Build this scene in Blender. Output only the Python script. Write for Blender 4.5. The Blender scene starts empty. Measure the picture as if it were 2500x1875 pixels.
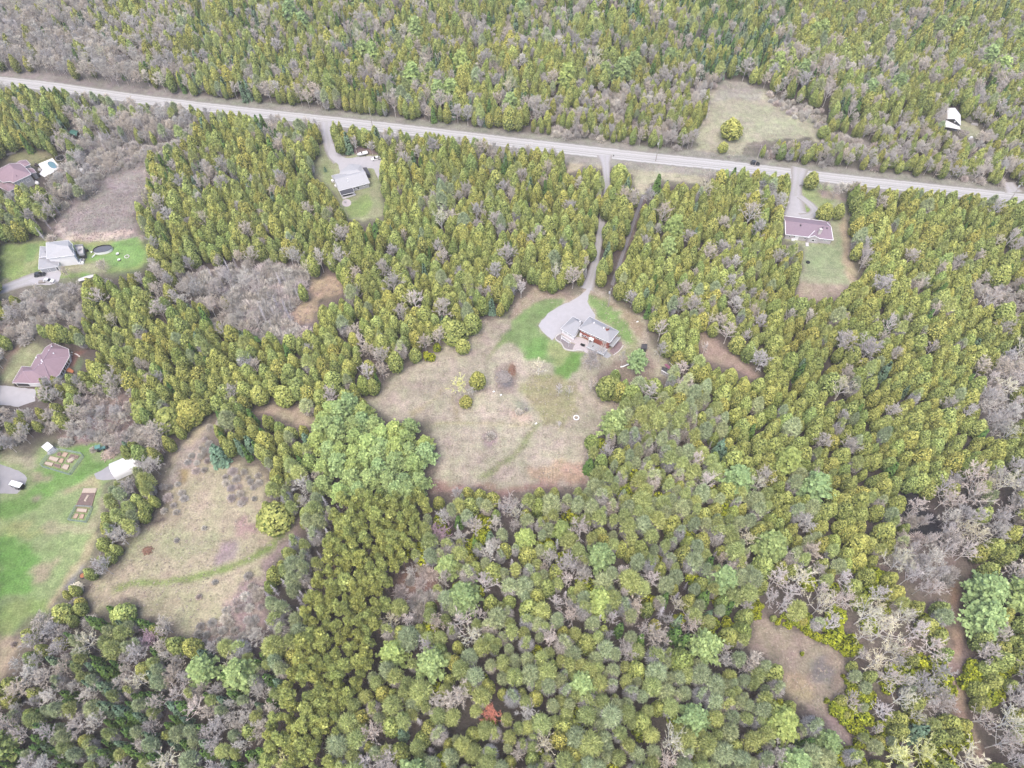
import bpy, math, random
import numpy as np
from mathutils import Vector

# ---------------------------------------------------------------- camera, world, sun, exposure
SC = bpy.context.scene
COL = SC.collection
CAM_H, PITCH, FPX = 230.0, math.radians(55.0), 1750.0      # height (m), degrees below the horizon, focal length in px of a 2500 px wide frame
cam_d = bpy.data.cameras.new('camera')
cam = bpy.data.objects.new('camera', cam_d)
COL.objects.link(cam)
cam.location = (0, 0, CAM_H)
cam.rotation_euler = (math.pi / 2 - PITCH, 0, 0)
cam_d.sensor_width = 36.0
cam_d.lens = 36.0 * FPX / 2500.0
cam_d.clip_end = 20000
SC.camera = cam

SUN_EL, SUN_ROT = math.radians(64), math.radians(-160)
w = bpy.data.worlds.new('World')
SC.world = w
w.use_nodes = True
nt = w.node_tree
bg = nt.nodes['Background']
sky = nt.nodes.new('ShaderNodeTexSky')
sky.sky_type = 'NISHITA'
sky.sun_disc = False
sky.sun_elevation = SUN_EL
sky.sun_rotation = SUN_ROT
sky.air_density = 1.0
sky.dust_density = 4.0
sky.ozone_density = 1.0
nt.links.new(sky.outputs[0], bg.inputs[0])
bg.inputs[1].default_value = 0.15
sl = bpy.data.lights.new('sun', 'SUN')
sl.energy = 1.0
sl.angle = math.radians(50)
sl.color = (1.0, 0.94, 0.86)
sun = bpy.data.objects.new('sun', sl)
COL.objects.link(sun)
sd = Vector((math.sin(SUN_ROT) * math.cos(SUN_EL), math.cos(SUN_ROT) * math.cos(SUN_EL), math.sin(SUN_EL)))
sun.rotation_euler = sd.to_track_quat('Z', 'Y').to_euler()
SC.view_settings.view_transform = 'Standard'
SC.view_settings.look = 'None'
SC.view_settings.exposure = 1.63
SC.view_settings.gamma = 1.0
SC.view_settings.use_curve_mapping = False
SC.render.engine = 'CYCLES'
SC.cycles.max_bounces = 5
SC.cycles.diffuse_bounces = 3
SC.cycles.transparent_max_bounces = 4
SC.cycles.use_denoising = True
SC.cycles.volume_bounces = 1

# ---------------------------------------------------------------- photo pixel (2500 wide) <-> place
SP, CP = math.sin(PITCH), math.cos(PITCH)

def at(x, y, z=0.0):
    u, v = (x - 1250) / FPX, (y - 937.5) / FPX
    dz = -(SP + v * CP)
    t = (z - CAM_H) / dz
    return Vector((u * t, (CP - v * SP) * t, z))

def project(X, Y, Z):
    dz = Z - CAM_H
    depth = Y * CP - dz * SP
    up = Y * SP + dz * CP
    return 1250 + FPX * X / depth, 937.5 - FPX * up / depth

class Crop:
    """pixels read off an enlarged crop of the photograph"""
    def __init__(s, x0, y0, k): s.x0, s.y0, s.k = x0, y0, k
    def px(s, p): return (s.x0 + p[0] / s.k, s.y0 + p[1] / s.k)
    def poly(s, pts): return [s.px(p) for p in pts]
    def __call__(s, x, y, z=0.0):
        p = s.px((x, y)); return at(p[0], p[1], z)

F = Crop(0, 0, 2212 / 2500)
KT = 2212 / 834
T = {(c, r): Crop(833 * c, 625 * r, KT) for c in range(3) for r in range(3)}
KA = Crop(1340, 760, 11.06); KY = Crop(1200, 650, 5.53); KB = Crop(740, 330, 9.217)
KC = Crop(1860, 400, 7.9); KD = Crop(60, 560, 6.9125); KE = Crop(0, 360, 9.217)
KF = Crop(0, 800, 9.217); KG = Crop(0, 1050, 6.506); KH = Crop(2150, 230, 7.373)
KS = Crop(1480, 820, 11.06); KR1 = Crop(1480, 330, 11.06); KR2 = Crop(2340, 420, 13.825)
KR3 = Crop(840, 240, 13.825); KV = Crop(1780, 360, 13.825); KM = Crop(1000, 820, 6.144); KP = Crop(120, 1380, 11.06)

BRIGHT = 2.9
HAZE = 0.00012

def rgb(r, g, b, k=1.0):
    def l(c):
        c /= 255.0
        return (c / 12.92 if c <= 0.04045 else ((c + 0.055) / 1.055) ** 2.4) * k / BRIGHT
    return (l(r), l(g), l(b))

# ---------------------------------------------------------------- materials
def mat_plain(name, col, rough=0.85, noise=0.12, scale=3.0, metal=0.0, spec=0.3):
    m = bpy.data.materials.new(name); m.use_nodes = True
    n = m.node_tree.nodes; L = m.node_tree.links
    b = n['Principled BSDF']
    b.inputs['Roughness'].default_value = rough
    b.inputs['Metallic'].default_value = metal
    b.inputs['Specular IOR Level'].default_value = spec
    tc = n.new('ShaderNodeTexCoord'); nz = n.new('ShaderNodeTexNoise')
    nz.inputs['Scale'].default_value = scale; nz.inputs['Detail'].default_value = 5
    L.new(tc.outputs['Object'], nz.inputs['Vector'])
    mr = n.new('ShaderNodeMapRange')
    mr.inputs[3].default_value = 1 - noise * 1.6; mr.inputs[4].default_value = 1 + noise * 1.6
    L.new(nz.outputs[0], mr.inputs[0])
    mx = n.new('ShaderNodeVectorMath'); mx.operation = 'SCALE'
    mx.inputs[0].default_value = col
    L.new(mr.outputs[0], mx.inputs['Scale'])
    L.new(mx.outputs[0], b.inputs['Base Color'])
    return m

def mat_ground():
    m = bpy.data.materials.new('ground_cover'); m.use_nodes = True
    n = m.node_tree.nodes; L = m.node_tree.links
    b = n['Principled BSDF']; b.inputs['Roughness'].default_value = 0.95
    b.inputs['Specular IOR Level'].default_value = 0.1
    at_ = n.new('ShaderNodeAttribute'); at_.attribute_name = 'col'
    tc = n.new('ShaderNodeTexCoord')
    val = None
    for sc_, det, amp in ((0.045, 3, 0.24), (0.35, 4, 0.30), (1.6, 4, 0.42)):
        nz = n.new('ShaderNodeTexNoise'); nz.inputs['Scale'].default_value = sc_; nz.inputs['Detail'].default_value = det
        nz.inputs['Roughness'].default_value = 0.65
        L.new(tc.outputs['Object'], nz.inputs['Vector'])
        mr = n.new('ShaderNodeMapRange'); mr.inputs[1].default_value = 0.25; mr.inputs[2].default_value = 0.75
        mr.inputs[3].default_value = 1 - amp; mr.inputs[4].default_value = 1 + amp
        L.new(nz.outputs[0], mr.inputs[0])
        if val is None: val = mr.outputs[0]
        else:
            mm = n.new('ShaderNodeMath'); mm.operation = 'MULTIPLY'; L.new(val, mm.inputs[0]); L.new(mr.outputs[0], mm.inputs[1]); val = mm.outputs[0]
    sc = n.new('ShaderNodeVectorMath'); sc.operation = 'SCALE'
    L.new(at_.outputs['Color'], sc.inputs[0]); L.new(val, sc.inputs['Scale'])
    # a slow drift of hue between straw, green and mauve
    nz = n.new('ShaderNodeTexNoise'); nz.inputs['Scale'].default_value = 0.16; nz.inputs['Detail'].default_value = 6
    L.new(tc.outputs['Object'], nz.inputs['Vector'])
    cr = n.new('ShaderNodeValToRGB')
    cr.color_ramp.elements[0].position = 0.32; cr.color_ramp.elements[0].color = (1.04, 0.97, 1.0, 1)
    cr.color_ramp.elements[1].position = 0.68; cr.color_ramp.elements[1].color = (0.97, 1.05, 0.90, 1)
    L.new(nz.outputs[0], cr.inputs[0])
    mu = n.new('ShaderNodeVectorMath'); mu.operation = 'MULTIPLY'
    L.new(sc.outputs[0], mu.inputs[0]); L.new(cr.outputs[0], mu.inputs[1])
    L.new(mu.outputs[0], b.inputs['Base Color'])
    bp = n.new('ShaderNodeBump'); bp.inputs['Strength'].default_value = 0.5; bp.inputs['Distance'].default_value = 0.25
    n2 = n.new('ShaderNodeTexNoise'); n2.inputs['Scale'].default_value = 2.2; n2.inputs['Detail'].default_value = 4
    L.new(tc.outputs['Object'], n2.inputs['Vector']); L.new(n2.outputs[0], bp.inputs['Height']); L.new(bp.outputs[0], b.inputs['Normal'])
    return m

def mat_leaf(name, transl=0.25, rnd=0.16, reg=0.22, hue=1.0, gain=1.0):
    """foliage or twigs: the colour sits on the mesh, each tree and each patch of wood varies it"""
    m = bpy.data.materials.new(name); m.use_nodes = True
    n = m.node_tree.nodes; L = m.node_tree.links
    for x in list(n): n.remove(x)
    out = n.new('ShaderNodeOutputMaterial')
    at_ = n.new('ShaderNodeAttribute'); at_.attribute_name = 'col'
    oi = n.new('ShaderNodeObjectInfo')
    nz = n.new('ShaderNodeTexNoise'); nz.inputs['Scale'].default_value = 0.02; nz.inputs['Detail'].default_value = 4
    L.new(oi.outputs['Location'], nz.inputs['Vector'])
    mr = n.new('ShaderNodeMapRange'); mr.inputs[1].default_value = 0.3; mr.inputs[2].default_value = 0.7
    mr.inputs[3].default_value = 1 - reg * 0.6; mr.inputs[4].default_value = 1 + reg * 0.6
    L.new(nz.outputs[0], mr.inputs[0])
    m2 = n.new('ShaderNodeMapRange'); m2.inputs[3].default_value = (1 - rnd) * gain; m2.inputs[4].default_value = (1 + rnd) * gain
    L.new(oi.outputs['Random'], m2.inputs[0])
    mm = n.new('ShaderNodeMath'); mm.operation = 'MULTIPLY'; L.new(mr.outputs[0], mm.inputs[0]); L.new(m2.outputs[0], mm.inputs[1])
    sc = n.new('ShaderNodeVectorMath'); sc.operation = 'SCALE'
    L.new(at_.outputs['Color'], sc.inputs[0]); L.new(mm.outputs[0], sc.inputs['Scale'])
    # hue: yellower or cooler tree by tree
    m3 = n.new('ShaderNodeMath'); m3.operation = 'MULTIPLY'; m3.inputs[1].default_value = 7.31; L.new(oi.outputs['Random'], m3.inputs[0])
    m4 = n.new('ShaderNodeMath'); m4.operation = 'FRACT'; L.new(m3.outputs[0], m4.inputs[0])
    cr = n.new('ShaderNodeValToRGB')
    cr.color_ramp.elements[0].color = (1 - .10 * hue, 1.0, 1 + .10 * hue, 1); cr.color_ramp.elements[1].color = (1 + .10 * hue, 1 + .02 * hue, 1 - .12 * hue, 1)
    L.new(m4.outputs[0], cr.inputs[0])
    mu = n.new('ShaderNodeVectorMath'); mu.operation = 'MULTIPLY'
    L.new(sc.outputs[0], mu.inputs[0]); L.new(cr.outputs[0], mu.inputs[1])
    d = n.new('ShaderNodeBsdfDiffuse'); L.new(mu.outputs[0], d.inputs[0])
    if transl > 0:
        t = n.new('ShaderNodeBsdfTranslucent'); L.new(mu.outputs[0], t.inputs[0])
        mx = n.new('ShaderNodeMixShader'); mx.inputs[0].default_value = transl
        L.new(d.outputs[0], mx.inputs[1]); L.new(t.outputs[0], mx.inputs[2]); L.new(mx.outputs[0], out.inputs[0])
    else:
        L.new(d.outputs[0], out.inputs[0])
    return m

M_GROUND = mat_ground()
M_LEAF = mat_leaf('foliage', 0.22, hue=.65)
M_TWIG = mat_leaf('bark_and_twigs', 0.2, 0.12, 0.15, 0.3, 1.08)

M = {}
WALLK = dict(white_siding=1.75, white_trim=1.7, grey_siding=1.35, brick_red=1.25, stone_cladding=1.45, garage_door=1.7, stone_grey=1.2, wall_stone=1.3, white_metal_roof=1.4, tarp_white=1.5, car_white=1.4, grey_shingle=1.0, pale_shingle=1.0, mauve_shingle=1.15, maroon_shingle=1.15, ridge_cap_mauve=1.2, ridge_cap_grey=1.1, deck_grey=1.15, deck_white=1.2, patio_stone=1.1, split_wood=1.3, pole_wood=1.6, galvanised=1.3, mesh_fence=1.4, garage=1)
def mp(name, *a, **k):
    a = list(a); a[0] = tuple(min(.86, v * WALLK.get(name, 1.0)) for v in a[0])
    M[name] = mat_plain(name, *a, **k); return M[name]
mp('grey_shingle', rgb(202, 202, 208), noise=.07, scale=1.3)
mp('pale_shingle', rgb(218, 218, 222), noise=.06, scale=1.3)
mp('mauve_shingle', rgb(166, 146, 160), noise=.1, scale=1.3)
mp('maroon_shingle', rgb(174, 148, 158), noise=.1, scale=1.3)
mp('dark_shingle', rgb(92, 92, 100), noise=.1, scale=1.3)
mp('ridge_cap_mauve', rgb(192, 168, 182), noise=.05)
mp('ridge_cap_grey', rgb(190, 190, 196), noise=.05)
mp('white_siding', rgb(244, 243, 246), noise=.04, scale=.8)
mp('white_trim', rgb(250, 250, 252), noise=.02)
mp('grey_siding', rgb(196, 196, 198), noise=.08, scale=.9)
mp('brick_red', rgb(182, 100, 84), noise=.16, scale=2.5)
mp('stone_cladding', rgb(206, 200, 202), noise=.2, scale=2.2)
mp('glass_dark', rgb(46, 50, 58), rough=.15, noise=.05, spec=.6)
mp('garage_door', rgb(176, 178, 184), noise=.04)
mp('dark_door', rgb(82, 82, 86), noise=.05)
mp('white_metal_roof', rgb(252, 252, 254), rough=.5, noise=.03)
mp('patio_stone', rgb(224, 214, 216), noise=.12, scale=1.5)
mp('deck_grey', rgb(196, 198, 202), noise=.08)
mp('deck_white', rgb(240, 236, 238), noise=.05)
mp('wall_stone', rgb(236, 230, 226), noise=.12, scale=3)
mp('pool_blue', rgb(136, 178, 196), rough=.12, noise=.05, spec=.6)
mp('pool_cover', rgb(120, 122, 132), rough=.35, noise=.06)
mp('black_part', rgb(34, 34, 38), rough=.5, noise=.05)
mp('car_white', rgb(248, 248, 250), rough=.3, noise=.01, spec=.6)
mp('car_black', rgb(58, 62, 66), rough=.25, noise=.03, spec=.6)
mp('car_glass', rgb(30, 34, 40), rough=.1, noise=.01, spec=.7)
mp('rubber', rgb(40, 40, 42), rough=.9, noise=.05)
mp('pole_wood', rgb(178, 170, 164), noise=.12, scale=3)
mp('galvanised', rgb(214, 216, 220), rough=.5, noise=.04)
mp('wire_metal', rgb(190, 188, 190), noise=.0)
mp('green_roof', rgb(86, 142, 130), noise=.08)
mp('teal_paint', rgb(120, 176, 172), noise=.06)
mp('mesh_fence', rgb(160, 178, 172), noise=.08)
mp('bed_soil', rgb(150, 128, 122), noise=.3, scale=2.2)
mp('bed_straw', rgb(232, 214, 196), noise=.14, scale=3)
mp('bed_pink', rgb(226, 196, 172), noise=.14, scale=3)
mp('plank_wood', rgb(206, 178, 156), noise=.15, scale=3)
mp('wood_chips', rgb(226, 204, 186), noise=.25, scale=4)
mp('split_wood', rgb(250, 240, 214), noise=.22, scale=5)
mp('tarp_white', rgb(254, 254, 255), rough=.5, noise=.02)
mp('dead_wood', rgb(188, 178, 172), noise=.18, scale=3)
mp('dark_brush', rgb(96, 86, 88), noise=.2, scale=3)
mp('orange_wood', rgb(214, 138, 92), noise=.15, scale=3)
mp('rust_brush', rgb(176, 136, 116), noise=.25, scale=3)
mp('stone_grey', rgb(200, 196, 196), noise=.2, scale=3)
mp('magenta_tarp', rgb(176, 110, 140), noise=.1)

# ---------------------------------------------------------------- mesh helpers
def mesh_np(name, V, Fs, mat, cols=None, parent=None, tag_=None):
    """V: (n,3) array, Fs: list of faces or (k, m) int array"""
    me = bpy.data.meshes.new(name)
    V = np.asarray(V, dtype=np.float32)
    if isinstance(Fs, np.ndarray):
        k, mlen = Fs.shape
        me.vertices.add(len(V)); me.vertices.foreach_set('co', V.ravel())
        me.loops.add(k * mlen); me.loops.foreach_set('vertex_index', Fs.astype(np.int32).ravel())
        me.polygons.add(k); me.polygons.foreach_set('loop_start', np.arange(0, k * mlen, mlen, dtype=np.int32))
        me.update(calc_edges=True)
    else:
        me.from_pydata([tuple(v) for v in V], [], [tuple(f) for f in Fs]); me.update()
    if cols is not None:
        a = me.attributes.new('col', 'FLOAT_COLOR', 'POINT')
        c4 = np.ones((len(V), 4), dtype=np.float32); c4[:, :3] = cols
        a.data.foreach_set('color', c4.ravel())
    for m_ in (mat if isinstance(mat, (list, tuple)) else [mat]): me.materials.append(m_)
    return me

def link(name, me, parent=None, loc=None):
    o = bpy.data.objects.new(name, me); COL.objects.link(o)
    if parent is not None: o.parent = parent
    if loc is not None: o.location = loc
    return o

def tag(o, label=None, cat=None, group=None, kind=None):
    if label: o['label'] = label
    if cat: o['category'] = cat
    if group: o['group'] = group
    if kind: o['kind'] = kind
    return o

def empty(name, loc, label, cat, group=None, rz=0.0):
    o = bpy.data.objects.new(name, None); COL.objects.link(o)
    o.empty_display_size = 0.5
    o.location = loc; o.rotation_euler = (0, 0, rz)
    return tag(o, label, cat, group)

class MB:
    """collects simple shapes into one mesh"""
    def __init__(s): s.v, s.f = [], []
    def add(s, vs, fs):
        b = len(s.v); s.v += [tuple(v) for v in vs]; s.f += [tuple(b + i for i in f) for f in fs]; return s
    def box(s, c, d, rz=0.0, taper=1.0):
        cx, cy, cz = c; hx, hy, hz = d[0] / 2, d[1] / 2, d[2] / 2
        cs, sn = math.cos(rz), math.sin(rz); vs = []
        for k, z in ((1.0, -hz), (taper, hz)):
            for x, y in ((-hx, -hy), (hx, -hy), (hx, hy), (-hx, hy)):
                x *= k; y *= k
                vs.append((cx + x * cs - y * sn, cy + x * sn + y * cs, cz + z))
        return s.add(vs, [(3, 2, 1, 0), (4, 5, 6, 7), (0, 1, 5, 4), (1, 2, 6, 5), (2, 3, 7, 6), (3, 0, 4, 7)])
    def bar(s, a, b, r0, r1=None, n=6):
        a, b = Vector(a), Vector(b); r1 = r0 if r1 is None else r1
        d = (b - a).normalized(); u = d.orthogonal().normalized(); v = d.cross(u)
        vs = []
        for p, r in ((a, r0), (b, r1)):
            for i in range(n):
                t = 2 * math.pi * i / n
                vs.append(p + u * (math.cos(t) * r) + v * (math.sin(t) * r))
        fs = [(i, (i + 1) % n, n + (i + 1) % n, n + i) for i in range(n)] + [tuple(reversed(range(n))), tuple(range(n, 2 * n))]
        return s.add(vs, fs)
    def prism(s, pts, z0, z1):
        n = len(pts)
        area = sum(pts[i][0] * pts[(i + 1) % n][1] - pts[(i + 1) % n][0] * pts[i][1] for i in range(n))
        if area < 0: pts = pts[::-1]
        vs = [(p[0], p[1], z0) for p in pts] + [(p[0], p[1], z1) for p in pts]
        return s.add(vs, [tuple(reversed(range(n))), tuple(range(n, 2 * n))] + [(i, (i + 1) % n, n + (i + 1) % n, n + i) for i in range(n)])
    def tube(s, pts, r, n=5):
        for a, b in zip(pts, pts[1:]): s.bar(a, b, r, r, n)
        return s
    def build(s, name, mat, parent=None):
        me = mesh_np(name, s.v, s.f, mat)
        o = link(name, me, parent)
        if parent is not None:                      # shapes are given in place; keep them there under the parent
            inv = parent_inverse(parent)
            me.transform(inv)
        return o

def parent_inverse(p):
    from mathutils import Matrix, Euler
    chain = Matrix.Identity(4)
    q = p
    while q is not None:
        chain = Matrix.LocRotScale(q.location, q.rotation_euler, q.scale) @ chain
        q = q.parent
    return chain.inverted()

# ---------------------------------------------------------------- ground
def pip(px, py, poly):
    """points in polygon, vectorised"""
    x0 = min(p[0] for p in poly); x1 = max(p[0] for p in poly); y0 = min(p[1] for p in poly); y1 = max(p[1] for p in poly)
    res = np.zeros(px.shape, bool)
    m = (px >= x0) & (px <= x1) & (py >= y0) & (py <= y1)
    if not m.any(): return res
    X, Y = px[m], py[m]
    c = np.zeros(X.shape, bool)
    n = len(poly)
    for i in range(n):
        ax, ay = poly[i]; bx, by = poly[(i + 1) % n]
        if ay == by: continue
        k = ((ay > Y) != (by > Y)) & (X < (bx - ax) * (Y - ay) / (by - ay) + ax)
        c ^= k
    res[m] = c
    return res

def vnoise(X, Y, scale, seed):
    """smooth value noise, 0..1"""
    r = np.random.RandomState(seed); G = r.rand(256, 256)
    x = X / scale + 1000.0; y = Y / scale + 1000.0
    xi = np.floor(x).astype(int); yi = np.floor(y).astype(int)
    fx = x - xi; fy = y - yi
    fx = fx * fx * (3 - 2 * fx); fy = fy * fy * (3 - 2 * fy)
    g = lambda a, b: G[a % 256, b % 256]
    return (g(xi, yi) * (1 - fx) * (1 - fy) + g(xi + 1, yi) * fx * (1 - fy) + g(xi, yi + 1) * (1 - fx) * fy + g(xi + 1, yi + 1) * fx * fy)

FLOOR = rgb(112, 103, 101)
STRAW = rgb(204, 193, 177); LAWN = rgb(146, 172, 112); PALE_LAWN = rgb(176, 184, 142); TAN = rgb(206, 190, 172)
# (object name, polygon in photo pixels, colour, edge roughness in m)
T00, T10, T20, T01, T11, T21, T02, T12, T22 = [T[k] for k in ((0,0),(1,0),(2,0),(0,1),(1,1),(2,1),(0,2),(1,2),(2,2))]
FIELD_MAIN = T11.poly([(1085,400),(1110,330),(1260,200),(1300,235),(1520,265),(1590,195),(1625,150),(1650,200),(1720,250),(1810,330),(1890,370),(1960,400),(1990,480),(1990,560),(2050,600),(2110,680),(2140,790),(2060,790),(1930,750),(1830,770),(1760,700),(1650,770),(1640,860),(1720,920),(1840,960),(1780,1000),(1700,1010),(1680,1100),(1650,1170),(1580,1160),(1580,1290),(1560,1360),(1600,1400),(1590,1470),(1500,1510),(1360,1490),(1200,1520),(1060,1560),(960,1520),(830,1490),(740,1490),(640,1530),(560,1545),(600,1420),(620,1300),(590,1180),(610,1090),(560,1050),(330,1060),(270,1010),(200,970),(140,965),(290,860),(430,710),(560,670),(650,590),(680,530),(840,520),(900,420),(1000,400)])
MARSH_TAN = T01.poly([(2010,150),(2212,130),(2225,240),(2100,270),(2050,350),(2010,430),(1900,450),(1900,330),(1990,290),(2060,260),(2000,210)])
REED = T00.poly([(640,1180),(760,1130),(900,1090),(960,1120),(870,1300),(880,1500),(950,1570),(880,1545),(700,1560),(460,1570),(330,1510),(440,1350),(620,1260)])
YARD_D = T00.poly([(0,1590),(250,1560),(330,1560),(480,1555),(880,1535),(930,1560),(960,1640),(950,1700),(900,1740),(790,1760),(620,1770),(480,1800),(380,1820),(200,1840),(0,1950)])
YARD_F = T01.poly([(0,760),(60,660),(130,570),(240,555),(290,600),(250,700),(80,820),(0,835)])
PAD_F = T01.poly([(-40,825),(90,840),(230,860),(225,940),(120,970),(-40,960)])
YARD_G = T01.poly([(-60,1240),(60,1310),(190,1300),(260,1250),(360,1240),(420,1230),(640,1200),(660,1240),(740,1290),(850,1310),(860,1380),(720,1460),(670,1500),(640,1600),(650,1680)]) + T02.poly([(640,100),(600,250),(540,350),(430,470),(350,600),(300,650),(180,690),(120,760),(100,800),(-60,800)])
TAN_SW = T02.poly([(-60,800),(100,800),(180,830),(100,910),(60,1000),(0,1090),(-60,1130)])
MEADOW_SW = T01.poly([(1370,1060),(1230,1170),(1150,1240),(1110,1290),(1070,1400),(1060,1500),(1090,1600)]) + T02.poly([(1120,20),(1010,60),(930,120),(850,230),(780,340),(710,440),(590,450),(570,500),(590,650),(640,640),(700,590),(880,560),(910,680),(1000,690),(1150,740),(1200,800),(1330,840),(1500,850),(1600,790),(1690,740),(1700,560),(1720,420),(1790,300),(1870,150),(1960,20),(1900,50),(1720,90),(1690,0)]) + T01.poly([(1720,1560),(1740,1440),(1680,1360),(1500,1330),(1350,1320),(1330,1200),(1390,1110)])
PATH_LOOP = T01.poly([(1590,985),(1700,1000),(1760,960),(1900,990),(1960,930),(2000,1000),(2070,1060),(2030,1100),(1900,1090),(1780,1030),(1620,1010)])
MEADOW_SE = T22.poly([(430,680),(520,690),(620,740),(740,760),(840,820),(960,850),(1040,910),(1065,1000),(1060,1180),(950,1230),(960,1290),(1040,1360),(1100,1430),(1110,1560),(960,1460),(930,1340),(820,1330),(700,1180),(640,1010),(540,940),(420,900),(480,800)])
TRAIL_SE = T22.poly([(1950,340),(1800,380),(1735,450),(1740,640),(1760,820),(1745,950),(1760,1080),(1750,1330),(1850,1350),(1880,1450),(1890,1560),(1940,1680),(2010,1680),(1960,1560),(1900,1440),(1850,1330),(1820,1200),(1830,950),(1815,700),(1800,560),(1800,450),(1900,390),(1980,370)])
YARD_C = T20.poly([(760,1170),(980,1190),(990,1240),(1060,1300),(1055,1400),(1085,1540),(1090,1670),(1120,1760),(1140,1840),(990,1910),(830,1930),(740,1890),(760,1780),(780,1660),(790,1590),(650,1550),(640,1440),(700,1250),(740,1180)])
FIELD_NE = T20.poly([(250,520),(400,530),(540,590),(570,640),(660,700),(800,740),(920,750),(880,790),(950,860),(890,930),(830,905),(620,900),(420,940),(390,1010),(100,1010),(90,850),(180,700),(180,600)])
STRIP_S = T10.poly([(1480,1015),(1690,1030),(1690,1110),(1600,1050),(1520,1110),(1450,1120)])
STRIP_S2 = T10.poly([(1760,1030),(2212,1075),(2400,1090),(2350,1190),(2230,1180),(2100,1160),(1990,1200),(1950,1290),(1900,1200),(1860,1080),(1790,1050),(1760,1080)])
YARD_B = F.poly([(685,335),(706,300),(716,312),(716,325),(745,338),(795,322),(828,336),(820,370),(822,400),(830,440),(828,465),(790,478),(755,475),(740,455),(715,410),(680,380)])
YARD_H = T20.poly([(1790,770),(1850,790),(1960,850),(1900,890),(1790,870)])
YARD_E = T00.poly([(60,1000),(300,980),(340,1010),(390,1040),(300,1120),(180,1050),(60,1050)])
GAP_P = T21.poly([(200,380),(160,490),(260,590),(380,660),(490,770),(530,820),(400,770),(320,720),(130,670),(80,560),(110,480),(180,330),(230,250),(300,220),(280,300)])
FOREST_GAP = T12.poly([(440,330),(540,310),(600,400),(640,560),(560,640),(500,780),(490,870),(460,800),(480,660),(380,560),(340,470),(400,400)])
POWER_CUT = T10.poly([(1950,1270),(1900,1400),(1860,1520),(1810,1640)]) + T11.poly([(1770,150),(1745,200),(1775,200),(1810,60)]) + T10.poly([(1850,1630),(1900,1500),(1940,1380),(1975,1290)])
BARE_W = T01.poly([(640,880),(700,900),(830,880),(900,860),(890,1000),(950,1080),(960,1190),(850,1260),(760,1290),(650,1230),(420,1230),(380,1170),(560,1060),(610,960)])
BRUSH_NW = T00.poly([(520,880),(760,900),(1000,880),(1150,900),(1060,1020),(900,1090),(640,1170),(560,1060)])
SCRUB_M = T01.poly([(1250,150),(1430,110),(1600,70),(1900,40),(2010,110),(2000,260),(1900,330),(1900,450),(2010,440),(1950,570),(1720,590),(1640,540),(1560,420),(1500,340),(1430,240)])
SCRUB_NE = T20.poly([(900,880),(1000,860),(1150,900),(1250,960),(1400,1020),(1050,1010),(1000,960)])
DARK_POOL = T21.poly([(1420,1480),(1530,1500),(1560,1600),(1600,1660)]) + T22.poly([(1650,20),(1700,150),(1660,220),(1500,200),(1440,100),(1400,0)])
DARK_GAPS_E = T22.poly([(1880,190),(1990,210),(1960,260),(1890,250)])

GROUND = [
    ('field', FIELD_MAIN, STRAW, 1.2), ('field', YARD_C, rgb(186,188,160), .8), ('field', FIELD_NE, rgb(198,194,172), 2.0),
    ('field', STRIP_S, rgb(212,200,178), 1.2), ('field', STRIP_S2, rgb(208,202,178), 1.2), ('lawn', YARD_B, rgb(178,182,146), .8),
    ('lawn', YARD_D, rgb(160,180,116), .8), ('lawn', YARD_F, rgb(180,182,146), .8), ('lawn', YARD_G, rgb(164, 182, 130), 1.0),
    ('field', TAN_SW, rgb(206,188,168), 1.2), ('field', MEADOW_SW, rgb(204,192,168), 1.4), ('field', MEADOW_SE, rgb(186,170,158), 1.2),
    ('path', PATH_LOOP, rgb(200,182,164), .8), ('path', TRAIL_SE, rgb(204,178,160), 1.0), ('reed_bed', REED, rgb(214,196,196), 1.6),
    ('field', MARSH_TAN, rgb(206,182,160), 1.2), ('lawn', YARD_H, rgb(186,186,160), 1.0), ('lawn', YARD_E, rgb(160,158,124), 1.0),
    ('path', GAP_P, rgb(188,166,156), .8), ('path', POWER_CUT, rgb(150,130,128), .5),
    ('marsh', SCRUB_M, rgb(150,140,146), 1.5), ('marsh', BRUSH_NW, rgb(176,168,168), 2.0), ('marsh', BARE_W, rgb(178,156,156), 1.5),
    ('marsh', DARK_POOL, rgb(60,60,68), 1.0), ('marsh', DARK_GAPS_E, rgb(60,60,68), 1.0), ('marsh', SCRUB_NE, rgb(176,170,168), 1.5),
    ('forest_floor', FOREST_GAP, rgb(152,124,118), 1.5),
]
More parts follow.
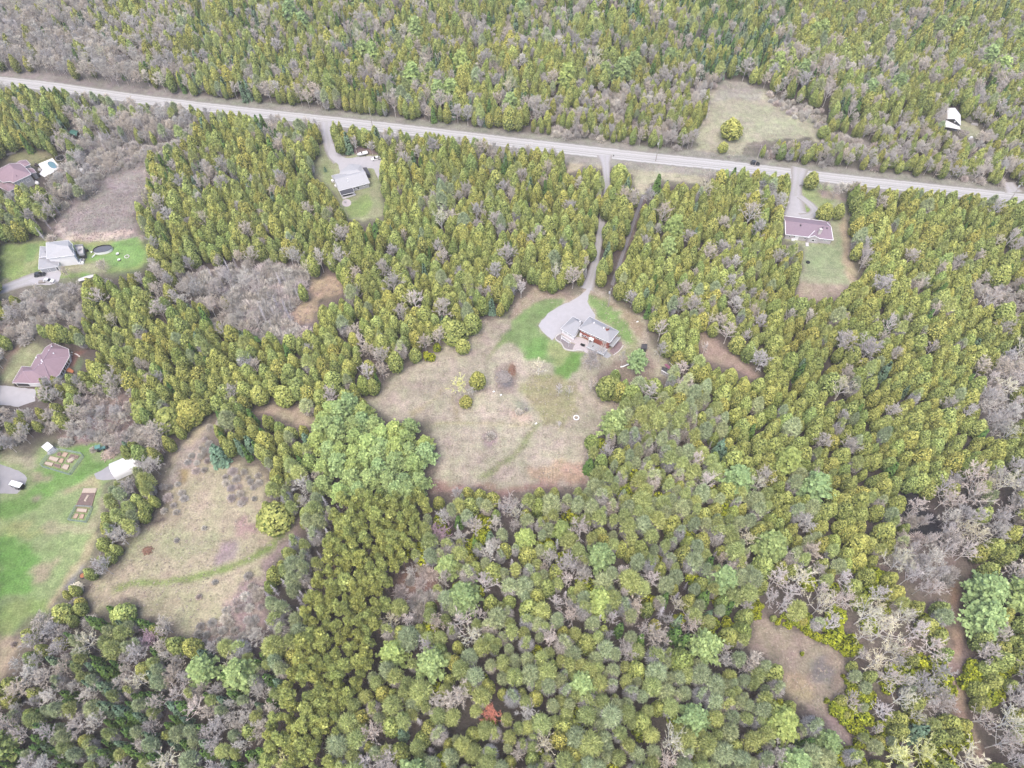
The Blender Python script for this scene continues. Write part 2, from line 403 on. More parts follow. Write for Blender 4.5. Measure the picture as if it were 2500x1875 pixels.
# colours laid over those areas: greener or darker patches, tracks
PAINT = [
    (YARD_C and T20.poly([(760,1180),(960,1200),(1000,1290),(960,1350),(880,1340),(770,1270)]), rgb(160,176,122), 1.0),
    (T20.poly([(800,1580),(960,1590),(1040,1540),(1060,1660),(1040,1790),(800,1790),(790,1700)]), rgb(172,186,146), 1.0),
    (T20.poly([(1020,1340),(1090,1560),(1100,1700),(1130,1830),(1080,1830),(1040,1700),(1030,1500)]), rgb(208,188,164), .8),
    (T21.poly([(760,165),(1120,190),(1150,260),(990,290),(830,310),(740,280)]), rgb(192,172,162), .8),
    (T20.poly([(760,1310),(840,1360),(870,1370),(800,1380),(760,1350)]), rgb(150,180,98), .3),
    (T20.poly([(870,1225),(1000,1240),(1080,1300),(1020,1300),(900,1275)]), rgb(184,160,158), 1.0),
    # main lawn, both lobes
    (KY.poly([(720,440),(980,440),(890,545),(760,640),(630,800),(690,880),(820,990),(880,960),(960,1080),(1080,1150),(1230,1150),(1240,1230),(1180,1350),(1060,1500),(1000,1540),(880,1500),(850,1330),(740,1290),(480,1240),(420,1180),(240,1010),(130,960),(240,890),(250,760),(370,640),(560,500)]), rgb(138, 170, 104), 1.0),
    (KY.poly([(780,1010),(900,1010),(960,1080),(1080,1150),(1060,1210),(960,1330),(860,1340),(800,1200)]), rgb(178,186,134), 1.2),
    (KY.poly([(1080,1150),(1240,1160),(1240,1230),(1180,1350),(1060,1500),(1000,1540),(880,1500),(870,1400),(960,1330),(1060,1230)]), rgb(130, 172, 92), 1.0),
    (KY.poly([(560,1000),(780,980),(780,1160),(600,1240),(470,1200),(380,1060)]), rgb(130, 170, 98), 1.5),
    (KY.poly([(1320,370),(1420,400),(1560,480),(1700,600),(1830,760),(1880,880),(1900,1010),(1820,1060),(1720,940),(1560,780),(1400,660),(1300,480)]), rgb(140, 176, 100), 1.2),
    (KY.poly([(1880,880),(1980,960),(2050,1100),(1900,1200),(1800,1250),(1760,1180),(1820,1060),(1900,1010)]), rgb(176,182,136), 1.5),
    (KY.poly([(1860,1250),(2100,1200),(2212,1350),(2212,1660),(1700,1660),(1560,1500),(1640,1280)]), rgb(178,158,148), 1.5),
    (KY.poly([(1300,330),(1340,330),(1500,420),(1600,480),(1900,640),(2050,800),(2060,960),(1990,960),(1880,860),(1720,600),(1560,480),(1400,400)]), rgb(184,166,144), 1.0),
    (KY.poly([(260,740),(380,640),(560,500),(720,440),(980,440),(1060,480),(1180,410),(1000,360),(700,330),(560,290),(380,470),(240,680)]), rgb(188,170,156), .8),
    # tracks and patches of the big field
    (KM.poly([(1390,20),(1420,90),(1290,240),(1180,370),(1110,430),(1130,370),(1230,240),(1340,60)]), rgb(164,170,124), .5),
    (KM.poly([(1370,20),(1600,90),(1500,110),(1430,100),(1310,210),(1300,170)]), rgb(150,172,112), .6),
    (KM.poly([(620,860),(650,860),(670,1000),(740,1170),(760,1290),(710,1290),(690,1180),(630,1030),(610,900)]), rgb(176,168,134), .4),
    (KM.poly([(0,1150),(200,1050),(380,900),(620,700),(640,730),(420,900),(220,1090),(60,1210),(0,1220)]), rgb(196,184,152), .6),
    (KM.poly([(330,1300),(900,1290),(1500,1320),(1900,1350),(1900,1380),(1500,1345),(900,1315),(330,1325)]), rgb(200,190,154), .4),
    (T11.poly([(870,1430),(960,1390),(1060,1310),(1150,1230),(1220,1140),(1280,1080),(1290,1100),(1240,1170),(1190,1240),(1100,1330),(1010,1400),(930,1450),(880,1450)]), rgb(160,166,122), .5),
    (KM.poly([(1640,770),(1900,600),(2100,560),(2212,640),(2212,1200),(2050,1300),(1900,1200),(1830,1100),(1750,940)]), rgb(186,180,142), 2.0),
    (T11.poly([(1190,820),(1290,770),(1400,780),(1560,860),(1540,960),(1500,1020),(1440,1090),(1330,1100),(1230,1010)]), rgb(180,174,138), 2.5),
    (KM.poly([(1290,480),(1420,400),(1540,400),(1610,520),(1630,640),(1540,720),(1560,900),(1400,860),(1260,800),(1280,640)]), rgb(170,154,148), 1.0),
    (KM.poly([(1350,560),(1430,500),(1500,560),(1550,700),(1480,760),(1390,740),(1320,660)]), rgb(130,128,136), 1.0),
    (KM.poly([(1500,430),(1560,440),(1600,560),(1560,640),(1500,540)]), rgb(176,140,118), .8),
    (KM.poly([(1500,1170),(1600,1130),(1820,1160),(1790,1290),(1700,1330),(1520,1290)]), rgb(222,202,184), .8),
    (KM.poly([(1560,1010),(1700,970),(1800,1050),(1810,1120),(1700,1170),(1580,1130)]), rgb(176,176,162), 1.0),
    (KM.poly([(700,900),(950,900),(960,1060),(850,1100),(740,1060)]), rgb(180,162,164), 1.5),
    (KM.poly([(1080,1480),(1240,1400),(1340,1500),(1280,1620),(1100,1620)]), rgb(186,166,170), 2.0),
    (T11.poly([(560,1545),(590,1430),(680,1440),(780,1480),(900,1490),(1060,1490),(1300,1440),(1560,1400),(1590,1470),(1360,1490),(1060,1560),(830,1490)]), rgb(184,150,142), 1.8),
    (T11.poly([(1230,1390),(1400,1330),(1560,1330),(1560,1440),(1300,1470)]), rgb(206,176,158), 2.0),
    # yard of the white house
    (KD.poly([(0,160),(260,230),(230,500),(100,820),(0,850)]), rgb(178,184,136), 1.5), (KD.poly([(0,240),(200,240),(230,340),(160,520),(0,600)]), rgb(144, 178, 112), 1.2),
    (KD.poly([(1500,230),(1900,130),(2000,300),(2040,500),(1850,640),(1500,640),(1200,520),(1040,520),(1060,440),(1400,420),(1500,330)]), rgb(144, 184, 112), 1.0),
    (KD.poly([(820,190),(1500,190),(1480,260),(1100,290),(840,240)]), rgb(176,176,128), 1.0),
    (KD.poly([(620,620),(900,590),(1300,520),(1450,640),(1300,760),(900,740),(640,680)]), rgb(184,180,154), 1.0),
    (KD.poly([(920,780),(1040,750),(1160,770),(1080,810),(940,820)]), rgb(146, 184, 106), .5),
    # garden yard
    (KG.poly([(420,640),(640,600),(800,640),(1080,700),(1200,640),(1300,420),(1500,300),(1560,200),(1000,250),(1040,290),(1300,380),(1600,480),(1780,480),(1600,600),(1250,820),(1000,980),(800,1050),(600,1240),(300,1300),(0,1420),(0,1130),(300,1060),(500,960),(800,780),(560,720)]), rgb(134, 176, 98), 1.5),
    (KG.poly([(480,700),(620,670),(800,740),(760,810),(560,830)]), rgb(186,176,152), 1.0), (KG.poly([(500,1060),(600,1010),(700,1040),(640,1110),(530,1120)]), rgb(176,156,150), 1.0),
    (KG.poly([(1100,960),(1300,820),(1540,740),(1620,800),(1560,960),(1340,880),(1160,1000),(1000,1040),(960,1010)]), rgb(204,192,158), 1.0),
    (KG.poly([(760,1400),(1000,1500),(1400,1460),(1660,1000),(1620,1500),(1500,1660),(700,1660),(640,1500)]), rgb(192,186,156), 1.5),
    (KG.poly([(0,1480),(200,1420),(500,1500),(700,1660),(0,1660)]), rgb(178,184,130), 2.5),
    (KG.poly([(0,400),(300,420),(560,430),(600,560),(420,640),(300,560),(0,500)]), rgb(186,178,158), 1.5),
    (T02.poly([(-20,150),(140,180),(240,330),(200,480),(100,560),(-20,560)]), rgb(126, 176, 92), 2.5),
    (T02.poly([(180,380),(340,300),(400,330),(320,450),(210,470)]), rgb(186,176,150), 2.0),
    (T02.poly([(340,620),(420,480),(540,350),(600,240),(630,120),(560,180),(480,340),(400,460),(300,600),(260,660)]), rgb(200,186,156), .8),
    (T02.poly([(-20,620),(200,560),(320,560),(290,650),(150,700),(60,790),(-20,790)]), rgb(156,176,112), 2.0),
    (KP.poly([(420,620),(560,420),(760,180),(800,60),(960,0),(960,120),(840,220),(700,420),(620,560),(560,640)]), rgb(168,168,172), .4),
    (T02.poly([(340,610),(365,590),(370,640),(350,670),(330,660)]), rgb(170,168,170), .4),
    # south-west meadow
    (T02.poly([(720,510),(790,460),(880,430),(980,435),(1100,430),(1200,410),(1330,375),(1450,350),(1550,310),(1640,270),(1750,200),(1830,130),(1850,160),(1770,240),(1670,305),(1570,345),(1470,385),(1350,415),(1210,455),(1090,475),(960,470),(870,475),(800,505),(740,540)]), rgb(148,170,98), .3),
    (T02.poly([(900,120),(1150,100),(1400,130),(1450,180),(1400,240),(1200,280),(960,330),(830,330),(820,250)]), rgb(192,188,158), 2.5),
    (T02.poly([(1500,60),(1620,40),(1690,100),(1640,160),(1530,150)]), rgb(186,158,156), 2.0), (T02.poly([(1430,220),(1540,200),(1520,280),(1440,320),(1370,350)]), rgb(182,164,168), 1.5),
    (T02.poly([(1700,420),(1720,300),(1860,160),(1960,20),(1990,30),(1900,180),(1800,320),(1740,420),(1700,700),(1590,800),(1500,860),(1360,850),(1250,800),(1420,720),(1500,560),(1600,430)]), rgb(178,156,160), 1.5),
    (T02.poly([(1000,500),(1300,480),(1420,560),(1380,680),(1200,720),(980,640)]), rgb(196,188,160), 3),
    (T01.poly([(1180,1250),(1260,1200),(1340,1120),(1380,1110),(1330,1200),(1300,1300),(1190,1450),(1100,1500),(1070,1450)]), rgb(190,174,172), 1.2),
    (T01.poly([(1170,1380),(1210,1390),(1220,1450),(1180,1480),(1165,1420)]), rgb(176,152,108), .8),
    # reed bed
    (T00.poly([(430,1530),(600,1500),(850,1480),(880,1520),(700,1550),(470,1565)]), rgb(232,212,200), 1.5),
    (T00.poly([(700,1150),(880,1100),(860,1250),(700,1250)]), rgb(196,186,188), 3),
    # small meadow south-east
    (T22.poly([(840,950),(930,930),(980,1020),(950,1110),(860,1100),(830,1020)]), rgb(150,146,146), 1.2), (T22.poly([(640,1010),(760,1050),(860,1180),(820,1240),(700,1170)]), rgb(206,186,160), 1.2),
    (T22.poly([(480,720),(560,760),(700,850),(680,960),(560,930),(480,840)]), rgb(188,172,158), 2.0),
    (T22.poly([(960,1290),(1040,1360),(1100,1430),(1110,1560),(960,1460),(930,1340)]), rgb(182,164,162), 1.2),
    # trail
    (T22.poly([(1745,450),(1800,450),(1810,600),(1750,620)]), rgb(206,166,144), .8), (T22.poly([(1650,930),(1890,950),(1880,1100),(1700,1120)]), rgb(176,156,154), 2.0),
    # top-right field: bare brush at its head
    (T20.poly([(250,520),(400,530),(540,590),(500,650),(300,640),(180,680)]), rgb(190,184,178), 2.0), (T20.poly([(420,660),(640,720),(860,750),(820,880),(500,890),(400,780)]), rgb(198,198,172), 2.0),
    (T10.poly([(340,950),(420,960),(430,1060),(380,1060),(330,1000)]), rgb(176,140,142), 1.0),
    (F.poly([(724,322),(790,316),(826,330),(800,334),(745,334)]), rgb(172,146,152), .8),
    (F.poly([(690,360),(706,345),(720,372),(712,392),(722,412),(700,400)]), rgb(170,180,134), 1.0), (F.poly([(752,440),(800,415),(806,440),(790,468),(752,470)]), rgb(156,178,112), 1.0),
    (KF.poly([(1560,560),(1900,520),(1960,560),(1800,640),(1680,900),(1560,880),(1520,760)]), rgb(158,110,108), .6), (KF.poly([(1700,760),(1840,640),(1860,800),(1780,1000),(1690,920)]), rgb(128,148,112), .6),
    (KF.poly([(0,1000),(180,640),(300,460),(440,380),(480,440),(260,660),(120,900),(20,1100)]), rgb(186,160,146), .8),
]

def patch_test(PX, PY, X, Y, poly, rough):
    return pip(PX, PY, poly)

xs = np.concatenate([[-3000, -2000, -1000, -800, -600, -450], np.arange(-370, 371, 1.0), [450, 600, 1000, 1500, 2000, 3000]])
ys = np.concatenate([[-3000, -1500, -800, -300, -60, 0], np.arange(10, 520, 1.0), [600, 900, 1500, 2500, 4000]])
GX, GY = np.meshgrid(xs, ys)
nx, ny = len(xs), len(ys)

def warp_px(X, Y, rough):
    WX = X + (vnoise(X, Y, 3.1, 11) + 0.5 * vnoise(X, Y, 1.3, 12) - .75) * 2 * rough
    WY = Y + (vnoise(X, Y, 3.1, 13) + 0.5 * vnoise(X, Y, 1.3, 14) - .75) * 2 * rough
    return project(WX, np.maximum(WY, -100), 0.0)

def ground_maps(X, Y):
    col = np.zeros(X.shape + (3,)); col[:] = FLOOR
    k = vnoise(X, Y, 14, 5)[..., None]
    col = col * (0.75 + 0.5 * k)
    ids = np.zeros(X.shape, int)
    cache = {}
    def w_(r):
        if r not in cache: cache[r] = warp_px(X, Y, r)
        return cache[r]
    base = project(X, np.maximum(Y, -100), 0.0)
    names = ['forest_floor']
    for nm, poly, c, rough in GROUND:
        if nm not in names: names.append(nm)
        col[pip(*w_(rough), poly)] = c
        ids[pip(*base, poly)] = names.index(nm)
    for poly, c, rough in PAINT:
        m = pip(*w_(rough), poly)
        col[m] = 0.12 * col[m] + 0.88 * np.array(c)
    return col, ids, names

_RN = F.poly([(-60,157),(0,164),(110,175),(300,203),(520,229),(700,248),(830,262),(950,276),(1100,294),(1240,310),(1400,328),(1560,344),(1700,361),(1850,378),(2000,394),(2212,417),(2290,425)])
_RS = F.poly([(-60,176),(0,184),(110,200),(300,226),(520,252),(700,272),(830,288),(950,303),(1100,321),(1240,337),(1400,354),(1560,370),(1700,386),(1850,404),(2000,420),(2212,442),(2290,450)])
PAINT.insert(0, ([(x, y - 15) for x, y in _RN] + [(x, y + 4) for x, y in _RN[::-1]], rgb(178, 176, 168), .8))
PAINT.insert(0, ([(x, y + 17) for x, y in _RS] + [(x, y - 4) for x, y in _RS[::-1]], rgb(182, 178, 172), .8))
PAINT.append((F.poly([(-60,-60),(420,-60),(420,225),(-60,170)]), rgb(166, 158, 158), 3)); PAINT.append((F.poly([(140,230),(420,250),(420,330),(300,420),(310,520),(140,500)]) , rgb(172, 164, 164), 2)) if False else None
for P_, c_ in ((F.poly([(-60,-60),(300,-60),(330,215),(-60,170)]), (156,150,146)), (F.poly([(140,230),(420,250),(420,330),(300,420),(290,520),(140,500)]), (168,160,158)), (T21.poly([(2212,560),(1960,720),(1880,850),(1880,980),(2000,1200),(2170,1300),(2300,1600),(2300,560)]), (160,152,148)), (T22.poly([(860,360),(1270,340),(1480,180),(1900,280),(1950,330),(1740,450),(1740,1300),(1650,1420),(1340,1300),(1120,880)]), (160,146,140)), (T01.poly([(-60,180),(420,150),(620,420),(230,400),(-60,700)]), (150,142,138))):
    PAINT.insert(0, (P_, rgb(*c_), 3))
gcol, gid, gnames = ground_maps(GX, GY)
# soften the borders by about a metre
k = np.pad(gcol, ((1, 1), (1, 1), (0, 0)), mode='edge')
gcol = (k[:-2, 1:-1] + k[2:, 1:-1] + k[1:-1, :-2] + k[1:-1, 2:] + 2 * k[1:-1, 1:-1]) / 6
bl = gcol.copy()
for _ in range(26):
    k = np.pad(bl, ((1, 1), (1, 1), (0, 0)), mode='edge'); bl = (k[:-2, 1:-1] + k[2:, 1:-1] + k[1:-1, :-2] + k[1:-1, 2:]) / 4
fl_ = (gid == 0)[..., None]; br = bl.sum(-1, keepdims=True) > gcol.sum(-1, keepdims=True)
gcol = np.where(fl_ & br, .15 * gcol + .85 * bl, gcol)
verts = np.stack([GX, GY, np.zeros_like(GX)], -1).reshape(-1, 3)
idx = np.arange(nx * ny).reshape(ny, nx)
faces = np.stack([idx[:-1, :-1], idx[:-1, 1:], idx[1:, 1:], idx[1:, :-1]], -1).reshape(-1, 4)
fid = gid[:-1, :-1].reshape(-1)
flat = gcol.reshape(-1, 3)
for i, nm in enumerate(gnames):
    sel = faces[fid == i]
    if not len(sel): continue
    used, inv = np.unique(sel, return_inverse=True)
    me = mesh_np(nm, verts[used], inv.reshape(-1, 4), M_GROUND, flat[used])
    tag(link(nm, me), kind='structure')

# roads and drives: sheets a few mm above the ground
def resample(pts, step=1.2):
    out = []
    for a, b in zip(pts, pts[1:]):
        n = max(1, int((Vector(b) - Vector(a)).length / step))
        for i in range(n): out.append(tuple(Vector(a).lerp(Vector(b), i / n)))
    out.append(tuple(pts[-1])); return out

def smooth_line(pts, it=3):
    for _ in range(it):
        q = [pts[0]]
        for a, b in zip(pts, pts[1:]):
            a, b = Vector(a), Vector(b)
            q += [tuple(a.lerp(b, .25)), tuple(a.lerp(b, .75))]
        q.append(pts[-1]); pts = q
    return pts

def mat_gravel(name, base, track, verge, tracks):
    """gravel lane: 'u' runs across the lane (0..1); worn wheel tracks are paler, the edges weedy"""
    m = bpy.data.materials.new(name); m.use_nodes = True
    n = m.node_tree.nodes; L = m.node_tree.links
    b = n['Principled BSDF']; b.inputs['Roughness'].default_value = .95; b.inputs['Specular IOR Level'].default_value = .1
    a = n.new('ShaderNodeAttribute'); a.attribute_name = 'across'
    tc = n.new('ShaderNodeTexCoord')
    nz = n.new('ShaderNodeTexNoise'); nz.inputs['Scale'].default_value = .35; nz.inputs['Detail'].default_value = 5
    L.new(tc.outputs['Object'], nz.inputs['Vector'])
    ad = n.new('ShaderNodeMath'); ad.operation = 'MULTIPLY_ADD'; ad.inputs[1].default_value = .09; L.new(nz.outputs[0], ad.inputs[0])
    sb = n.new('ShaderNodeMath'); sb.operation = 'SUBTRACT'; sb.inputs[1].default_value = .045; L.new(a.outputs['Fac'], sb.inputs[0]); L.new(sb.outputs[0], ad.inputs[2])
    cr = n.new('ShaderNodeValToRGB'); L.new(ad.outputs[0], cr.inputs[0])
    el = cr.color_ramp.elements
    stops = [(0.0, verge), (0.07, verge)] + [s for s in tracks] + [(0.93, verge), (1.0, verge)]
    el[0].position = stops[0][0]; el[0].color = (*stops[0][1], 1); el[1].position = 1; el[1].color = (*stops[-1][1], 1)
    for p, c in stops[1:-1]:
        e = el.new(p); e.color = (*c, 1)
    n2 = n.new('ShaderNodeTexNoise'); n2.inputs['Scale'].default_value = 1.5; n2.inputs['Detail'].default_value = 5
    L.new(tc.outputs['Object'], n2.inputs['Vector'])
    mr = n.new('ShaderNodeMapRange'); mr.inputs[3].default_value = .8; mr.inputs[4].default_value = 1.2; L.new(n2.outputs[0], mr.inputs[0])
    sc = n.new('ShaderNodeVectorMath'); sc.operation = 'SCALE'; L.new(cr.outputs[0], sc.inputs[0]); L.new(mr.outputs[0], sc.inputs['Scale'])
    L.new(sc.outputs[0], b.inputs['Base Color'])
    return m

G1, G2, G3 = rgb(212, 210, 208), rgb(242, 240, 240), rgb(176, 173, 166)
ROADM = mat_gravel('gravel_road', G1, G2, G3, [(0.13, G2), (0.18, rgb(222,220,218)), (0.28, rgb(212,210,209)), (0.34, G2), (0.42, rgb(222,220,219)), (0.52, rgb(228,226,225)), (0.58, rgb(196,194,192)), (0.66, G2), (0.72, rgb(198,196,194)), (0.82, G2), (0.88, rgb(226,224,223))])
DRIVEM = mat_gravel('gravel_drive', G1, G2, rgb(190,184,178), [(0.15, rgb(206,202,204)), (0.28, rgb(220,217,221)), (0.5, rgb(212,210,209)), (0.72, rgb(220,217,221)), (0.86, rgb(206,202,204))])
SHADED = mat_gravel('shaded_forest_lane', G1, G2, rgb(140,132,128), [(0.2, rgb(150,146,150)), (0.3, rgb(176,172,178)), (0.5, rgb(146,140,144)), (0.7, rgb(176,172,178)), (0.8, rgb(146,142,146))])  # drive gravel in darker tones: the wood's shade is put into the colour

def lane(name, edgeA, edgeB, mat, z, rough=.35, label=None):
    """a strip between two edges given as world points"""
    A, B = smooth_line(edgeA), smooth_line(edgeB)
    def even(P, n):
        P = [Vector(p) for p in P]; d = [0]
        for a, b in zip(P, P[1:]): d.append(d[-1] + (b - a).length)
        out = []; j = 0
        for i in range(n):
            t = d[-1] * i / (n - 1)
            while j < len(P) - 2 and d[j + 1] < t: j += 1
            out.append(P[j].lerp(P[j + 1], min(1, max(0, (t - d[j]) / max(1e-6, d[j + 1] - d[j])))))
        return out
    L_ = sum((Vector(b) - Vector(a)).length for a, b in zip(A, A[1:]))
    n = max(8, int(L_ / 1.2)); A, B = even(A, n), even(B, n)
    K = 9; rs = np.random.RandomState(len(name) + n)
    V, U = [], []
    for a, b in zip(A, B):
        ja, jb = (rs.rand() - .5) * rough, (rs.rand() - .5) * rough
        d = (b - a).normalized(); a2, b2 = a + d * ja, b + d * jb
        for k_ in range(K):
            t = k_ / (K - 1); p = a2.lerp(b2, t); V.append((p.x, p.y, z)); U.append(t)
    ii = np.arange(n * K).reshape(n, K)
    Fc = np.stack([ii[:-1, :-1], ii[:-1, 1:], ii[1:, 1:], ii[1:, :-1]], -1).reshape(-1, 4)
    me = mesh_np(name, np.array(V), Fc, mat)
    at_ = me.attributes.new('across', 'FLOAT', 'POINT'); at_.data.foreach_set('value', np.array(U, dtype=np.float32))
    if me.polygons[0].normal.z < 0: me.flip_normals()
    return tag(link(name, me), kind='structure')

def W(crop, pts): return [tuple(crop(x, y)) for x, y in pts]
RN = F.poly([(-60,157),(0,164),(110,175),(300,203),(520,229),(700,248),(830,262),(950,276),(1100,294),(1240,310),(1400,328),(1560,344),(1700,361),(1850,378),(2000,394),(2212,417),(2290,425)])
RS = F.poly([(-60,176),(0,184),(110,200),(300,226),(520,252),(700,272),(830,288),(950,303),(1100,321),(1240,337),(1400,354),(1560,370),(1700,386),(1850,404),(2000,420),(2212,442),(2290,450)])
RN = [(-1400, -20)] * 0 + RN
pA = [tuple(at(*p)) for p in RN]; pB = [tuple(at(*p)) for p in RS]
def extend(P, d=600):
    a, b = Vector(P[0]), Vector(P[1]); c, e = Vector(P[-2]), Vector(P[-1])
    return [tuple(a + (a - b).normalized() * d)] + P + [tuple(e + (e - c).normalized() * d)]
lane('road', extend(pA), extend(pB), ROADM, 0.012)
def offset_strip(center, wd):
    C = [Vector(c) for c in center]; A, B = [], []
    for i, c in enumerate(C):
        d = (C[min(i + 1, len(C) - 1)] - C[max(i - 1, 0)]).normalized(); nrm = Vector((-d.y, d.x, 0))
        wv = wd[i] if isinstance(wd, (list, tuple)) else wd
        A.append(tuple(c + nrm * wv / 2)); B.append(tuple(c - nrm * wv / 2))
    return A, B
def drive(name, crop_pts, wd, mat, z):
    c = [tuple(cr(x, y)) for cr, x, y in crop_pts]
    A, B = offset_strip(c, wd); return lane(name, A, B, mat, z)
drive('driveway', [(T10,1705,1005),(T10,1712,1060),(T10,1718,1130),(T10,1722,1220),(T10,1712,1320),(T10,1690,1420),(T10,1672,1530),(T10,1655,1640),(T11,1638,60),(T11,1620,140),(T11,1590,215)], [8,4.4,3.6,3.4,3.2,3.2,3.2,3.4,3.6,4.2,6], DRIVEM, .016)
drive('driveway', [(T20,760,1085),(T20,745,1180),(T20,730,1260),(T20,735,1340),(T20,725,1400)], [9,5,6,9,12], DRIVEM, .016)
drive('driveway', [(T20,755,1270),(T20,800,1300),(T20,850,1345),(T20,865,1370),(T20,830,1400),(T20,770,1410)], [3.5,3.5,4,5,5,6], DRIVEM, .028)
drive('driveway', [(T20,2110,1180),(T20,2135,1225),(T20,2150,1245)], [6,7,10], DRIVEM, .016)
drive('driveway', [(F,705,262),(F,706,290),(F,712,318),(F,722,336),(F,735,346)], [8,5,6,7,8], DRIVEM, .016)
drive('driveway', [(T01,-120,240),(T01,0,222),(T01,90,190),(T01,170,160),(T01,260,140)], [6,6,6,7,9], DRIVEM, .016)
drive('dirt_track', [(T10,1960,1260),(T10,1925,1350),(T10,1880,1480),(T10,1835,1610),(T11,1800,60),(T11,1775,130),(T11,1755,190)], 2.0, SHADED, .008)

def pad(name, pts, mat, z, rough=.4, h=0.0):
    P = resample([tuple(p) for p in pts] + [tuple(pts[0])], 1.5)[:-1]
    rs = np.random.RandomState(len(P))
    P = [(p[0] + (rs.rand() - .5) * rough, p[1] + (rs.rand() - .5) * rough) for p in P]
    n = len(P)
    area = sum(P[i][0] * P[(i + 1) % n][1] - P[(i + 1) % n][0] * P[i][1] for i in range(n))
    if area < 0: P = P[::-1]
    me = mesh_np(name, [(p[0], p[1], z) for p in P], [tuple(range(n))], mat)
    return link(name, me)
mp('gravel_pad', rgb(222, 219, 224), noise=.08, scale=.5)
mp('gravel_grey', rgb(196, 194, 200), noise=.1, scale=.5)
mp('concrete', rgb(212, 210, 214), noise=.08, scale=.8)
for cr_, pts, m_ in ((KY, [(1300,300),(1200,390),(1050,485),(890,545),(760,640),(630,800),(690,880),(820,1000),(880,930),(940,900),(1240,800),(1400,700),(1400,655),(1330,560),(1292,480),(1310,390),(1345,300)], 'gravel_pad'),
                     (KB, [(560,420),(600,500),(800,660),(820,760),(830,850),(1300,760),(1500,740),(1590,760),(1650,900),(1700,1000),(1720,760),(1790,640),(1790,500),(1540,470),(1230,490),(1090,520),(930,510),(800,420),(770,300),(690,200),(640,180),(590,320)], 'gravel_pad'),
                     (KC, [(560,620),(540,800),(460,1000),(400,1090),(860,1090),(960,1040),(900,960),(760,900),(720,760),(700,620)], 'gravel_pad'),
                     (KD, [(60,860),(190,800),(200,740),(600,690),(620,760),(560,900),(420,940),(200,930)], 'gravel_pad'),
                     (T01, [(-60,830),(90,845),(235,865),(228,940),(120,975),(-60,960)], 'gravel_pad'),
                     (KG, [(-200,480),(0,540),(220,620),(360,680),(430,760),(380,900),(280,1010),(0,1010),(-200,1000)], 'gravel_grey'),
                     (KG, [(1500,700),(1620,640),(1790,540),(1900,640),(1880,780),(1640,790),(1540,770)], 'gravel_grey'),
                     (KG, [(750,350),(840,260),(930,300),(860,370),(760,390)], 'concrete')):
    tag(pad('gravel_pad', [cr_(x, y) for x, y in pts], M[m_], .02), kind='structure')

# ---------------------------------------------------------------- buildings
def inset(poly, d):
    n = len(poly); out = []
    area = sum(poly[i][0] * poly[(i + 1) % n][1] - poly[(i + 1) % n][0] * poly[i][1] for i in range(n))
    s = 1 if area > 0 else -1
    for i in range(n):
        p0, p1, p2 = Vector(poly[i - 1][:2]), Vector(poly[i][:2]), Vector(poly[(i + 1) % n][:2])
        a, b = (p1 - p0).normalized(), (p2 - p1).normalized()
        na, nb = Vector((-a.y, a.x)) * s, Vector((-b.y, b.x)) * s
        m = (na + nb); k = m.length
        m = m / k if k > 1e-6 else na
        out.append(p1 + m * (d / max(.35, m.dot(na))))
    return out

def roof_solid(verts, faces, outline, thick=.22):
    """roof planes (thin slab): top faces, fascia round the outline, soffit below"""
    mb = MB()
    V = [Vector(v) for v in verts]; n = len(V)
    low = [v - Vector((0, 0, thick)) for v in V]
    fs = []
    for f in faces:
        nrm = (V[f[1]] - V[f[0]]).cross(V[f[2]] - V[f[0]])
        f = tuple(f) if nrm.z > 0 else tuple(reversed(f))
        fs.append(f); fs.append(tuple(n + i for i in reversed(f)))
    m = len(outline)
    for i in range(m):
        a, b = outline[i], outline[(i + 1) % m]; fs.append((a, b, n + b, n + a))
    mb.add(V + low, fs); return mb

def window_on(parent, a, b, u, wdt, z0, z1, glass='glass_dark', frame='white_trim', name='window', mull=0, proud=.06):
    """window in the wall plane a->b (2D points, outside on the right-hand side): frame with a pane as its child"""
    a, b = Vector(a[:2]), Vector(b[:2]); d = (b - a).normalized(); nrm = Vector((d.y, -d.x))
    c = a.lerp(b, u) + nrm * proud * .5
    ang = math.atan2(d.y, d.x); zc, h = (z0 + z1) / 2, z1 - z0
    mb = MB(); t = .12
    for dx, dz, sx, sz in ((0, h / 2 - t / 2, wdt, t), (0, -h / 2 + t / 2, wdt, t), (-wdt / 2 + t / 2, 0, t, h - 2 * t), (wdt / 2 - t / 2, 0, t, h - 2 * t)):
        mb.box((c.x + d.x * dx, c.y + d.y * dx, zc + dz), (sx, proud + .1, sz), ang)
    for k_ in range(mull):
        dx = -wdt / 2 + wdt * (k_ + 1) / (mull + 1); mb.box((c.x + d.x * dx, c.y + d.y * dx, zc), (t * .8, proud + .08, h - 2 * t), ang)
    fr = mb.build(name, M[frame], parent)
    p2 = c - nrm * .01
    MB().box((p2.x, p2.y, zc), (wdt - 2 * t + .01, proud, h - 2 * t + .01), ang).build('pane' if name == 'window' else 'panel', M[glass], fr)
    return fr

def hide_child_fix(parent): pass

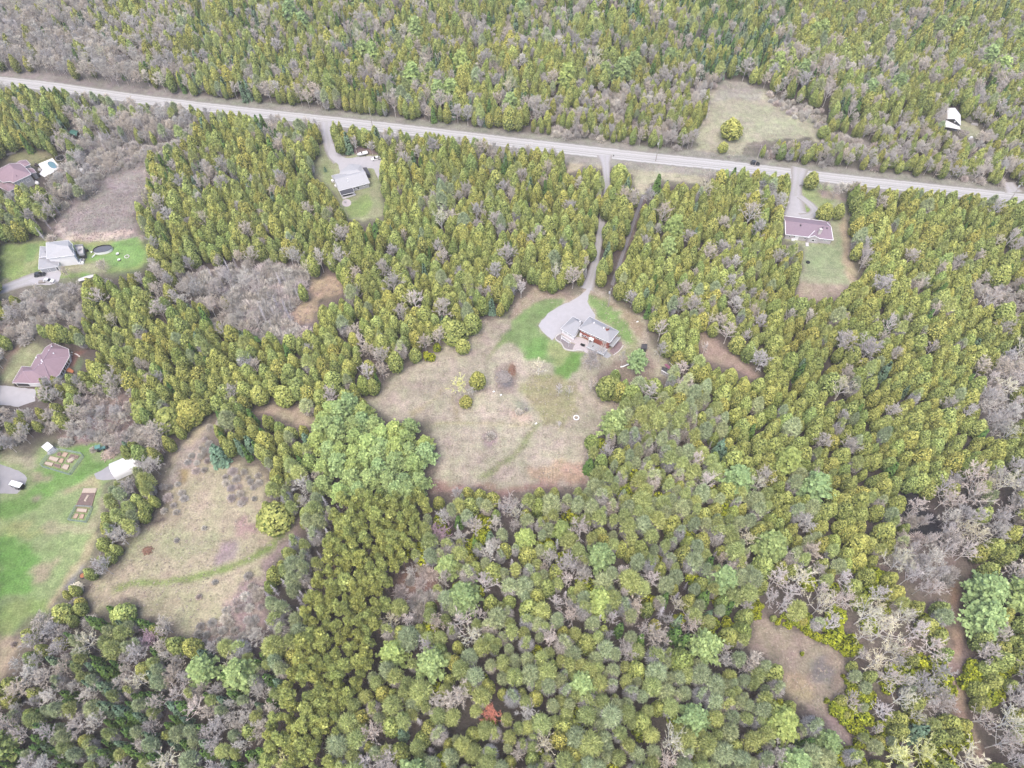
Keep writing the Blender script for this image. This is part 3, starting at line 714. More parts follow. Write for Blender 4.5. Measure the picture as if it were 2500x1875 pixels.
class House:
    def __init__(s, name, label, cat, base):
        s.root = empty(name, (base.x, base.y, 0), label, cat); s.walls = []
    def block(s, outline_world, wall_mat, z_wall, inset_d=.45, faces=None, verts=None, roof_mat='grey_shingle', trim=None, z0=0.0, roof_name='roof', wall_name='wall'):
        P = [Vector(p) for p in outline_world]
        n = len(P)
        area = sum(P[i].x * P[(i + 1) % n].y - P[(i + 1) % n].x * P[i].y for i in range(n))
        ring = inset([(p.x, p.y) for p in P], inset_d)
        if area < 0: ring = ring[::-1]
        w_ = MB().prism([tuple(r) for r in ring], z0, z_wall).build(wall_name, M[wall_mat], s.root)
        r_ = roof_solid(verts, faces, list(range(n))).build(roof_name, M[roof_mat], s.root)
        if trim:
            t = MB()
            for i in range(n):
                a, b = Vector(verts[i]), Vector(verts[(i + 1) % n])
                a = a - Vector((0, 0, .1)); b = b - Vector((0, 0, .1))
                t.bar(a, b, .13, .13, 4)
            t.build('eaves_trim', M[trim], r_)
        s.walls.append(ring)
        return w_, r_, ring

def hip(cr, corners, z, ridge, zr):
    """world verts of a roof: eave corners (crop px at height z) then ridge points at zr"""
    return [cr(x, y, z) for x, y in corners] + [cr(x, y, zr) for x, y in ridge]

def ridge_cap(parent, pts, mat, r=.14):
    MB().tube([Vector(p) + Vector((0, 0, .03)) for p in pts], r, 4).build('ridge_cap', M[mat], parent)

def vent(parent, p, mat='white_trim', s_=.45, h=.5):
    MB().box((p.x, p.y, p.z + h / 2), (s_, s_, h), .4, .85).build('roof_vent', M[mat], parent)

# --- brick house with a white garage (centre of the clearing)
hA = House('brick_house', 'red brick house with pale grey hipped roof and white garage in the central clearing', 'house', KA(1200, 600))
vA = hip(KA, [(805,465),(1095,140),(1895,540),(1640,850)], 5.0, [(1190,300),(1600,500)], 7.0)
wA, rA, ringA = hA.block(vA[:4], 'brick_red', 4.85, .5, [(0,3,5,4),(0,4,1),(1,4,5,2),(2,5,3)], vA, 'grey_shingle', 'white_trim')
ridge_cap(rA, [vA[0], vA[4], vA[5], vA[2]], 'ridge_cap_grey'); ridge_cap(rA, [vA[5], vA[3]], 'ridge_cap_grey', .08)
vG = hip(KA, [(322,462),(640,140),(955,300),(690,690)], 2.9, [(740,245),(880,322)], 4.7)
wG, rG, ringG = hA.block(vG[:4], 'white_siding', 2.75, .45, [(0,3,5,4),(0,4,1),(1,4,5,2),(2,5,3)], vG, 'grey_shingle', 'white_trim', roof_name='garage_roof', wall_name='garage_wall')
ridge_cap(rG, [vG[0], vG[4], vG[5]], 'ridge_cap_grey', .1)
def near_wall(ring, lo, hi):
    """the ring edge whose ends are closest to two world points, oriented with outside to its right"""
    n = len(ring); best = None
    for i in range(n):
        a, b = ring[i], ring[(i + 1) % n]
        for q, r in ((a, b), (b, a)):
            d = (q - Vector(lo[:2])).length + (r - Vector(hi[:2])).length
            if best is None or d < best[0]: best = (d, q, r)
    _, a, b = best
    c = sum(ring, Vector((0, 0))) / n; m = (a + b) / 2; dd = (b - a); nrm = Vector((dd.y, -dd.x))
    if nrm.dot(m - c) < 0: a, b = b, a; rev = True
    else: rev = False
    return (a, b) if not rev else (a, b)
sA = near_wall(ringA, vA[0], vA[3])
def U(edge, u, want):      # fraction counted from the end nearest to point 'want'
    a, b = edge; return u if (a - Vector(want[:2])).length < (b - Vector(want[:2])).length else 1 - u
for u, wd, z0, z1 in ((.1,1.6,.6,1.7),(.2,1.2,1.0,2.0),(.34,1.6,.8,1.9),(.1,1.5,3.5,4.5),(.2,1.5,3.5,4.5),(.32,1.6,3.5,4.5),(.44,1.4,3.5,4.5),(.62,2.2,3.3,4.5),(.72,1.2,3.3,4.5),(.86,1.6,3.3,4.5)):
    window_on(wA, *sA, U(sA, u, vA[0]), wd, z0, z1)
window_on(wA, *sA, U(sA, .035, vA[0]), 1.0, .05, 2.3, 'white_siding', 'white_trim', 'door')
eA = near_wall(ringA, vA[3], vA[2])
for u, wd, z0, z1 in ((.25,1.0,3.0,4.3),(.45,1.5,2.6,4.3),(.7,.9,3.0,4.3)): window_on(wA, *eA, U(eA, u, vA[3]), wd, z0, z1)
sG = near_wall(ringG, vG[0], vG[3])
for u in (.22, .29, .36, .62, .69, .76): window_on(wG, *sG, U(sG, u, vG[0]), .95, 1.5, 2.3)
nA = near_wall(ringG, vG[0], vG[1])
for u in (.3, .7): window_on(wG, *nA, u, 2.6, .05, 2.3, 'white_siding', 'white_trim', 'garage_door', 0)
for x, y, z in ((1220,318,6.9),(1480,455,6.9)): vent(rA, KA(x, y, z), s_=.45)
vent(rG, KA(840, 285, 4.6), s_=.45)
pc = KA(1578, 500, 6.8)
ch = MB().box((pc.x, pc.y, 7.1), (1.1, .9, 2.0), .45).build('chimney', M['brick_red'], rA)
MB().box((pc.x, pc.y, 8.18), (1.3, 1.1, .14), .45).box((pc.x, pc.y, 8.4), (.5, .4, .3), .45).build('chimney_cap', M['stone_grey'], ch) if False else MB().box((pc.x, pc.y, 8.2), (1.3, 1.1, .16), .45).build('cap', M['dead_wood'], rA)
# porch hood, back deck, side balcony
dS = (sA[1] - sA[0]).normalized(); nS = Vector((dS.y, -dS.x)); angS = math.atan2(dS.y, dS.x)
q = KA(1180, 800, 1.2)
pb = MB(); pw = sA[0].lerp(sA[1], U(sA, .43, vA[0])); pcn = pw + nS * .7
for sx in (-.8, .8): pb.box((pcn.x + dS.x * sx, pcn.y + dS.y * sx, 1.2), (.14, 1.2, 2.4), angS)
pb.box((pcn.x, pcn.y, 2.5), (1.9, 1.5, .12), angS)
pb.build('porch', M['white_trim'], hA.root)
cD = sA[0].lerp(sA[1], U(sA, .72, vA[0])) + nS * 2.4
dk = MB().box((cD.x, cD.y, .62), (8.0, 4.0, .16), angS).build('deck', M['deck_grey'], hA.root)
rl = MB()
for sx in np.linspace(-3.9, 3.9, 12): rl.box((cD.x + dS.x * sx + nS.x * 2.1, cD.y + dS.y * sx + nS.y * 2.1, 1.1), (.07, .07, .9), angS)
rl.box((cD.x + nS.x * 2.1, cD.y + nS.y * 2.1, 1.55), (8.0, .1, .07), angS); rl.build('railing', M['white_trim'], dk)
for sx in (-3.8, 0, 3.8): MB().box((cD.x + dS.x * sx + nS.x * 1.8, cD.y + dS.y * sx + nS.y * 1.8, .27), (.18, .18, .54), angS).build('post', M['white_trim'], dk)
dE = (eA[1] - eA[0]).normalized(); nE = Vector((dE.y, -dE.x)); cE = eA[0].lerp(eA[1], .5) + nE * 1.0
bk = MB().box((cE.x, cE.y, 2.3), ((eA[1] - eA[0]).length * .9, 1.9, .16), math.atan2(dE.y, dE.x)); bk.build('balcony', M['deck_grey'], hA.root)
bl = MB().box((cE.x + nE.x * .9, cE.y + nE.y * .9, 2.9), ((eA[1] - eA[0]).length * .9, .08, 1.0), math.atan2(dE.y, dE.x)); bl.build('balcony_railing', M['white_trim'], hA.root)

# patio, retaining wall, garden bed, pergola
pt = pad('patio', [KA(x, y) for x, y in [(700,690),(830,700),(900,720),(1140,840),(1180,930),(1300,1000),(1350,1130),(1180,1190),(1060,1150),(925,1075),(915,1050),(700,1050),(640,1040),(680,940),(720,880),(600,830),(330,600),(330,560),(640,740)]], M['patio_stone'], .03, .1)
tag(pt, kind='structure')
wallpts = [(330,600),(240,640),(180,700),(185,760),(250,810),(330,850),(370,920),(400,990),(470,1030),(540,1050),(620,1060),(700,1065),(800,1045),(915,1062)]
rw = MB(); wp = smooth_line([tuple(KA(x, y, .35)) for x, y in wallpts], 2)
for a, b in zip(wp, wp[1:]):
    a, b = Vector(a), Vector(b); c = (a + b) / 2; d = b - a
    rw.box((c.x, c.y, .3), (d.length + .06, .4, .6), math.atan2(d.y, d.x))
o = rw.build('retaining_wall', M['wall_stone']); tag(o, 'curved cream stone retaining wall round the patio garden below the white garage', 'wall')
gb = pad('garden_bed', [KA(x, y) for x, y in [(330,620),(250,660),(200,710),(205,750),(270,800),(350,840),(395,910),(430,980),(500,1020),(560,1035),(640,1030),(660,960),(710,890),(560,850)]], mp('bed_grey', rgb(176,166,168), noise=.25, scale=2.5), .04, .1)
tag(gb, kind='structure')
rootp = empty('pergola', KA(470, 780, 0), 'white slatted pergola beside the garage of the brick house', 'pergola')
a0, a1 = KA(345, 650, 2.2), KA(590, 800, 2.2); b0, b1 = KA(330, 720, 2.2), KA(545, 860, 2.2)
for a, b in ((a0, a1), (b0, b1)): MB().bar(a, b, .07, .07, 4).build('beam', M['white_trim'], rootp)
for i in range(11):
    t = i / 10; p, q_ = a0.lerp(a1, t), b0.lerp(b1, t); up = Vector((0, 0, .1))
    MB().bar(p + up, q_ + up, .06, .06, 4).build('slat', M['white_trim'], rootp)
for p in (a0, a1, b0, b1): MB().bar((p.x, p.y, 0), (p.x, p.y, 2.2), .08, .08, 4).build('post', M['white_trim'], rootp)
rt = empty('patio_table', KA(912, 930), 'small dark rectangular fire table standing alone on the pink patio', 'table', rz=.4)
c_ = KA(912, 930); MB().box((c_.x, c_.y, .66), (1.9, 1.0, .1), -.45).build('table_top', M['black_part'], rt); MB().box((c_.x, c_.y, .3), (1.3, .6, .6), -.45).build('base', M['black_part'], rt)
for (x, y, lb) in ((1150,1120,'grey garden chair at the lower edge of the patio'), (1180,990,'dark patio chair beside the brown patch of the terrace')):
    c_ = KA(x, y); r = empty('garden_chair', c_, lb, 'chair')
    MB().box((c_.x, c_.y, .42), (.6, .6, .08), .3).build('seat', M['stone_grey' if x < 1170 else 'black_part'], r)
    MB().box((c_.x + .1, c_.y + .28, .8), (.6, .08, .7), .3).build('backrest', M['stone_grey' if x < 1170 else 'black_part'], r)
    for sx in (-.25, .25):
        for sy in (-.25, .25): MB().box((c_.x + sx, c_.y + sy, .2), (.06, .06, .4)).build('leg', M['black_part'], r)
pp = pad('round_terrace', [KA(x, y) for x, y in [(1420,930),(1600,1100),(1690,1180),(1640,1240),(1570,1270),(1480,1230),(1400,1120),(1330,1010)]], M['deck_grey'], .035, .1); tag(pp, kind='structure')
sb = pad('shrub_bed', [KA(x, y) for x, y in [(1740,950),(1850,830),(1960,820),(1990,900),(1900,1060),(1750,1180),(1620,1080)]], mp('bed_mauve', rgb(172,148,150), noise=.3, scale=2.5), .03, .3); tag(sb, kind='structure')
edge = [tuple(KA(x, y, .1)) for x, y in [(2010,920),(1960,1000),(1880,1085),(1740,1190)]]
tag(MB().tube(edge, .2, 5).build('bed_edging', M['wall_stone']), 'pale stone edging along the mauve shrub bed east of the brick house', 'edging')
# curved white log with upright sticks
lg = [tuple(KS(x, y, .25)) for x, y in [(385,835),(440,832),(500,812),(560,785),(598,768)]]
tag(MB().tube(smooth_line(lg, 2), .28, 7).build('fallen_birch_log', M['white_trim']), 'curved white birch log lying on the lawn edge below the brick house', 'log')

# sheds in the clearing
def gable_shed(name, label, cr, nl, nr, fl, fr, z_e, z_r, roof_m, wall_m, over=.25, doors=(), cat='shed', dirn=0, zfloor=0.0):
    """eave corners near-left, near-right, far-left, far-right; ridge runs across (dirn 0: left-right, 1: near-far)"""
    P = [cr(*nl, z_e), cr(*nr, z_e), cr(*fr, z_e), cr(*fl, z_e)]
    if dirn == 0: R = [(P[0] + P[3]) / 2, (P[1] + P[2]) / 2]; fs = [(0, 1, 5, 4), (3, 4, 5, 2)]
    else: R = [(P[0] + P[1]) / 2, (P[3] + P[2]) / 2]; fs = [(0, 4, 5, 3), (1, 2, 5, 4)]
    R = [Vector((r.x, r.y, z_r)) for r in R]
    c = sum(P, Vector()) / 4
    root = empty(name, (c.x, c.y, 0), label, cat)
    V = P + R
    mb = MB(); n = 6; low = [v - Vector((0, 0, .15)) for v in V]; F2 = []
    for f in fs:
        nn = (V[f[1]] - V[f[0]]).cross(V[f[2]] - V[f[0]])
        f = f if nn.z > 0 else f[::-1]
        F2 += [f, tuple(n + i for i in reversed(f))]
    ol = [0, 1, 5, 2, 3, 4] if dirn == 0 else [0, 4, 1, 2, 5, 3]
    for i in range(6): a, b = ol[i], ol[(i + 1) % 6]; F2.append((a, b, n + b, n + a))
    mb.add(V + low, F2); rf = mb.build('roof', M[roof_m], root)
    ring = [c + (Vector((p.x, p.y, 0)) - Vector((c.x, c.y, 0))) * .88 for p in P]
    vs = [(p.x, p.y, zfloor) for p in ring] + [(p.x, p.y, z_e - .12) for p in ring]
    g = [c + (r - Vector((c.x, c.y, r.z))) * .88 for r in R]; g = [Vector((a.x, a.y, z_r - .25)) for a in g]
    vs += [tuple(g[0]), tuple(g[1])]
    if dirn == 0: wf = [(0, 1, 5, 4), (2, 3, 7, 6), (3, 0, 4, 8, 7), (1, 2, 6, 9, 5), (4, 5, 9, 8), (6, 7, 8, 9)]
    else: wf = [(0, 1, 5, 8, 4), (2, 3, 7, 9, 6), (3, 0, 4, 7), (1, 2, 6, 5), (4, 8, 9, 7), (5, 6, 9, 8)]
    wl = MB().add(vs, wf).build('wall', M[wall_m], root)
    r2 = [Vector((p.x, p.y)) for p in ring]
    for (i, u, wd, z0, z1, gm) in doors:
        a, b = r2[i], r2[(i + 1) % 4]
        cc = sum(r2, Vector((0, 0))) / 4; dd = b - a
        if Vector((dd.y, -dd.x)).dot((a + b) / 2 - cc) < 0: a, b = b, a; u = 1 - u
        window_on(wl, a, b, u, wd, z0, z1, gm, 'white_trim', 'window' if z0 > .3 else 'door')
    return root, rf, wl
gable_shed('garden_shed', 'dark gabled garden shed beside the light green pine east of the brick house', KS, (935,335), (1105,350), (955,225), (1100,215), 2.3, 3.2, 'dark_shingle', 'dark_door', doors=((1, .5, 1.0, .05, 1.9, 'white_trim'),), dirn=0)
gable_shed('cabin', 'small dark-roofed cabin with pale fascia and magenta tarp behind the cedars', KS, (1495,925), (1705,1045), (1500,830), (1740,900), 2.5, 3.2, 'dark_shingle', 'stone_cladding', doors=((0, .4, .9, 1.0, 1.8, 'glass_dark'),))
p_ = [KS(x, y, 2.75) for x, y in ((1560,785),(1640,770),(1740,860),(1730,950),(1650,890))]
tag(MB().prism([(p.x, p.y) for p in p_], 3.1, 3.2).build('tarp', M['magenta_tarp']), 'magenta tarp spread over the far slope of the cabin roof', 'tarp')
for x, y in ((1500,930),(1700,1045)): pass
c_ = KS(1600, 990, 2.6)
tag(MB().bar(KS(1490, 928, 2.45), KS(1705, 1050, 2.45), .16, .16, 4).build('fascia_board', M['white_trim']), 'pale board along the near eave of the dark-roofed cabin', 'board')

# --- grey roofed bungalow by the road
hB = House('grey_bungalow', 'long grey-roofed bungalow with back deck south of the road left of centre', 'house', KB(1050, 1050))
vB = hip(KB, [(805,1250),(1500,1070),(1325,735),(640,908)], 2.9, [(700,1015),(1395,845)], 5.2)
vB[4] = Vector((*((vB[0] + vB[3]) / 2)[:2], 5.0)); vB[5] = Vector((*((vB[1] + vB[2]) / 2)[:2], 5.0))
wB, rB, ringB = hB.block(vB[:4], 'grey_siding', 2.8, .4, [(0,1,5,4),(2,3,4,5),(0,4,3),(1,2,5)], vB, 'pale_shingle', 'white_trim')
vB2 = hip(KB, [(820,835),(1060,640),(1300,665),(1420,880),(1000,985),(900,938)], 3.3, [(1090,790),(1220,770)], 5.0)
wB2, rB2, _ = hB.block(vB2[:6], 'grey_siding', 2.9, .5, [(0,6,1),(1,6,7,2),(2,7,3),(3,7,6,4),(4,6,5),(5,6,0)], vB2, 'pale_shingle', None, roof_name='garage_roof', wall_name='garage_wall')
ridge_cap(rB, [KB(645,912,3.35), KB(900,942,4.2), KB(985,852,3.9), KB(1190,862,4.2), KB(1320,745,3.4)], 'grey_shingle', .13)
vP = hip(KB, [(860,1350),(1150,1285),(1110,1185),(812,1255)], 2.3, [], 0); vP[2].z = vP[3].z = 2.85
wP, rP, _ = hB.block(vP, 'dark_door', 2.1, .8, [(0,1,2,3)], vP, 'dark_shingle', 'white_trim', roof_name='porch_roof', wall_name='porch_wall')
vS = hip(KB, [(1420,875),(1515,885),(1430,722),(1330,730)], 2.5, [], 0)
hB.block(vS, 'dark_door', 2.3, .3, [(0,1,2,3)], vS, 'dark_shingle', None, roof_name='lean_to_roof', wall_name='lean_to_wall')
sB = near_wall(ringB, vB[0], vB[1])
for u, wd, z0, z1 in ((.48,1.3,1.3,2.3),(.56,.8,1.4,2.3),(.62,1.1,.3,2.3),(.84,.9,1.4,2.3),(.88,.8,1.4,2.3)): window_on(wB, *sB, U(sB, u, vB[0]), wd, z0, z1)
for x, y in ((1000,985),(1000,945),(1010,1040),(1110,915),(1220,885),(790,1055),(1350,915)): vent(rB, KB(x, y, 4.3), 'white_trim' if y in (985,1040) else 'stone_grey', .35, .35)
dkB = [KB(x, y, .5) for x, y in ((860,1365),(1160,1300),(1185,1340),(890,1430))]
MB().prism([(p.x, p.y) for p in dkB], .1, .5).build('deck', M['deck_white'], hB.root)
tag(pad('round_patio', [KB(980 + 105 * math.cos(a), 1525 + 85 * math.sin(a)) for a in np.linspace(0, 2 * math.pi, 20)[:-1]], M['patio_stone'], .03, .15), kind='structure')
c_ = KB(950, 1515); r = empty('patio_set', c_, 'round garden table on the circular patio behind the grey bungalow', 'table')
MB().bar((c_.x, c_.y, .7), (c_.x, c_.y, .76), .6, .6, 12).build('table_top', M['stone_grey'], r); MB().bar((c_.x, c_.y, 0), (c_.x, c_.y, .7), .06, .06, 6).build('leg', M['stone_grey'], r)
for x, y, s_ in ((660,1025,1.5),(730,1140,1.2)):
    c_ = KB(x, y, .5); tag(MB().box((c_.x, c_.y, .45), (1.0, s_, .9), .4, .92).build('propane_tank' if s_ > 1.3 else 'utility_box', M['white_siding']), 'white %s against the left gable of the grey bungalow' % ('long tank, the farther one,' if s_ > 1.3 else 'box, the nearer one,'), 'tank' if s_ > 1.3 else 'box')

# --- mauve roofed bungalow
hC = House('mauve_roofed_bungalow', 'bungalow with mauve shingle roof, white trim and stone chimney below the drive', 'house', KC(900, 1350))
ez, rz_ = 2.9, 5.2
nl, nr = KC(455,1362,ez), KC(1378,1472,ez); r1, r2 = KC(450,1105,rz_), KC(1338,1215,rz_)
fl, fr_ = Vector((2*r1.x-nl.x, 2*r1.y-nl.y, ez)), Vector((2*r2.x-nr.x, 2*r2.y-nr.y, ez))
vC = [nl, nr, fr_, fl, r1, r2]
wC, rC, ringC = hC.block(vC[:4], 'stone_cladding', 2.8, .4, [(0,1,5,4),(2,3,4,5)], vC, 'mauve_shingle', None)
tr = MB()
for a, b in ((nl, nr), (nl, r1), (r1, fl), (nr, r2), (r2, fr_), (fl, fr_)): tr.bar(a, b, .14, .14, 4)
tr.build('eaves_trim', M['white_trim'], rC)
[MB().add([(p.x, p.y, z) for p, z in q3], [(0, 1, 2)]).build('gable', M['white_siding'], hC.root) for q3 in (((nl, 2.7), (fl, 2.7), (r1, 4.9)), ((nr, 2.7), (fr_, 2.7), (r2, 4.9)))]
ridge_cap(rC, [r1, r2], 'ridge_cap_mauve')
# far wings seen over the ridge
for i, (pts, zz) in enumerate((([(800,1130),(1010,1135),(1040,1090),(950,1068),(870,1080)], 4.3), ([(1160,1165),(1330,1190),(1310,1115),(1200,1105)], 4.3), ([(540,1100),(660,1112),(640,1078),(570,1072)], 4.2))):
    vs = [KC(x, y, zz if j < 2 else 3.2) for j, (x, y) in enumerate(pts)]
    roof_solid(vs, [tuple(range(len(vs)))], list(range(len(vs)))).build('wing_roof', M['mauve_shingle'], hC.root)
    ws = inset([(v.x, v.y) for v in vs], .5); MB().prism([tuple(x) for x in ws], 0, 3.0).build('wing_wall', M['stone_cladding'], hC.root)
# front gable
g = [KC(885,1425,2.95), KC(1130,1450,2.95), KC(1025,1290,4.9), KC(1018,1388,4.5)]
MB().add([tuple(v) for v in g], [(0, 3, 2), (3, 1, 2)]).build('front_gable_roof', M['mauve_shingle'], hC.root)
t = MB(); [t.bar(a, b, .15, .15, 4) for a, b in ((g[0], g[3]), (g[3], g[1]), (g[0], g[2]))]; t.build('gable_trim', M['white_trim'], hC.root)
fw = [KC(905,1520,0), KC(1115,1545,0)]; ft = [Vector((g[0].x + .3, g[0].y + .2, 2.9)), Vector((g[1].x - .3, g[1].y + .2, 2.9)), Vector((g[3].x, g[3].y + .2, 4.3))]
b0_, b1_ = ft[0], ft[1]
bay = MB().add([(b0_.x, b0_.y, 0), (b1_.x, b1_.y, 0), (b1_.x, b1_.y, 2.9), (ft[2].x, ft[2].y, 4.3), (b0_.x, b0_.y, 2.9), (b0_.x, b0_.y + 2.5, 0), (b1_.x, b1_.y + 2.5, 0), (b1_.x, b1_.y + 2.5, 2.9), (b0_.x, b0_.y + 2.5, 2.9)], [(0, 1, 2, 3, 4), (1, 6, 7, 2), (5, 0, 4, 8)]).build('front_bay', M['stone_cladding'], hC.root)
for u, wd, z0, z1 in ((.3,.5,1.1,2.2),(.5,1.3,1.0,2.2),(.7,.5,1.1,2.2)): window_on(bay, (b0_.x, b0_.y), (b1_.x, b1_.y), u, wd, z0, z1)
sC = near_wall(ringC, nl, nr)
for u, wd, z0, z1 in ((.09,1.0,1.5,2.3),(.2,.9,1.4,2.3),(.43,.9,1.2,2.3),(.85,.5,1.3,2.3),(.88,.5,1.3,2.3),(.91,.5,1.3,2.3)): window_on(wC, *sC, U(sC, u, nl), wd, z0, z1)
window_on(wC, *sC, U(sC, .25, nl), 1.6, .05, 2.4, 'white_siding', 'white_trim', 'door')
c_ = KC(1110, 1330, 4.2); MB().box((c_.x, c_.y, 4.6), (1.1, 1.0, 3.8), .1).build('chimney', M['wall_stone'], rC)
for x, y in ((745,1190),(1170,1240),(1255,1245)): vent(rC, KC(x, y, 5.0), 'dark_shingle', .5, .5)
c_ = KC(600, 1465, .4); tag(MB().box((c_.x, c_.y, .4), (1.3, .8, .8), 0).build('air_conditioner', M['white_trim']), 'white air conditioner unit under the back wall of the mauve-roofed bungalow', 'air conditioner')
c_ = KC(875, 1570, .2); tag(MB().box((c_.x, c_.y, .15), (1.4, 1.0, .3), 0).box((c_.x, c_.y + .9, .4), (1.4, .8, .5), 0).build('back_steps', M['deck_white']), 'white steps at the back door of the mauve-roofed bungalow', 'steps')
c_ = T21(813, 42); tag(MB().bar((c_.x, c_.y, 0), (c_.x, c_.y, .35), .9, .9, 12).bar((c_.x, c_.y, .35), (c_.x, c_.y, .4), .6, .6, 12).build('fire_pit', M['black_part']), 'round dark fire pit on the lawn below the mauve-roofed bungalow', 'fire pit')

# --- two-storey white house
hD = House('white_two_storey_house', 'two-storey white house with grey roof and double garage on the left lawn', 'house', KD(600, 450))
vD = hip(KD, [(372,492),(835,432),(800,240),(735,180),(362,222)], 6.0, [(560,262),(740,285)], 8.2)
wD, rD, ringD = hD.block(vD[:5], 'white_siding', 5.9, .45, [(0,1,6,5),(1,2,6),(2,3,6),(3,4,5,6),(4,0,5)], vD, 'pale_shingle', 'white_trim')
vD2 = hip(KD, [(245,470),(410,455),(430,300),(262,285)], 4.2, [(330,380)], 5.4)
hD.block(vD2[:4], 'white_siding', 4.1, .4, [(0,1,4),(1,2,4),(2,3,4),(3,0,4)], vD2, 'grey_shingle', 'white_trim', roof_name='wing_roof', wall_name='wing_wall')
vD3 = hip(KD, [(232,672),(560,618),(582,545),(440,475),(340,455),(243,482)], 3.0, [(395,560)], 4.3)
wD3, rD3, ringD3 = hD.block(vD3[:6], 'white_siding', 2.9, .3, [(0,1,6),(1,2,6),(2,3,6),(3,4,6),(4,5,6),(5,0,6)], vD3, 'grey_shingle', 'white_trim', roof_name='garage_roof', wall_name='garage_wall')
sD3 = near_wall(ringD3, vD3[0], vD3[1])
for u, wd in ((.27, 3.6), (.62, 3.6)): window_on(wD3, *sD3, U(sD3, u, vD3[0]), wd, .05, 2.4, 'garage_door', 'white_trim', 'garage_door')
window_on(wD3, *sD3, U(sD3, .9, vD3[0]), 1.0, .05, 2.3, 'glass_dark', 'white_trim', 'door')
sD = near_wall(ringD, vD[0], vD[1])
for u, wd, z0, z1 in ((.38,.7,5.0,5.7),(.45,.7,5.0,5.7)): window_on(wD, *sD, U(sD, u, vD[0]), wd, z0, z1)
eD = near_wall(ringD, vD[1], vD[2])
for u, wd, z0, z1 in ((.2,.9,3.6,5.2),(.25,.8,.9,2.2),(.65,1.8,3.2,5.2)): window_on(wD, *eD, U(eD, u, vD[1]), wd, z0, z1)
dkD = [KD(x, y, 2.4) for x, y in ((845,292),(995,278),(1012,428),(925,442))]
od = MB().prism([(p.x, p.y) for p in dkD], 2.2, 2.4).build('deck', M['deck_white'], hD.root)
rr = MB()
for a, b in zip(dkD, dkD[1:] + dkD[:1]):
    c = (a + b) / 2; d = b - a; rr.box((c.x, c.y, 2.95), (d.length, .08, 1.0), math.atan2(d.y, d.x))
rr.build('railing', M['garage_door'], od)
MB().prism([(p.x * .98 + dkD[0].x * .02, p.y) for p in dkD], 0.1, 2.15).build('deck_skirt', M['dark_door'], od)
c_ = KD(930, 350, 2.4); r = empty('deck_table', (c_.x, c_.y, 2.4), 'grey table with chairs standing on the raised deck of the white house', 'table')
MB().box((c_.x, c_.y, 3.1), (1.6, 1.0, .08), .3).build('table_top', M['stone_grey'], r); MB().box((c_.x, c_.y, 2.75), (.9, .5, .65), .3).build('base', M['stone_grey'], r)
for i, (x, y) in enumerate(((955,520),(990,520),(935,568),(975,566))):
    c_ = KD(x, y, .4); tag(MB().bar((c_.x, c_.y, 0), (c_.x, c_.y, .8), .75, .75, 10).build('rain_barrel', M['tarp_white'] if i != 1 else M['stone_grey']), ['white round tub nearest the deck at the right wall of the white house','grey round tub farthest out beside the white house','white tub hard against the corner of the white house','white tub at the outer corner of the white house'][i], 'tub')
c_ = KD(1050, 355, .5); tag(MB().box((c_.x, c_.y, .5), (1.4, .7, 1.0), -.2, .8).build('barbecue', M['black_part']), 'black barbecue between the raised deck and the oval pool', 'barbecue')
# oval pool
rp = empty('oval_pool', KD(1310, 335), 'large oval above-ground pool with dark cover on the lawn', 'pool')
c0, ax, ay = KD(1312, 325, 1.3), KD(1475, 300, 1.3), KD(1318, 263, 1.3)
u_ = (ax - c0); v_ = (ay - c0); v_ = v_ - u_ * (v_.dot(u_) / u_.dot(u_))
def oval(k, z): return [(c0.x + u_.x * k * math.copysign(abs(math.cos(t)) ** .8, math.cos(t)) + v_.x * (1 - (1 - k) * 2.2) * math.sin(t), c0.y + u_.y * k * math.copysign(abs(math.cos(t)) ** .8, math.cos(t)) + v_.y * (1 - (1 - k) * 2.2) * math.sin(t), z) for t in np.linspace(0, 2 * math.pi, 33)[:-1]]
o1, o2 = oval(1, 1.3), oval(.96, 1.3); n = 32
mb = MB().add([(x, y, 0) for x, y, z in o1] + o1, [(i, (i + 1) % n, n + (i + 1) % n, n + i) for i in range(n)]); mb.build('wall', M['white_siding'], rp)
mb = MB().add(o1 + o2 + [(x, y, .9) for x, y, z in o2], [(i, (i + 1) % n, n + (i + 1) % n, n + i) for i in range(n)] + [(n + i, n + (i + 1) % n, 2 * n + (i + 1) % n, 2 * n + i) for i in range(n)]); mb.build('rim', M['black_part'], rp)
MB().add([(x, y, .92) for x, y, z in oval(.955, 0)], [tuple(range(n))]).build('cover', M['pool_cover'], rp)
tag(MB().bar(KD(1190, 420, 1.2), KD(1140, 470, .1), .25, .25, 4).build('pool_ladder', M['white_trim']), 'white ladder leaning at the near left end of the oval pool', 'ladder')
tag(MB().bar(KD(1128,380,0), KD(1128,380,.8), .35, .35, 8).build('pool_pump', M['white_trim']), 'white pump at the left end of the oval pool', 'pump')
for x, y, lb in ((1575,425,'upper of two white-topped boxes on the green lawn by the oval pool'),(1602,525,'lower of two white-topped boxes on the green lawn by the oval pool')):
    c_ = KD(x, y); r = empty('storage_box', c_, lb, 'box', 'white-topped boxes on the lawn')
    MB().box((c_.x, c_.y, .3), (.95, .9, .6), .2).build('body', M['black_part'], r); MB().box((c_.x, c_.y, .65), (1.05, 1.0, .1), .2).build('lid', M['white_trim'], r)
c_ = KD(1730, 462); mb = MB()
for i in range(12):
    a = i * math.pi / 6; mb.box((c_.x + .95 * math.cos(a), c_.y + .95 * math.sin(a), .15), (.45, .3, .3), a + 1.57)
tag(mb.build('stone_ring', M['wall_stone']), 'pale stone fire ring on the lawn of the white house', 'fire ring')

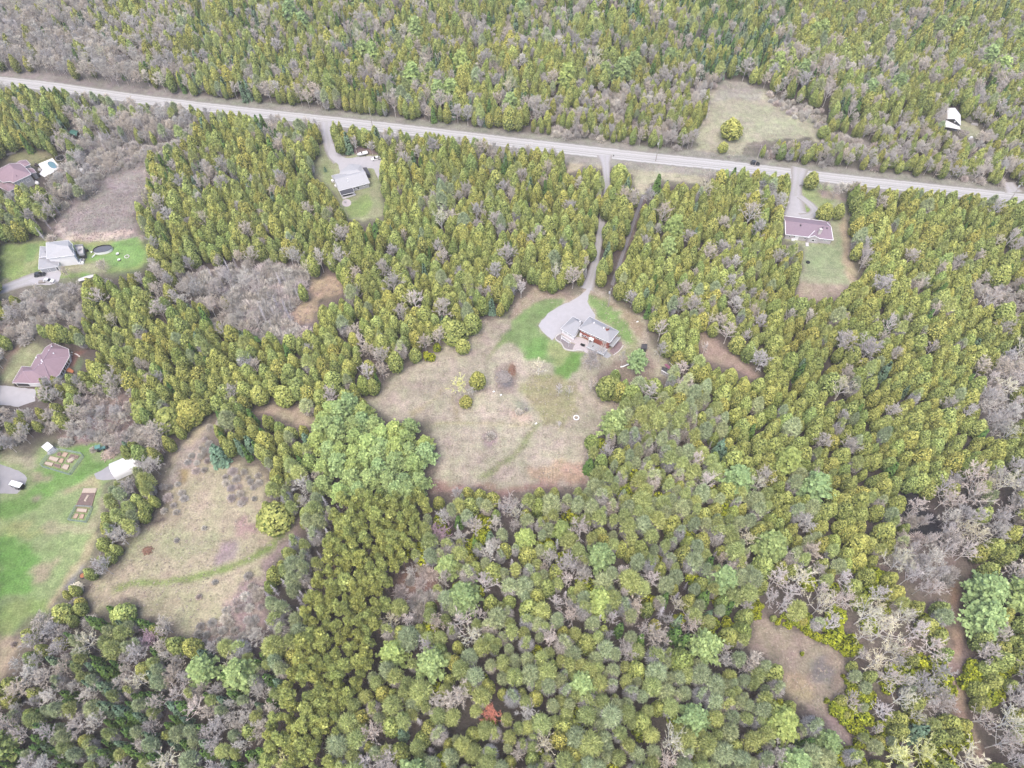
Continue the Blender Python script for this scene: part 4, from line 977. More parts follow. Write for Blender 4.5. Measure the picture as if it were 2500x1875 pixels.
# --- maroon roofed houses on the left edge
hE = House('maroon_hip_roof_house', 'two-storey house with pink-maroon hip roof beside the pool at the left edge', 'house', KE(350, 600))
vE = hip(KE, [(292,792),(700,602),(548,432),(450,360),(330,352),(212,362),(20,462),(-120,640),(60,780),(235,760)], 5.8, [(300,470),(215,385)], 8.2)
wE, rE, ringE = hE.block(vE[:10], 'grey_siding', 5.7, .45, [(0,1,10),(1,2,10),(2,3,10),(3,4,11,10),(4,5,11),(5,6,11),(6,7,11),(7,8,10,11),(8,9,10),(9,0,10)], vE, 'maroon_shingle', 'white_trim')
vE2 = hip(KE, [(548,434),(682,374),(585,280),(450,292),(345,360)], 5.0, [(480,345)], 6.2)
hE.block(vE2[:5], 'grey_siding', 4.9, .4, [(0,1,5),(1,2,5),(2,3,5),(3,4,5),(4,0,5)], vE2, 'maroon_shingle', 'white_trim', roof_name='wing_roof', wall_name='wing_wall')
vE3 = hip(KE, [(195,998),(365,905),(320,800),(190,700),(30,780),(-60,860)], 3.4, [(140,840),(180,730)], 5.0)
hE.block(vE3[:6], 'grey_siding', 3.3, .4, [(0,1,6),(1,2,7,6),(2,3,7),(3,4,7),(4,5,6,7),(5,0,6)], vE3, 'maroon_shingle', 'white_trim', roof_name='garage_roof', wall_name='garage_wall')
vE4 = hip(KE, [(710,598),(815,560),(735,470),(612,482)], 3.4, [], 0); vE4[3].z = 3.9; vE4[0].z = 3.9
hE.block(vE4, 'grey_siding', 3.2, .3, [(0,1,2,3)], vE4, 'maroon_shingle', 'white_trim', roof_name='lean_to_roof', wall_name='lean_to_wall')
sE = near_wall(ringE, vE[0], vE[1])
for u, wd, z0, z1 in ((.22,1.4,3.4,4.9),(.72,1.8,2.6,4.4),(.45,1.0,3.6,5.0)): window_on(wE, *sE, U(sE, u, vE[0]), wd, z0, z1, 'garage_door')
vent(rE, KE(375, 645, 7.0), 'black_part', .3, .4)
MB().bar(KE(215,355,5.5), KE(185,300,8.5), .12, .12, 5).build('chimney_pipe', M['white_trim'], hE.root) if False else None
pd = [KE(x, y, .35) for x, y in ((850,375),(1180,240),(1345,440),(1180,560),(1000,660),(880,600),(960,500))]
pdk = MB().prism([(p.x, p.y) for p in pd], 0, .35).build('pool_deck', M['tarp_white']); tag(pdk, 'white paved terrace round the kidney pool at the left edge', 'terrace')
pl = [(1090,320),(1160,310),(1230,345),(1290,430),(1270,470),(1180,480),(1100,420),(1060,360)]
rp = empty('kidney_pool', KE(1180, 390, 0), 'blue kidney-shaped swimming pool set in a white terrace', 'pool')
P_ = [KE(x, y, .4) for x, y in smooth_line([(*p, 0) for p in pl + pl[:1]], 2) for _ in (0,)] if False else [KE(p[0], p[1], .4) for p in smooth_line([(x, y, 0) for x, y in pl + pl[:1]], 2)[:-1]]
MB().add([(p.x, p.y, .385) for p in P_], [tuple(range(len(P_)))[::-1]]).build('water', M['pool_blue'], rp)
MB().tube([(p.x, p.y, .37) for p in P_ + P_[:1]], .14, 4).build('coping', M['stone_grey'], rp)
fe = MB(); fp = [KE(x, y, 0) for x, y in ((790,370),(1180,205),(1390,440))]
rf_ = empty('pool_fence', fp[1], 'dark pool fence along the far sides of the white terrace', 'fence')
for a, b in zip(fp, fp[1:]):
    n = int((b - a).length / 2.2)
    for i in range(n + 1):
        p = a.lerp(b, i / n); MB().box((p.x, p.y, .65), (.1, .1, 1.3)).build('post', M['black_part'], rf_)
    for z in (.25, 1.2): MB().bar((a.x, a.y, z), (b.x, b.y, z), .05, .05, 4).build('rail', M['black_part'], rf_)
tr_ = empty('trampoline', KE(1375, 260), 'round black trampoline beyond the corner of the pool terrace', 'trampoline'); c_ = KE(1375, 262, 0)
MB().bar((c_.x, c_.y, .75), (c_.x, c_.y, .8), 2.1, 2.1, 20).build('mat', M['black_part'], tr_)
for i in range(6):
    a = i * math.pi / 3; MB().bar((c_.x + 2.2 * math.cos(a), c_.y + 2.2 * math.sin(a), 0), (c_.x + 2.2 * math.cos(a), c_.y + 2.2 * math.sin(a), 2.3), .05, .05, 5).build('pole', M['galvanised'], tr_)
ring = [(c_.x + 2.2 * math.cos(t), c_.y + 2.2 * math.sin(t), .8) for t in np.linspace(0, 2 * math.pi, 21)]; MB().tube(ring, .12, 5).build('rim', M['stone_grey'], tr_)
gable_shed('white_shed', 'tiny white shed among grey brush right of the blue pool', KE, (1820,535), (1885,505), (1770,470), (1840,452), 2.0, 2.5, 'tarp_white', 'white_siding')
gable_shed('white_hut', 'white hut glimpsed between cedars below the maroon hip roof house', KE, (310,1330), (350,1300), (295,1255), (335,1240), 2.2, 2.6, 'tarp_white', 'white_siding')
for x, y, m_, lb in ((740,600,'black_part','dark sofa on the terrace beside the maroon roof house'),(860,630,'black_part','dark planter box below the white terrace'),(830,800,'tarp_white','white cushion box below the maroon roof house terrace'),(820,400,'dark_brush','dark potted shrubs at the upper corner of the white terrace'),(900,510,'stone_grey','grey lounge set on the white terrace')):
    c_ = KE(x, y, .6); tag(MB().box((c_.x, c_.y, .65), (2.0, 1.2, .7), -.4, .85).box((c_.x, c_.y + .5, 1.1), (1.9, .3, .5), -.4).build('terrace_furniture', M[m_]), lb, 'furniture')

hF = House('maroon_roofed_house', 'large house with rambling maroon shingle roof at the left edge below the white house', 'house', KF(1000, 900))
vF = hip(KF, [(1190,342),(1540,482),(1560,648),(1330,1060),(1100,1240),(705,1250),(270,1238),(342,1110),(490,868),(690,882),(842,600),(930,592),(1022,440)], 3.0, [(1140,470),(960,738),(738,970),(520,982)], 5.6)
wF, rF, ringF = hF.block(vF[:13], 'white_siding', 2.9, .5, [(0,13,1),(1,13,14),(1,14,2),(2,14,3),(3,14,4),(4,14,15),(4,15,16),(4,16,5),(5,16,6),(6,16,7),(7,16,8),(8,16,15,9),(9,15,14),(9,14,10),(10,14,11),(11,14,13),(11,13,12),(12,13,0)], vF, 'maroon_shingle', 'white_trim')
ridge_cap(rF, [vF[0], vF[13], vF[14], vF[15], vF[16], vF[6]], 'ridge_cap_mauve', .13)
ridge_cap(rF, [vF[14], vF[2]], 'ridge_cap_mauve', .1); ridge_cap(rF, [vF[14], KF(1090,1110,4.0)], 'ridge_cap_mauve', .1); ridge_cap(rF, [vF[16], vF[5]], 'ridge_cap_mauve', .12)
for x, y, z in ((1170,430,4.6),(1115,520,5.2),(1155,530,4.8),(1210,585,4.6),(1065,610,5.0),(820,680,3.8),(940,740,5.6),(960,775,5.3),(940,815,5.1),(880,850,5.2)): vent(rF, KF(x, y, z), 'white_trim', .4, .45)
sF = near_wall(ringF, vF[5], vF[6]); window_on(wF, *sF, U(sF, .62, vF[5]), 5.0, .05, 2.4, 'glass_dark', 'white_trim', 'garage_door')
eF = near_wall(ringF, vF[2], vF[3])
for u in (.15, .3, .42, .55, .7, .85): window_on(wF, *eF, U(eF, u, vF[2]), 1.1, .5, 2.4)
eF2 = near_wall(ringF, vF[1], vF[2])
for u in (.25, .45, .7): window_on(wF, *eF2, u, .8, .9, 2.2)
dp = [KF(x, y, 1.0) for x, y in ((1500,900),(1545,880),(1650,960),(1620,1000),(1470,960))]
tag(MB().prism([(p.x, p.y) for p in dp], .2, .6).build('orange_deck', M['orange_wood']), 'orange wooden deck at the right side of the maroon roofed house', 'deck')
for i, (x, y) in enumerate(((1620,560),(1700,590),(1740,610),(1780,640),(1610,610))):
    c_ = KF(x, y); tag(MB().box((c_.x, c_.y, .05), (.9, .5, .1), -.5).build('stepping_stone', M['wall_stone']), 'pale stepping stone in the red mulch behind the maroon roofed house', 'stepping stone', 'stepping stones in the red mulch')
c_ = KF(355, 1305); tag(MB().bar((c_.x, c_.y, 0), (c_.x, c_.y, 1.3), .35, .15, 7).build('potted_conifer', M['dark_brush']), 'dark clipped bush beside the garage door of the maroon roofed house', 'bush')

# --- white metal roofed barn, north of the road
hH = House('metal_roofed_barn', 'barn with bright white metal roof and open front in the woods north of the road', 'barn', KH(1320, 450))
a, b, c, d = KH(1200,246,4.6), KH(1342,246,6.4), KH(1332,442,6.4), KH(1195,442,4.6)
e, f_ = KH(1440,372,4.2), KH(1445,560,4.2)
mb = MB(); th = Vector((0, 0, -.15))
mb = roof_solid([a, b, c, d], [(0, 3, 2, 1)], [0, 1, 2, 3]); roofH = mb.build('roof', M['white_metal_roof'], hH.root)
roof_solid([b, e, f_, c], [(0, 3, 2, 1)], [0, 1, 2, 3]).build('roof', M['white_metal_roof'], hH.root)
g1, g2, g3, g4 = KH(1175,466,3.6), KH(1392,516,3.6), KH(1440,632,2.6), KH(1158,580,2.6)
roof_solid([g1, g2, g3, g4], [(0, 3, 2, 1)], [0, 1, 2, 3]).build('lean_to_roof', M['white_metal_roof'], hH.root)
ring = [Vector((p.x, p.y)) for p in (d, f_, e, a)]; cc = sum(ring, Vector((0, 0))) / 4; ring = [cc + (p - cc) * .92 for p in ring]
MB().prism([tuple(p) for p in ring], 0, 4.0).build('wall', M['garage_door'], hH.root)
gtri = [d.lerp(c, .03), c, f_]; MB().add([(v.x, v.y + .35, v.z - .25) for v in (d, c, f_)] + [(d.x, d.y + .35, 3.6), (f_.x, f_.y + .35, 3.6)], [(0, 3, 4, 2, 1)]).build('gable', M['dark_door'], hH.root)
MB().box(((c.x + f_.x * .4) / 1.4, c.y - .2, 4.9), (.8, .2, .8)).build('gable_window', M['white_trim'], hH.root)
for p in (g4, g4.lerp(g3, .33), g4.lerp(g3, .66), g3): MB().bar((p.x, p.y + .3, 0), (p.x, p.y + .3, 2.5), .12, .12, 4).build('post', M['dark_door'], hH.root)
gable_shed('white_roofed_shed', 'small shed with white metal roof half hidden by cedars left of the barn', KH, (320,405), (480,400), (330,288), (470,298), 2.6, 3.2, 'white_metal_roof', 'garage_door', dirn=1)
c_ = KH(1470, 700); mb = MB()
rs = np.random.RandomState(4)
for i in range(30): mb.box((c_.x + rs.uniform(-3, 3), c_.y + rs.uniform(-2, 2), .3 + rs.rand() * .3), (rs.uniform(.5, 2), .3, .4), rs.rand() * 3)
tag(mb.build('lumber_pile', M['dead_wood']), 'pale heap of lumber below the right corner of the white barn', 'lumber pile')
c_ = KH(1625, 790, .6); tag(MB().box((c_.x, c_.y, .7), (1.6, 1.2, 1.3), .3, .8).build('water_tank', M['tarp_white']), 'white tank standing in brush right of the white barn', 'tank')
c_ = KH(1690, 545); tag(MB().box((c_.x, c_.y, .3), (3.4, 1.6, .6), -.2, .8).build('tarp_heap', M['stone_grey']), 'grey covered heap on the grass right of the white barn', 'heap')
gable_shed('green_roofed_shed', 'small shed with teal green roof at the wood edge in the upper left', Crop(0, 0, KT), (445,860), (495,880), (470,838), (508,848), 2.6, 3.1, 'green_roof', 'black_part')

# ---------------------------------------------------------------- garden yard on the left
gable_shed('white_garden_shed', 'white gable-roofed garden shed above the fenced vegetable plot', KG, (745,342), (845,257), (652,265), (750,184), 2.4, 3.2, 'white_metal_roof', 'white_siding', doors=((1, .5, 1.0, .05, 1.9, 'garage_door'),))
BG = 'raised beds in the fenced plot'
def bed(quad, m_, label, group):
    P = [KG(x, y, .3) for x, y in quad]
    c = sum(P, Vector()) / 4
    r = empty('raised_bed', (c.x, c.y, 0), label, 'raised bed', group)
    P2 = [(p.x, p.y) for p in P]
    n = 4
    mb = MB()
    for i in range(4):
        a, b = Vector(P2[i]), Vector(P2[(i + 1) % 4]); m2 = (a + b) / 2; d = b - a
        mb.box((m2.x, m2.y, .17), (d.length, .12, .34), math.atan2(d.y, d.x))
    mb.build('board', M['plank_wood'], r)
    q = inset(P2, .1); MB().prism([tuple(x) for x in q], 0, .28).build('soil', M[m_], r)
for q_, m_, lb in (([(795,410),(940,445),(895,505),(765,460)],'bed_straw','wide straw-covered raised bed, left in the middle row of the fenced plot'),
                 ([(720,500),(850,520),(820,575),(705,540)],'bed_straw','straw-covered raised bed at the lower left of the fenced plot'),
                 ([(870,532),(965,550),(945,602),(850,570)],'bed_soil','raised bed of dark soil in the lower row of the fenced plot'),
                 ([(1020,540),(1100,555),(1065,632),(970,600)],'bed_straw','straw-covered raised bed at the lower right of the fenced plot'),
                 ([(960,445),(1015,455),(985,525),(925,510)],'bed_pink','narrow pinkish raised bed in the middle of the fenced plot'),
                 ([(1015,350),(1080,362),(1040,428),(970,408)],'bed_pink','pinkish raised bed at the top of the fenced plot'),
                 ([(925,352),(972,364),(950,410),(898,396)],'bed_soil','small dark raised bed nearest the white garden shed'),
                 ([(1125,380),(1210,400),(1135,518),(1045,500)],'bed_soil','largest raised bed, dark soil with a pale heap, at the right of the fenced plot'),
                 ([(1215,402),(1250,412),(1222,452),(1192,442)],'bed_soil','small dark bed in the right corner of the fenced plot')):
    bed(q_, m_, lb, BG)
c_ = KG(1125, 470, .3); tag(MB().box((c_.x, c_.y, .45), (2.4, 1.6, .35), .6, .6).build('straw_heap', M['bed_straw']), 'pale straw heap on the largest raised bed', 'straw heap')
def mesh_fence(name, label, pts, h, closed=True, cat='fence'):
    P = [KG(x, y, h) for x, y in pts]
    r = empty(name, (P[0].x, P[0].y, 0), label, cat)
    E = list(zip(P, P[1:] + P[:1])) if closed else list(zip(P, P[1:]))
    wires = MB()
    for a, b in E:
        n = max(1, int((b - a).length / 2.4))
        for i in range(n):
            p = a.lerp(b, i / n); MB().bar((p.x, p.y, 0), (p.x, p.y, h), .06, .06, 4).build('post', M['mesh_fence'], r)
        for z in (.05, h - .05): wires.bar((a.x, a.y, z), (b.x, b.y, z), .045, .045, 4)
        for z in np.linspace(.2, h - .2, 6): wires.bar((a.x, a.y, z), (b.x, b.y, z), .022, .022, 3)
        m = max(2, int((b - a).length / .35))
        for i in range(m): p = a.lerp(b, i / m); wires.bar((p.x, p.y, .05), (p.x, p.y, h - .05), .018, .018, 3)
    o = wires.build('wire_netting', M['mesh_fence'], r); o['kind'] = 'stuff'
mesh_fence('plot_fence', 'greenish wire fence enclosing the vegetable plot of nine beds', [(935,290),(1275,352),(1302,392),(1090,684),(1060,680),(650,560),(630,540),(660,490),(745,380)], 1.5)
bed([(1335,925),(1532,928),(1448,1225),(1198,1215)], 'bed_soil', 'long unfenced bed of brown soil and straw in the lower garden', 'beds of the lower garden')
c_ = KG(1380, 1080, .3); tag(MB().box((c_.x, c_.y, .5), (.9, 2.6, .3), -.2, .7).build('compost_heap', M['bed_straw']), 'orange-tan compost heap in the middle of the long brown bed', 'compost')
c_ = KG(1420, 960, .3); tag(MB().box((c_.x, c_.y, .34), (5.0, 1.8, .2), 0, .9).build('straw_cover', M['bed_straw']), 'pale straw spread over the far end of the long brown bed', 'straw')
for q_, m_, lb in (([(1228,1240),(1385,1250),(1368,1305),(1210,1292)],'bed_straw','pale bed just below the long brown bed'), ([(1195,1325),(1250,1330),(1215,1402),(1155,1395)],'bed_pink','left of the two pinkish beds in the small fenced garden'), ([(1285,1332),(1340,1338),(1312,1408),(1252,1400)],'bed_pink','right of the two pinkish beds in the small fenced garden')):
    bed(q_, m_, lb, 'beds of the lower garden')
mesh_fence('small_garden_fence', 'greenish wire fence round the three beds of the lower garden', [(1190,1190),(1200,1225),(1450,1235),(1455,1200),(1350,1440),(1065,1412)][:1] + [(1450,1205),(1350,1445),(1068,1412)], 1.3)
# enclosed cargo trailer
def box_trailer(label, nl, nr, fl, fr_, h):
    P = [KG(*nl, h), KG(*nr, h), KG(*fr_, h), KG(*fl, h)]; c = sum(P, Vector()) / 4
    r = empty('cargo_trailer', (c.x, c.y, 0), label, 'trailer')
    ax_ = ((P[1] - P[0]) + (P[2] - P[3])) / 2; L_ = ax_.length; ang = math.atan2(ax_.y, ax_.x); Wd = ((P[3] - P[0]).length + (P[2] - P[1]).length) / 2
    L_, Wd = min(L_, 6.5), min(Wd, 2.6)
    MB().box((c.x, c.y, h / 2 + .25), (L_, Wd, h - .6), ang).build('body', M['black_part'], r)
    MB().box((c.x, c.y, h - .05), (L_ + .06, Wd + .06, .14), ang).build('roof', M['tarp_white'], r)
    d = Vector((math.cos(ang), math.sin(ang), 0)); nv = Vector((-d.y, d.x, 0))
    MB().box(tuple(c - d * (L_ * .06) - nv * (Wd / 2 + .03) + Vector((0, 0, h / 2 + .15 - c.z))), (L_ * .5, .05, h * .45), ang).build('side_panel', M['garage_door'], r)
    for sx in (-.5, .5):
        for sy in (-1, 1):
            q2 = c + d * sx + nv * (sy * (Wd / 2 + .05)); MB().bar((q2.x - nv.x * .12, q2.y - nv.y * .12, .35), (q2.x + nv.x * .12, q2.y + nv.y * .12, .35), .35, .35, 12).build('wheel', M['rubber'], r)
    q2 = c + d * (L_ / 2 + .6); MB().bar((c.x + d.x * L_ / 2, c.y + d.y * L_ / 2, .5), (q2.x, q2.y, .45), .08, .08, 5).build('drawbar', M['black_part'], r)
box_trailer('black cargo trailer with white roof parked on grey gravel at the left edge', (130,865), (310,915), (190,797), (355,845), 2.5)
# white fabric tunnel shelter: hoops from near-left to far-right
rT = empty('fabric_shelter', KG(1920, 600), 'bright white fabric tunnel shelter behind the conifers of the garden yard', 'shelter')
A0, A1 = KG(1800, 590, 0), KG(1880, 790, 0)
A0, A1 = KG(1790, 575, 0), KG(1855, 800, 0)
mid = (A0 + A1) / 2; wdt = (A1 - A0).length; dd = (A1 - A0).normalized(); nn = Vector((-dd.y, dd.x, 0))
if nn.x < 0: nn = -nn
V, Fc = [], []; K1, K2 = 13, 7
for j in range(K2):
    for i in range(K1):
        t = math.pi * i / (K1 - 1); p = mid - dd * (math.cos(t) * wdt / 2) + nn * (j * 11 / (K2 - 1)); V.append((p.x, p.y, 4.3 * math.sin(t) ** .75))
for j in range(K2 - 1):
    for i in range(K1 - 1): a = j * K1 + i; Fc.append((a, a + 1, a + K1 + 1, a + K1))
MB().add(V, Fc).build('cover', M['tarp_white'], rT)
MB().add(V[:K1], [tuple(range(K1))]).build('end_panel', M['tarp_white'], rT)
# heaps, tractor, logs
def heap(name, cr, cx, cy, rx, ry, h, m_, label, cat, n=160, seed=1, piece=.45, kind=None):
    rs = np.random.RandomState(seed); c = cr(cx, cy); ex = (cr(cx + rx, cy) - c).length; ey = (cr(cx, cy + ry) - c).length
    mb = MB(); m3 = 10
    ringv = [(c.x, c.y, h)]
    V = [(c.x, c.y, h)]
    for k_ in (.5, 1.0):
        for i in range(m3):
            a = 2 * math.pi * i / m3; q_ = k_ * (1 + rs.uniform(-.15, .15)); V.append((c.x + ex * q_ * .7 * math.cos(a), c.y + ey * q_ * .7 * math.sin(a), h * (.62 if k_ < .9 else 0.01)))
    mb.add(V, [(0, 1 + i, 1 + (i + 1) % m3) for i in range(m3)] + [(1 + i, 1 + m3 + i, 1 + m3 + (i + 1) % m3, 1 + (i + 1) % m3) for i in range(m3)])
    for _ in range(n):
        a, q_ = rs.rand() * 6.28, math.sqrt(rs.rand()); z = h * (1 - q_ ** 1.5)
        e_ = 1 + rs.uniform(-.25, .25); mb.box((c.x + ex * q_ * e_ * math.cos(a), c.y + ey * q_ * e_ * math.sin(a), z + .08), (piece * rs.uniform(.6, 2.6), piece * .4, piece * .4), rs.rand() * 3.1)
    o = mb.build(name, M[m_]); tag(o, label, cat, kind=kind); return o
heap('wood_chip_heap', KG, 1745, 385, 115, 100, .9, 'wood_chips', 'pinkish heap of wood chips and branches beside the small teal tractor', 'wood chips', 220, 2, .4)
heap('firewood_pile', KP, 740, 640, 170, 150, 1.3, 'split_wood', 'bright cream pile of split firewood at the lower end of the green yard', 'firewood', 320, 3, .45)
heap('brush_pile', T02, 960, 250, 30, 26, .7, 'rust_brush', 'small rusty brown brush pile alone in the straw meadow', 'brush pile', 90, 4, .4)
heap('brush_pile', KM, 1400, 620, 120, 90, .3, 'dead_wood', 'grey burnt brush heap in the big field below the house', 'brush pile', 200, 5, .5)
heap('brush_pile', KM, 1540, 520, 50, 80, .7, 'rust_brush', 'rusty brown brush heap on the right side of the grey burn patch', 'brush pile', 80, 6, .4)
heap('brush_pile', KM, 1650, 1160, 60, 26, .5, 'dead_wood', 'small bleached brush heap with dark shadow in the field centre right', 'brush pile', 60, 7, .4)
c_ = KP(915, 285); r = empty('fire_pit', c_, 'orange round fire pit with dark rim beside the grey lane of the lower yard', 'fire pit')
MB().bar((c_.x, c_.y, 0), (c_.x, c_.y, .35), 1.15, 1.1, 14).build('ring', M['dark_brush'], r); MB().bar((c_.x, c_.y, .36), (c_.x, c_.y, .42), .8, .75, 14).build('ash', M['orange_wood'], r)
c_ = T11(1522, 1048); mb = MB()
for i in range(12):
    a = i * math.pi / 6; mb.box((c_.x + .95 * math.cos(a), c_.y + .95 * math.sin(a), .15), (.5, .35, .3), a + 1.57)
tag(mb.build('stone_fire_ring', M['tarp_white']), 'white stone fire ring in the straw field right of centre', 'fire ring')
for x, y, lb in ((1262,1085,'white stone on the mown track below the fire ring'),(988,878,'pale stones left of the burn patch in the field'),(1035,900,'small pale stone just below the burn patch')):
    c_ = T11(x, y); tag(MB().box((c_.x, c_.y, .12), (.9, .6, .3), .7, .7).build('field_stone', M['tarp_white']), lb, 'stone')
c_ = KY(1668, 1415); r = empty('garden_statue', c_, 'white-topped garden ornament between the cedars below the brick house', 'ornament')
MB().box((c_.x, c_.y, .3), (1.1, .9, .6), .4, .8).build('base', M['black_part'], r); MB().box((c_.x, c_.y, .8), (.6, .5, .5), .4, .7).build('top', M['tarp_white'], r)
c_ = KY(1970, 750); tag(MB().box((c_.x, c_.y, .12), (1.0, .5, .25), .3, .8).build('pale_boulder', M['tarp_white']), 'pale boulder on the bare ground right of the right-hand lawn', 'stone')
# log stacks
for cr_, x, y, ang, n_, lb in ((KG, 1075, 185, .75, 7, 'stack of grey logs at the brush edge above the fenced plot'), (KE, 265, 145, .5, 5, 'stack of pale planks under the trees at the upper left edge'), (KD, 1080, 850, .35, 4, 'pale overturned boat hull below the drive of the white house')):
    c_ = cr_(x, y); d = Vector((math.cos(ang), math.sin(ang), 0)); nv = Vector((-d.y, d.x, 0))
    if 'boat' in lb: continue
    r = empty('log_stack', c_, lb, 'log stack')
    for i in range(n_):
        q_ = c_ + nv * ((i % 4) * .42 - .6); z = .22 + .38 * (i // 4); MB().bar((q_.x - d.x * 2.2, q_.y - d.y * 2.2, z), (q_.x + d.x * 2.2, q_.y + d.y * 2.2, z), .2, .18, 7).build('log', M['dead_wood'], r)

# ---------------------------------------------------------------- vehicles
def loft(sections, m_, name, parent):
    """sections: list of (x, [(y, z)...]) along x; closed body"""
    mb = MB(); k = len(sections[0][1]); V = [(x, y, z) for x, s_ in sections for y, z in s_]
    Fc = []
    for j in range(len(sections) - 1):
        for i in range(k): a = j * k + i; b = j * k + (i + 1) % k; Fc.append((a, a + k, b + k, b))
    Fc += [tuple(range(k)), tuple(reversed(range((len(sections) - 1) * k, len(sections) * k)))]
    mb.add(V, Fc); me = mesh_np(name, mb.v, mb.f, M[m_]); return link(name, me, parent)

def car(label, p, ang, paint, suv=False, cat='car', pick=False):
    r = empty('parked_car', (p.x, p.y, 0), label, cat, rz=ang)
    H0, H1 = (1.0, 1.75) if suv else (.92, 1.42); Wd = .93
    def sec(x, w_, zb, zt): return (x, [(-w_, zb), (w_, zb), (w_, zt * .55 + zb * .45), (w_ * .93, zt), (-w_ * .93, zt), (-w_, zt * .55 + zb * .45)])
    loft([sec(-2.3, Wd * .86, .35, .75), sec(-2.1, Wd, .28, H0 * .93), sec(-1.2, Wd, .25, H0), sec(.9, Wd, .25, H0), sec(1.9, Wd, .28, H0 * .86), sec(2.3, Wd * .84, .35, .62)], paint, 'body', r)
    def cab(x, w_, z): return (x, [(-w_, H0 - .05), (w_, H0 - .05), (w_ * .86, z), (-w_ * .86, z)])
    back = -2.05 if suv else -1.75
    if pick: back = -.6
    loft([cab(back, Wd * .86, H0 + .02), cab(back + .35, Wd * .92, H1 - .04), cab(.1, Wd * .92, H1 - .02), cab(.95, Wd * .9, H0 + .02)], 'car_glass', 'windows', r)
    MB_ = MB().box((((back + .35) + .1) / 2, 0, H1), (abs(.1 - back - .35) - .05, 1.5, .06)); me = mesh_np('roof', MB_.v, MB_.f, M[paint]); link('roof', me, r)
    for x in (-1.4, 1.4):
        for y in (-.88, .88):
            mb = MB().bar((x, y - .11, .34), (x, y + .11, .34), .34, .34, 14); wh = link('wheel', mesh_np('wheel', mb.v, mb.f, M['rubber']), r)
            s_ = 1 if y > 0 else -1; mb = MB().bar((x, y + s_ * .1, .34), (x, y + s_ * .125, .34), .2, .2, 10); link('hubcap', mesh_np('hubcap', mb.v, mb.f, M['galvanised']), wh)
    for y in (-.6, .6):
        mb = MB().box((2.27, y, .62), (.1, .35, .14)); link('headlight', mesh_np('headlight', mb.v, mb.f, M['galvanised']), r)
    return r
def vang(cr, a, b):
    p, q_ = cr(*a), cr(*b); return math.atan2(q_.y - p.y, q_.x - p.x)
car('white car with black windows parked on the gravel beside the motor boat', KB(1640, 545), vang(KB, (1740,510), (1545,550)), 'car_white')
car('dark green-black sport utility vehicle parked at the white garage', KD(270, 780), vang(KD, (190,790), (355,765)), 'car_black', True)
car('white car parked at the tree edge below the dark vehicle', KD(418, 880), vang(KD, (340,870), (495,880)), 'car_white')
car('black pickup truck standing on the gravel road behind the cedars', KV(870, 570), vang(KV, (790,560), (960,580)), 'car_black', True, 'pickup truck')
# motor boat on its trailer
p = KB(1345, 460); ang = vang(KB, (1440,420), (1245,475))
rb = empty('motor_boat', (p.x, p.y, 0), 'white motor boat on a trailer at the wood edge of the gravel yard', 'boat', rz=ang)
def hs(x, w_, zk, zt): return (x, [(-w_ * .3, zk), (w_ * .3, zk), (w_, zt), (w_ * .8, zt + .02), (-w_ * .8, zt + .02), (-w_, zt)])
loft([hs(-2.7, 1.0, .6, 1.5), hs(-1.5, 1.12, .55, 1.5), hs(0.4, 1.1, .55, 1.6), hs(1.8, .75, .7, 1.7), hs(2.6, .3, 1.1, 1.75), hs(2.95, .05, 1.5, 1.8)], 'tarp_white', 'hull', rb)
mb = MB().box((.3, 0, 1.9), (.5, 1.5, .5), 0, .7); link('windscreen', mesh_np('windscreen', mb.v, mb.f, M['car_glass']), rb)
mb = MB().box((-2.95, 0, 1.35), (.45, .45, 1.3), 0, .8); link('outboard_motor', mesh_np('outboard_motor', mb.v, mb.f, M['black_part']), rb)
mb = MB().bar((-2.2, -.5, .5), (3.6, 0, .5), .06, .06, 4).bar((-2.2, .5, .5), (3.6, 0, .5), .06, .06, 4).bar((-1, -1, .4), (-1, 1, .4), .06, .06, 4); link('trailer_frame', mesh_np('trailer_frame', mb.v, mb.f, M['galvanised']), rb)
for y in (-1.05, 1.05):
    mb = MB().bar((-1, y - .1, .32), (-1, y + .1, .32), .32, .32, 12); link('wheel', mesh_np('wheel', mb.v, mb.f, M['rubber']), rb)
# pale hull under grey cover, lower left
p = KD(1075, 850); ang = vang(KD, (960,880), (1190,820)); rb = empty('covered_boat', (p.x, p.y, 0), 'long pale covered boat beside yellow cedars below the white house', 'boat', rz=ang)
loft([hs(-3.6, .9, .3, 1.1), hs(-1, 1.2, .2, 1.3), hs(1.5, 1.1, .3, 1.5), hs(3.0, .6, .7, 1.6), hs(3.8, .1, 1.3, 1.6)], 'stone_grey', 'hull', rb)
loft([(-3.4, [(-.8, 1.2), (.8, 1.2), (0.0, 1.5)]), (0, [(-1.1, 1.35), (1.1, 1.35), (0, 1.9)]), (3.2, [(-.4, 1.6), (.4, 1.6), (0, 1.85)])], 'deck_white', 'cover', rb)
# trailer cart beside the white car
p = KD(300, 895); tag(MB().box((p.x, p.y, .5), (2.6, 1.5, .4), .1).box((p.x - .2, p.y, .75), (1.8, 1.2, .3), .1, .8).build('utility_cart', M['dead_wood']), 'grey loaded cart behind the white car at the tree edge', 'cart')
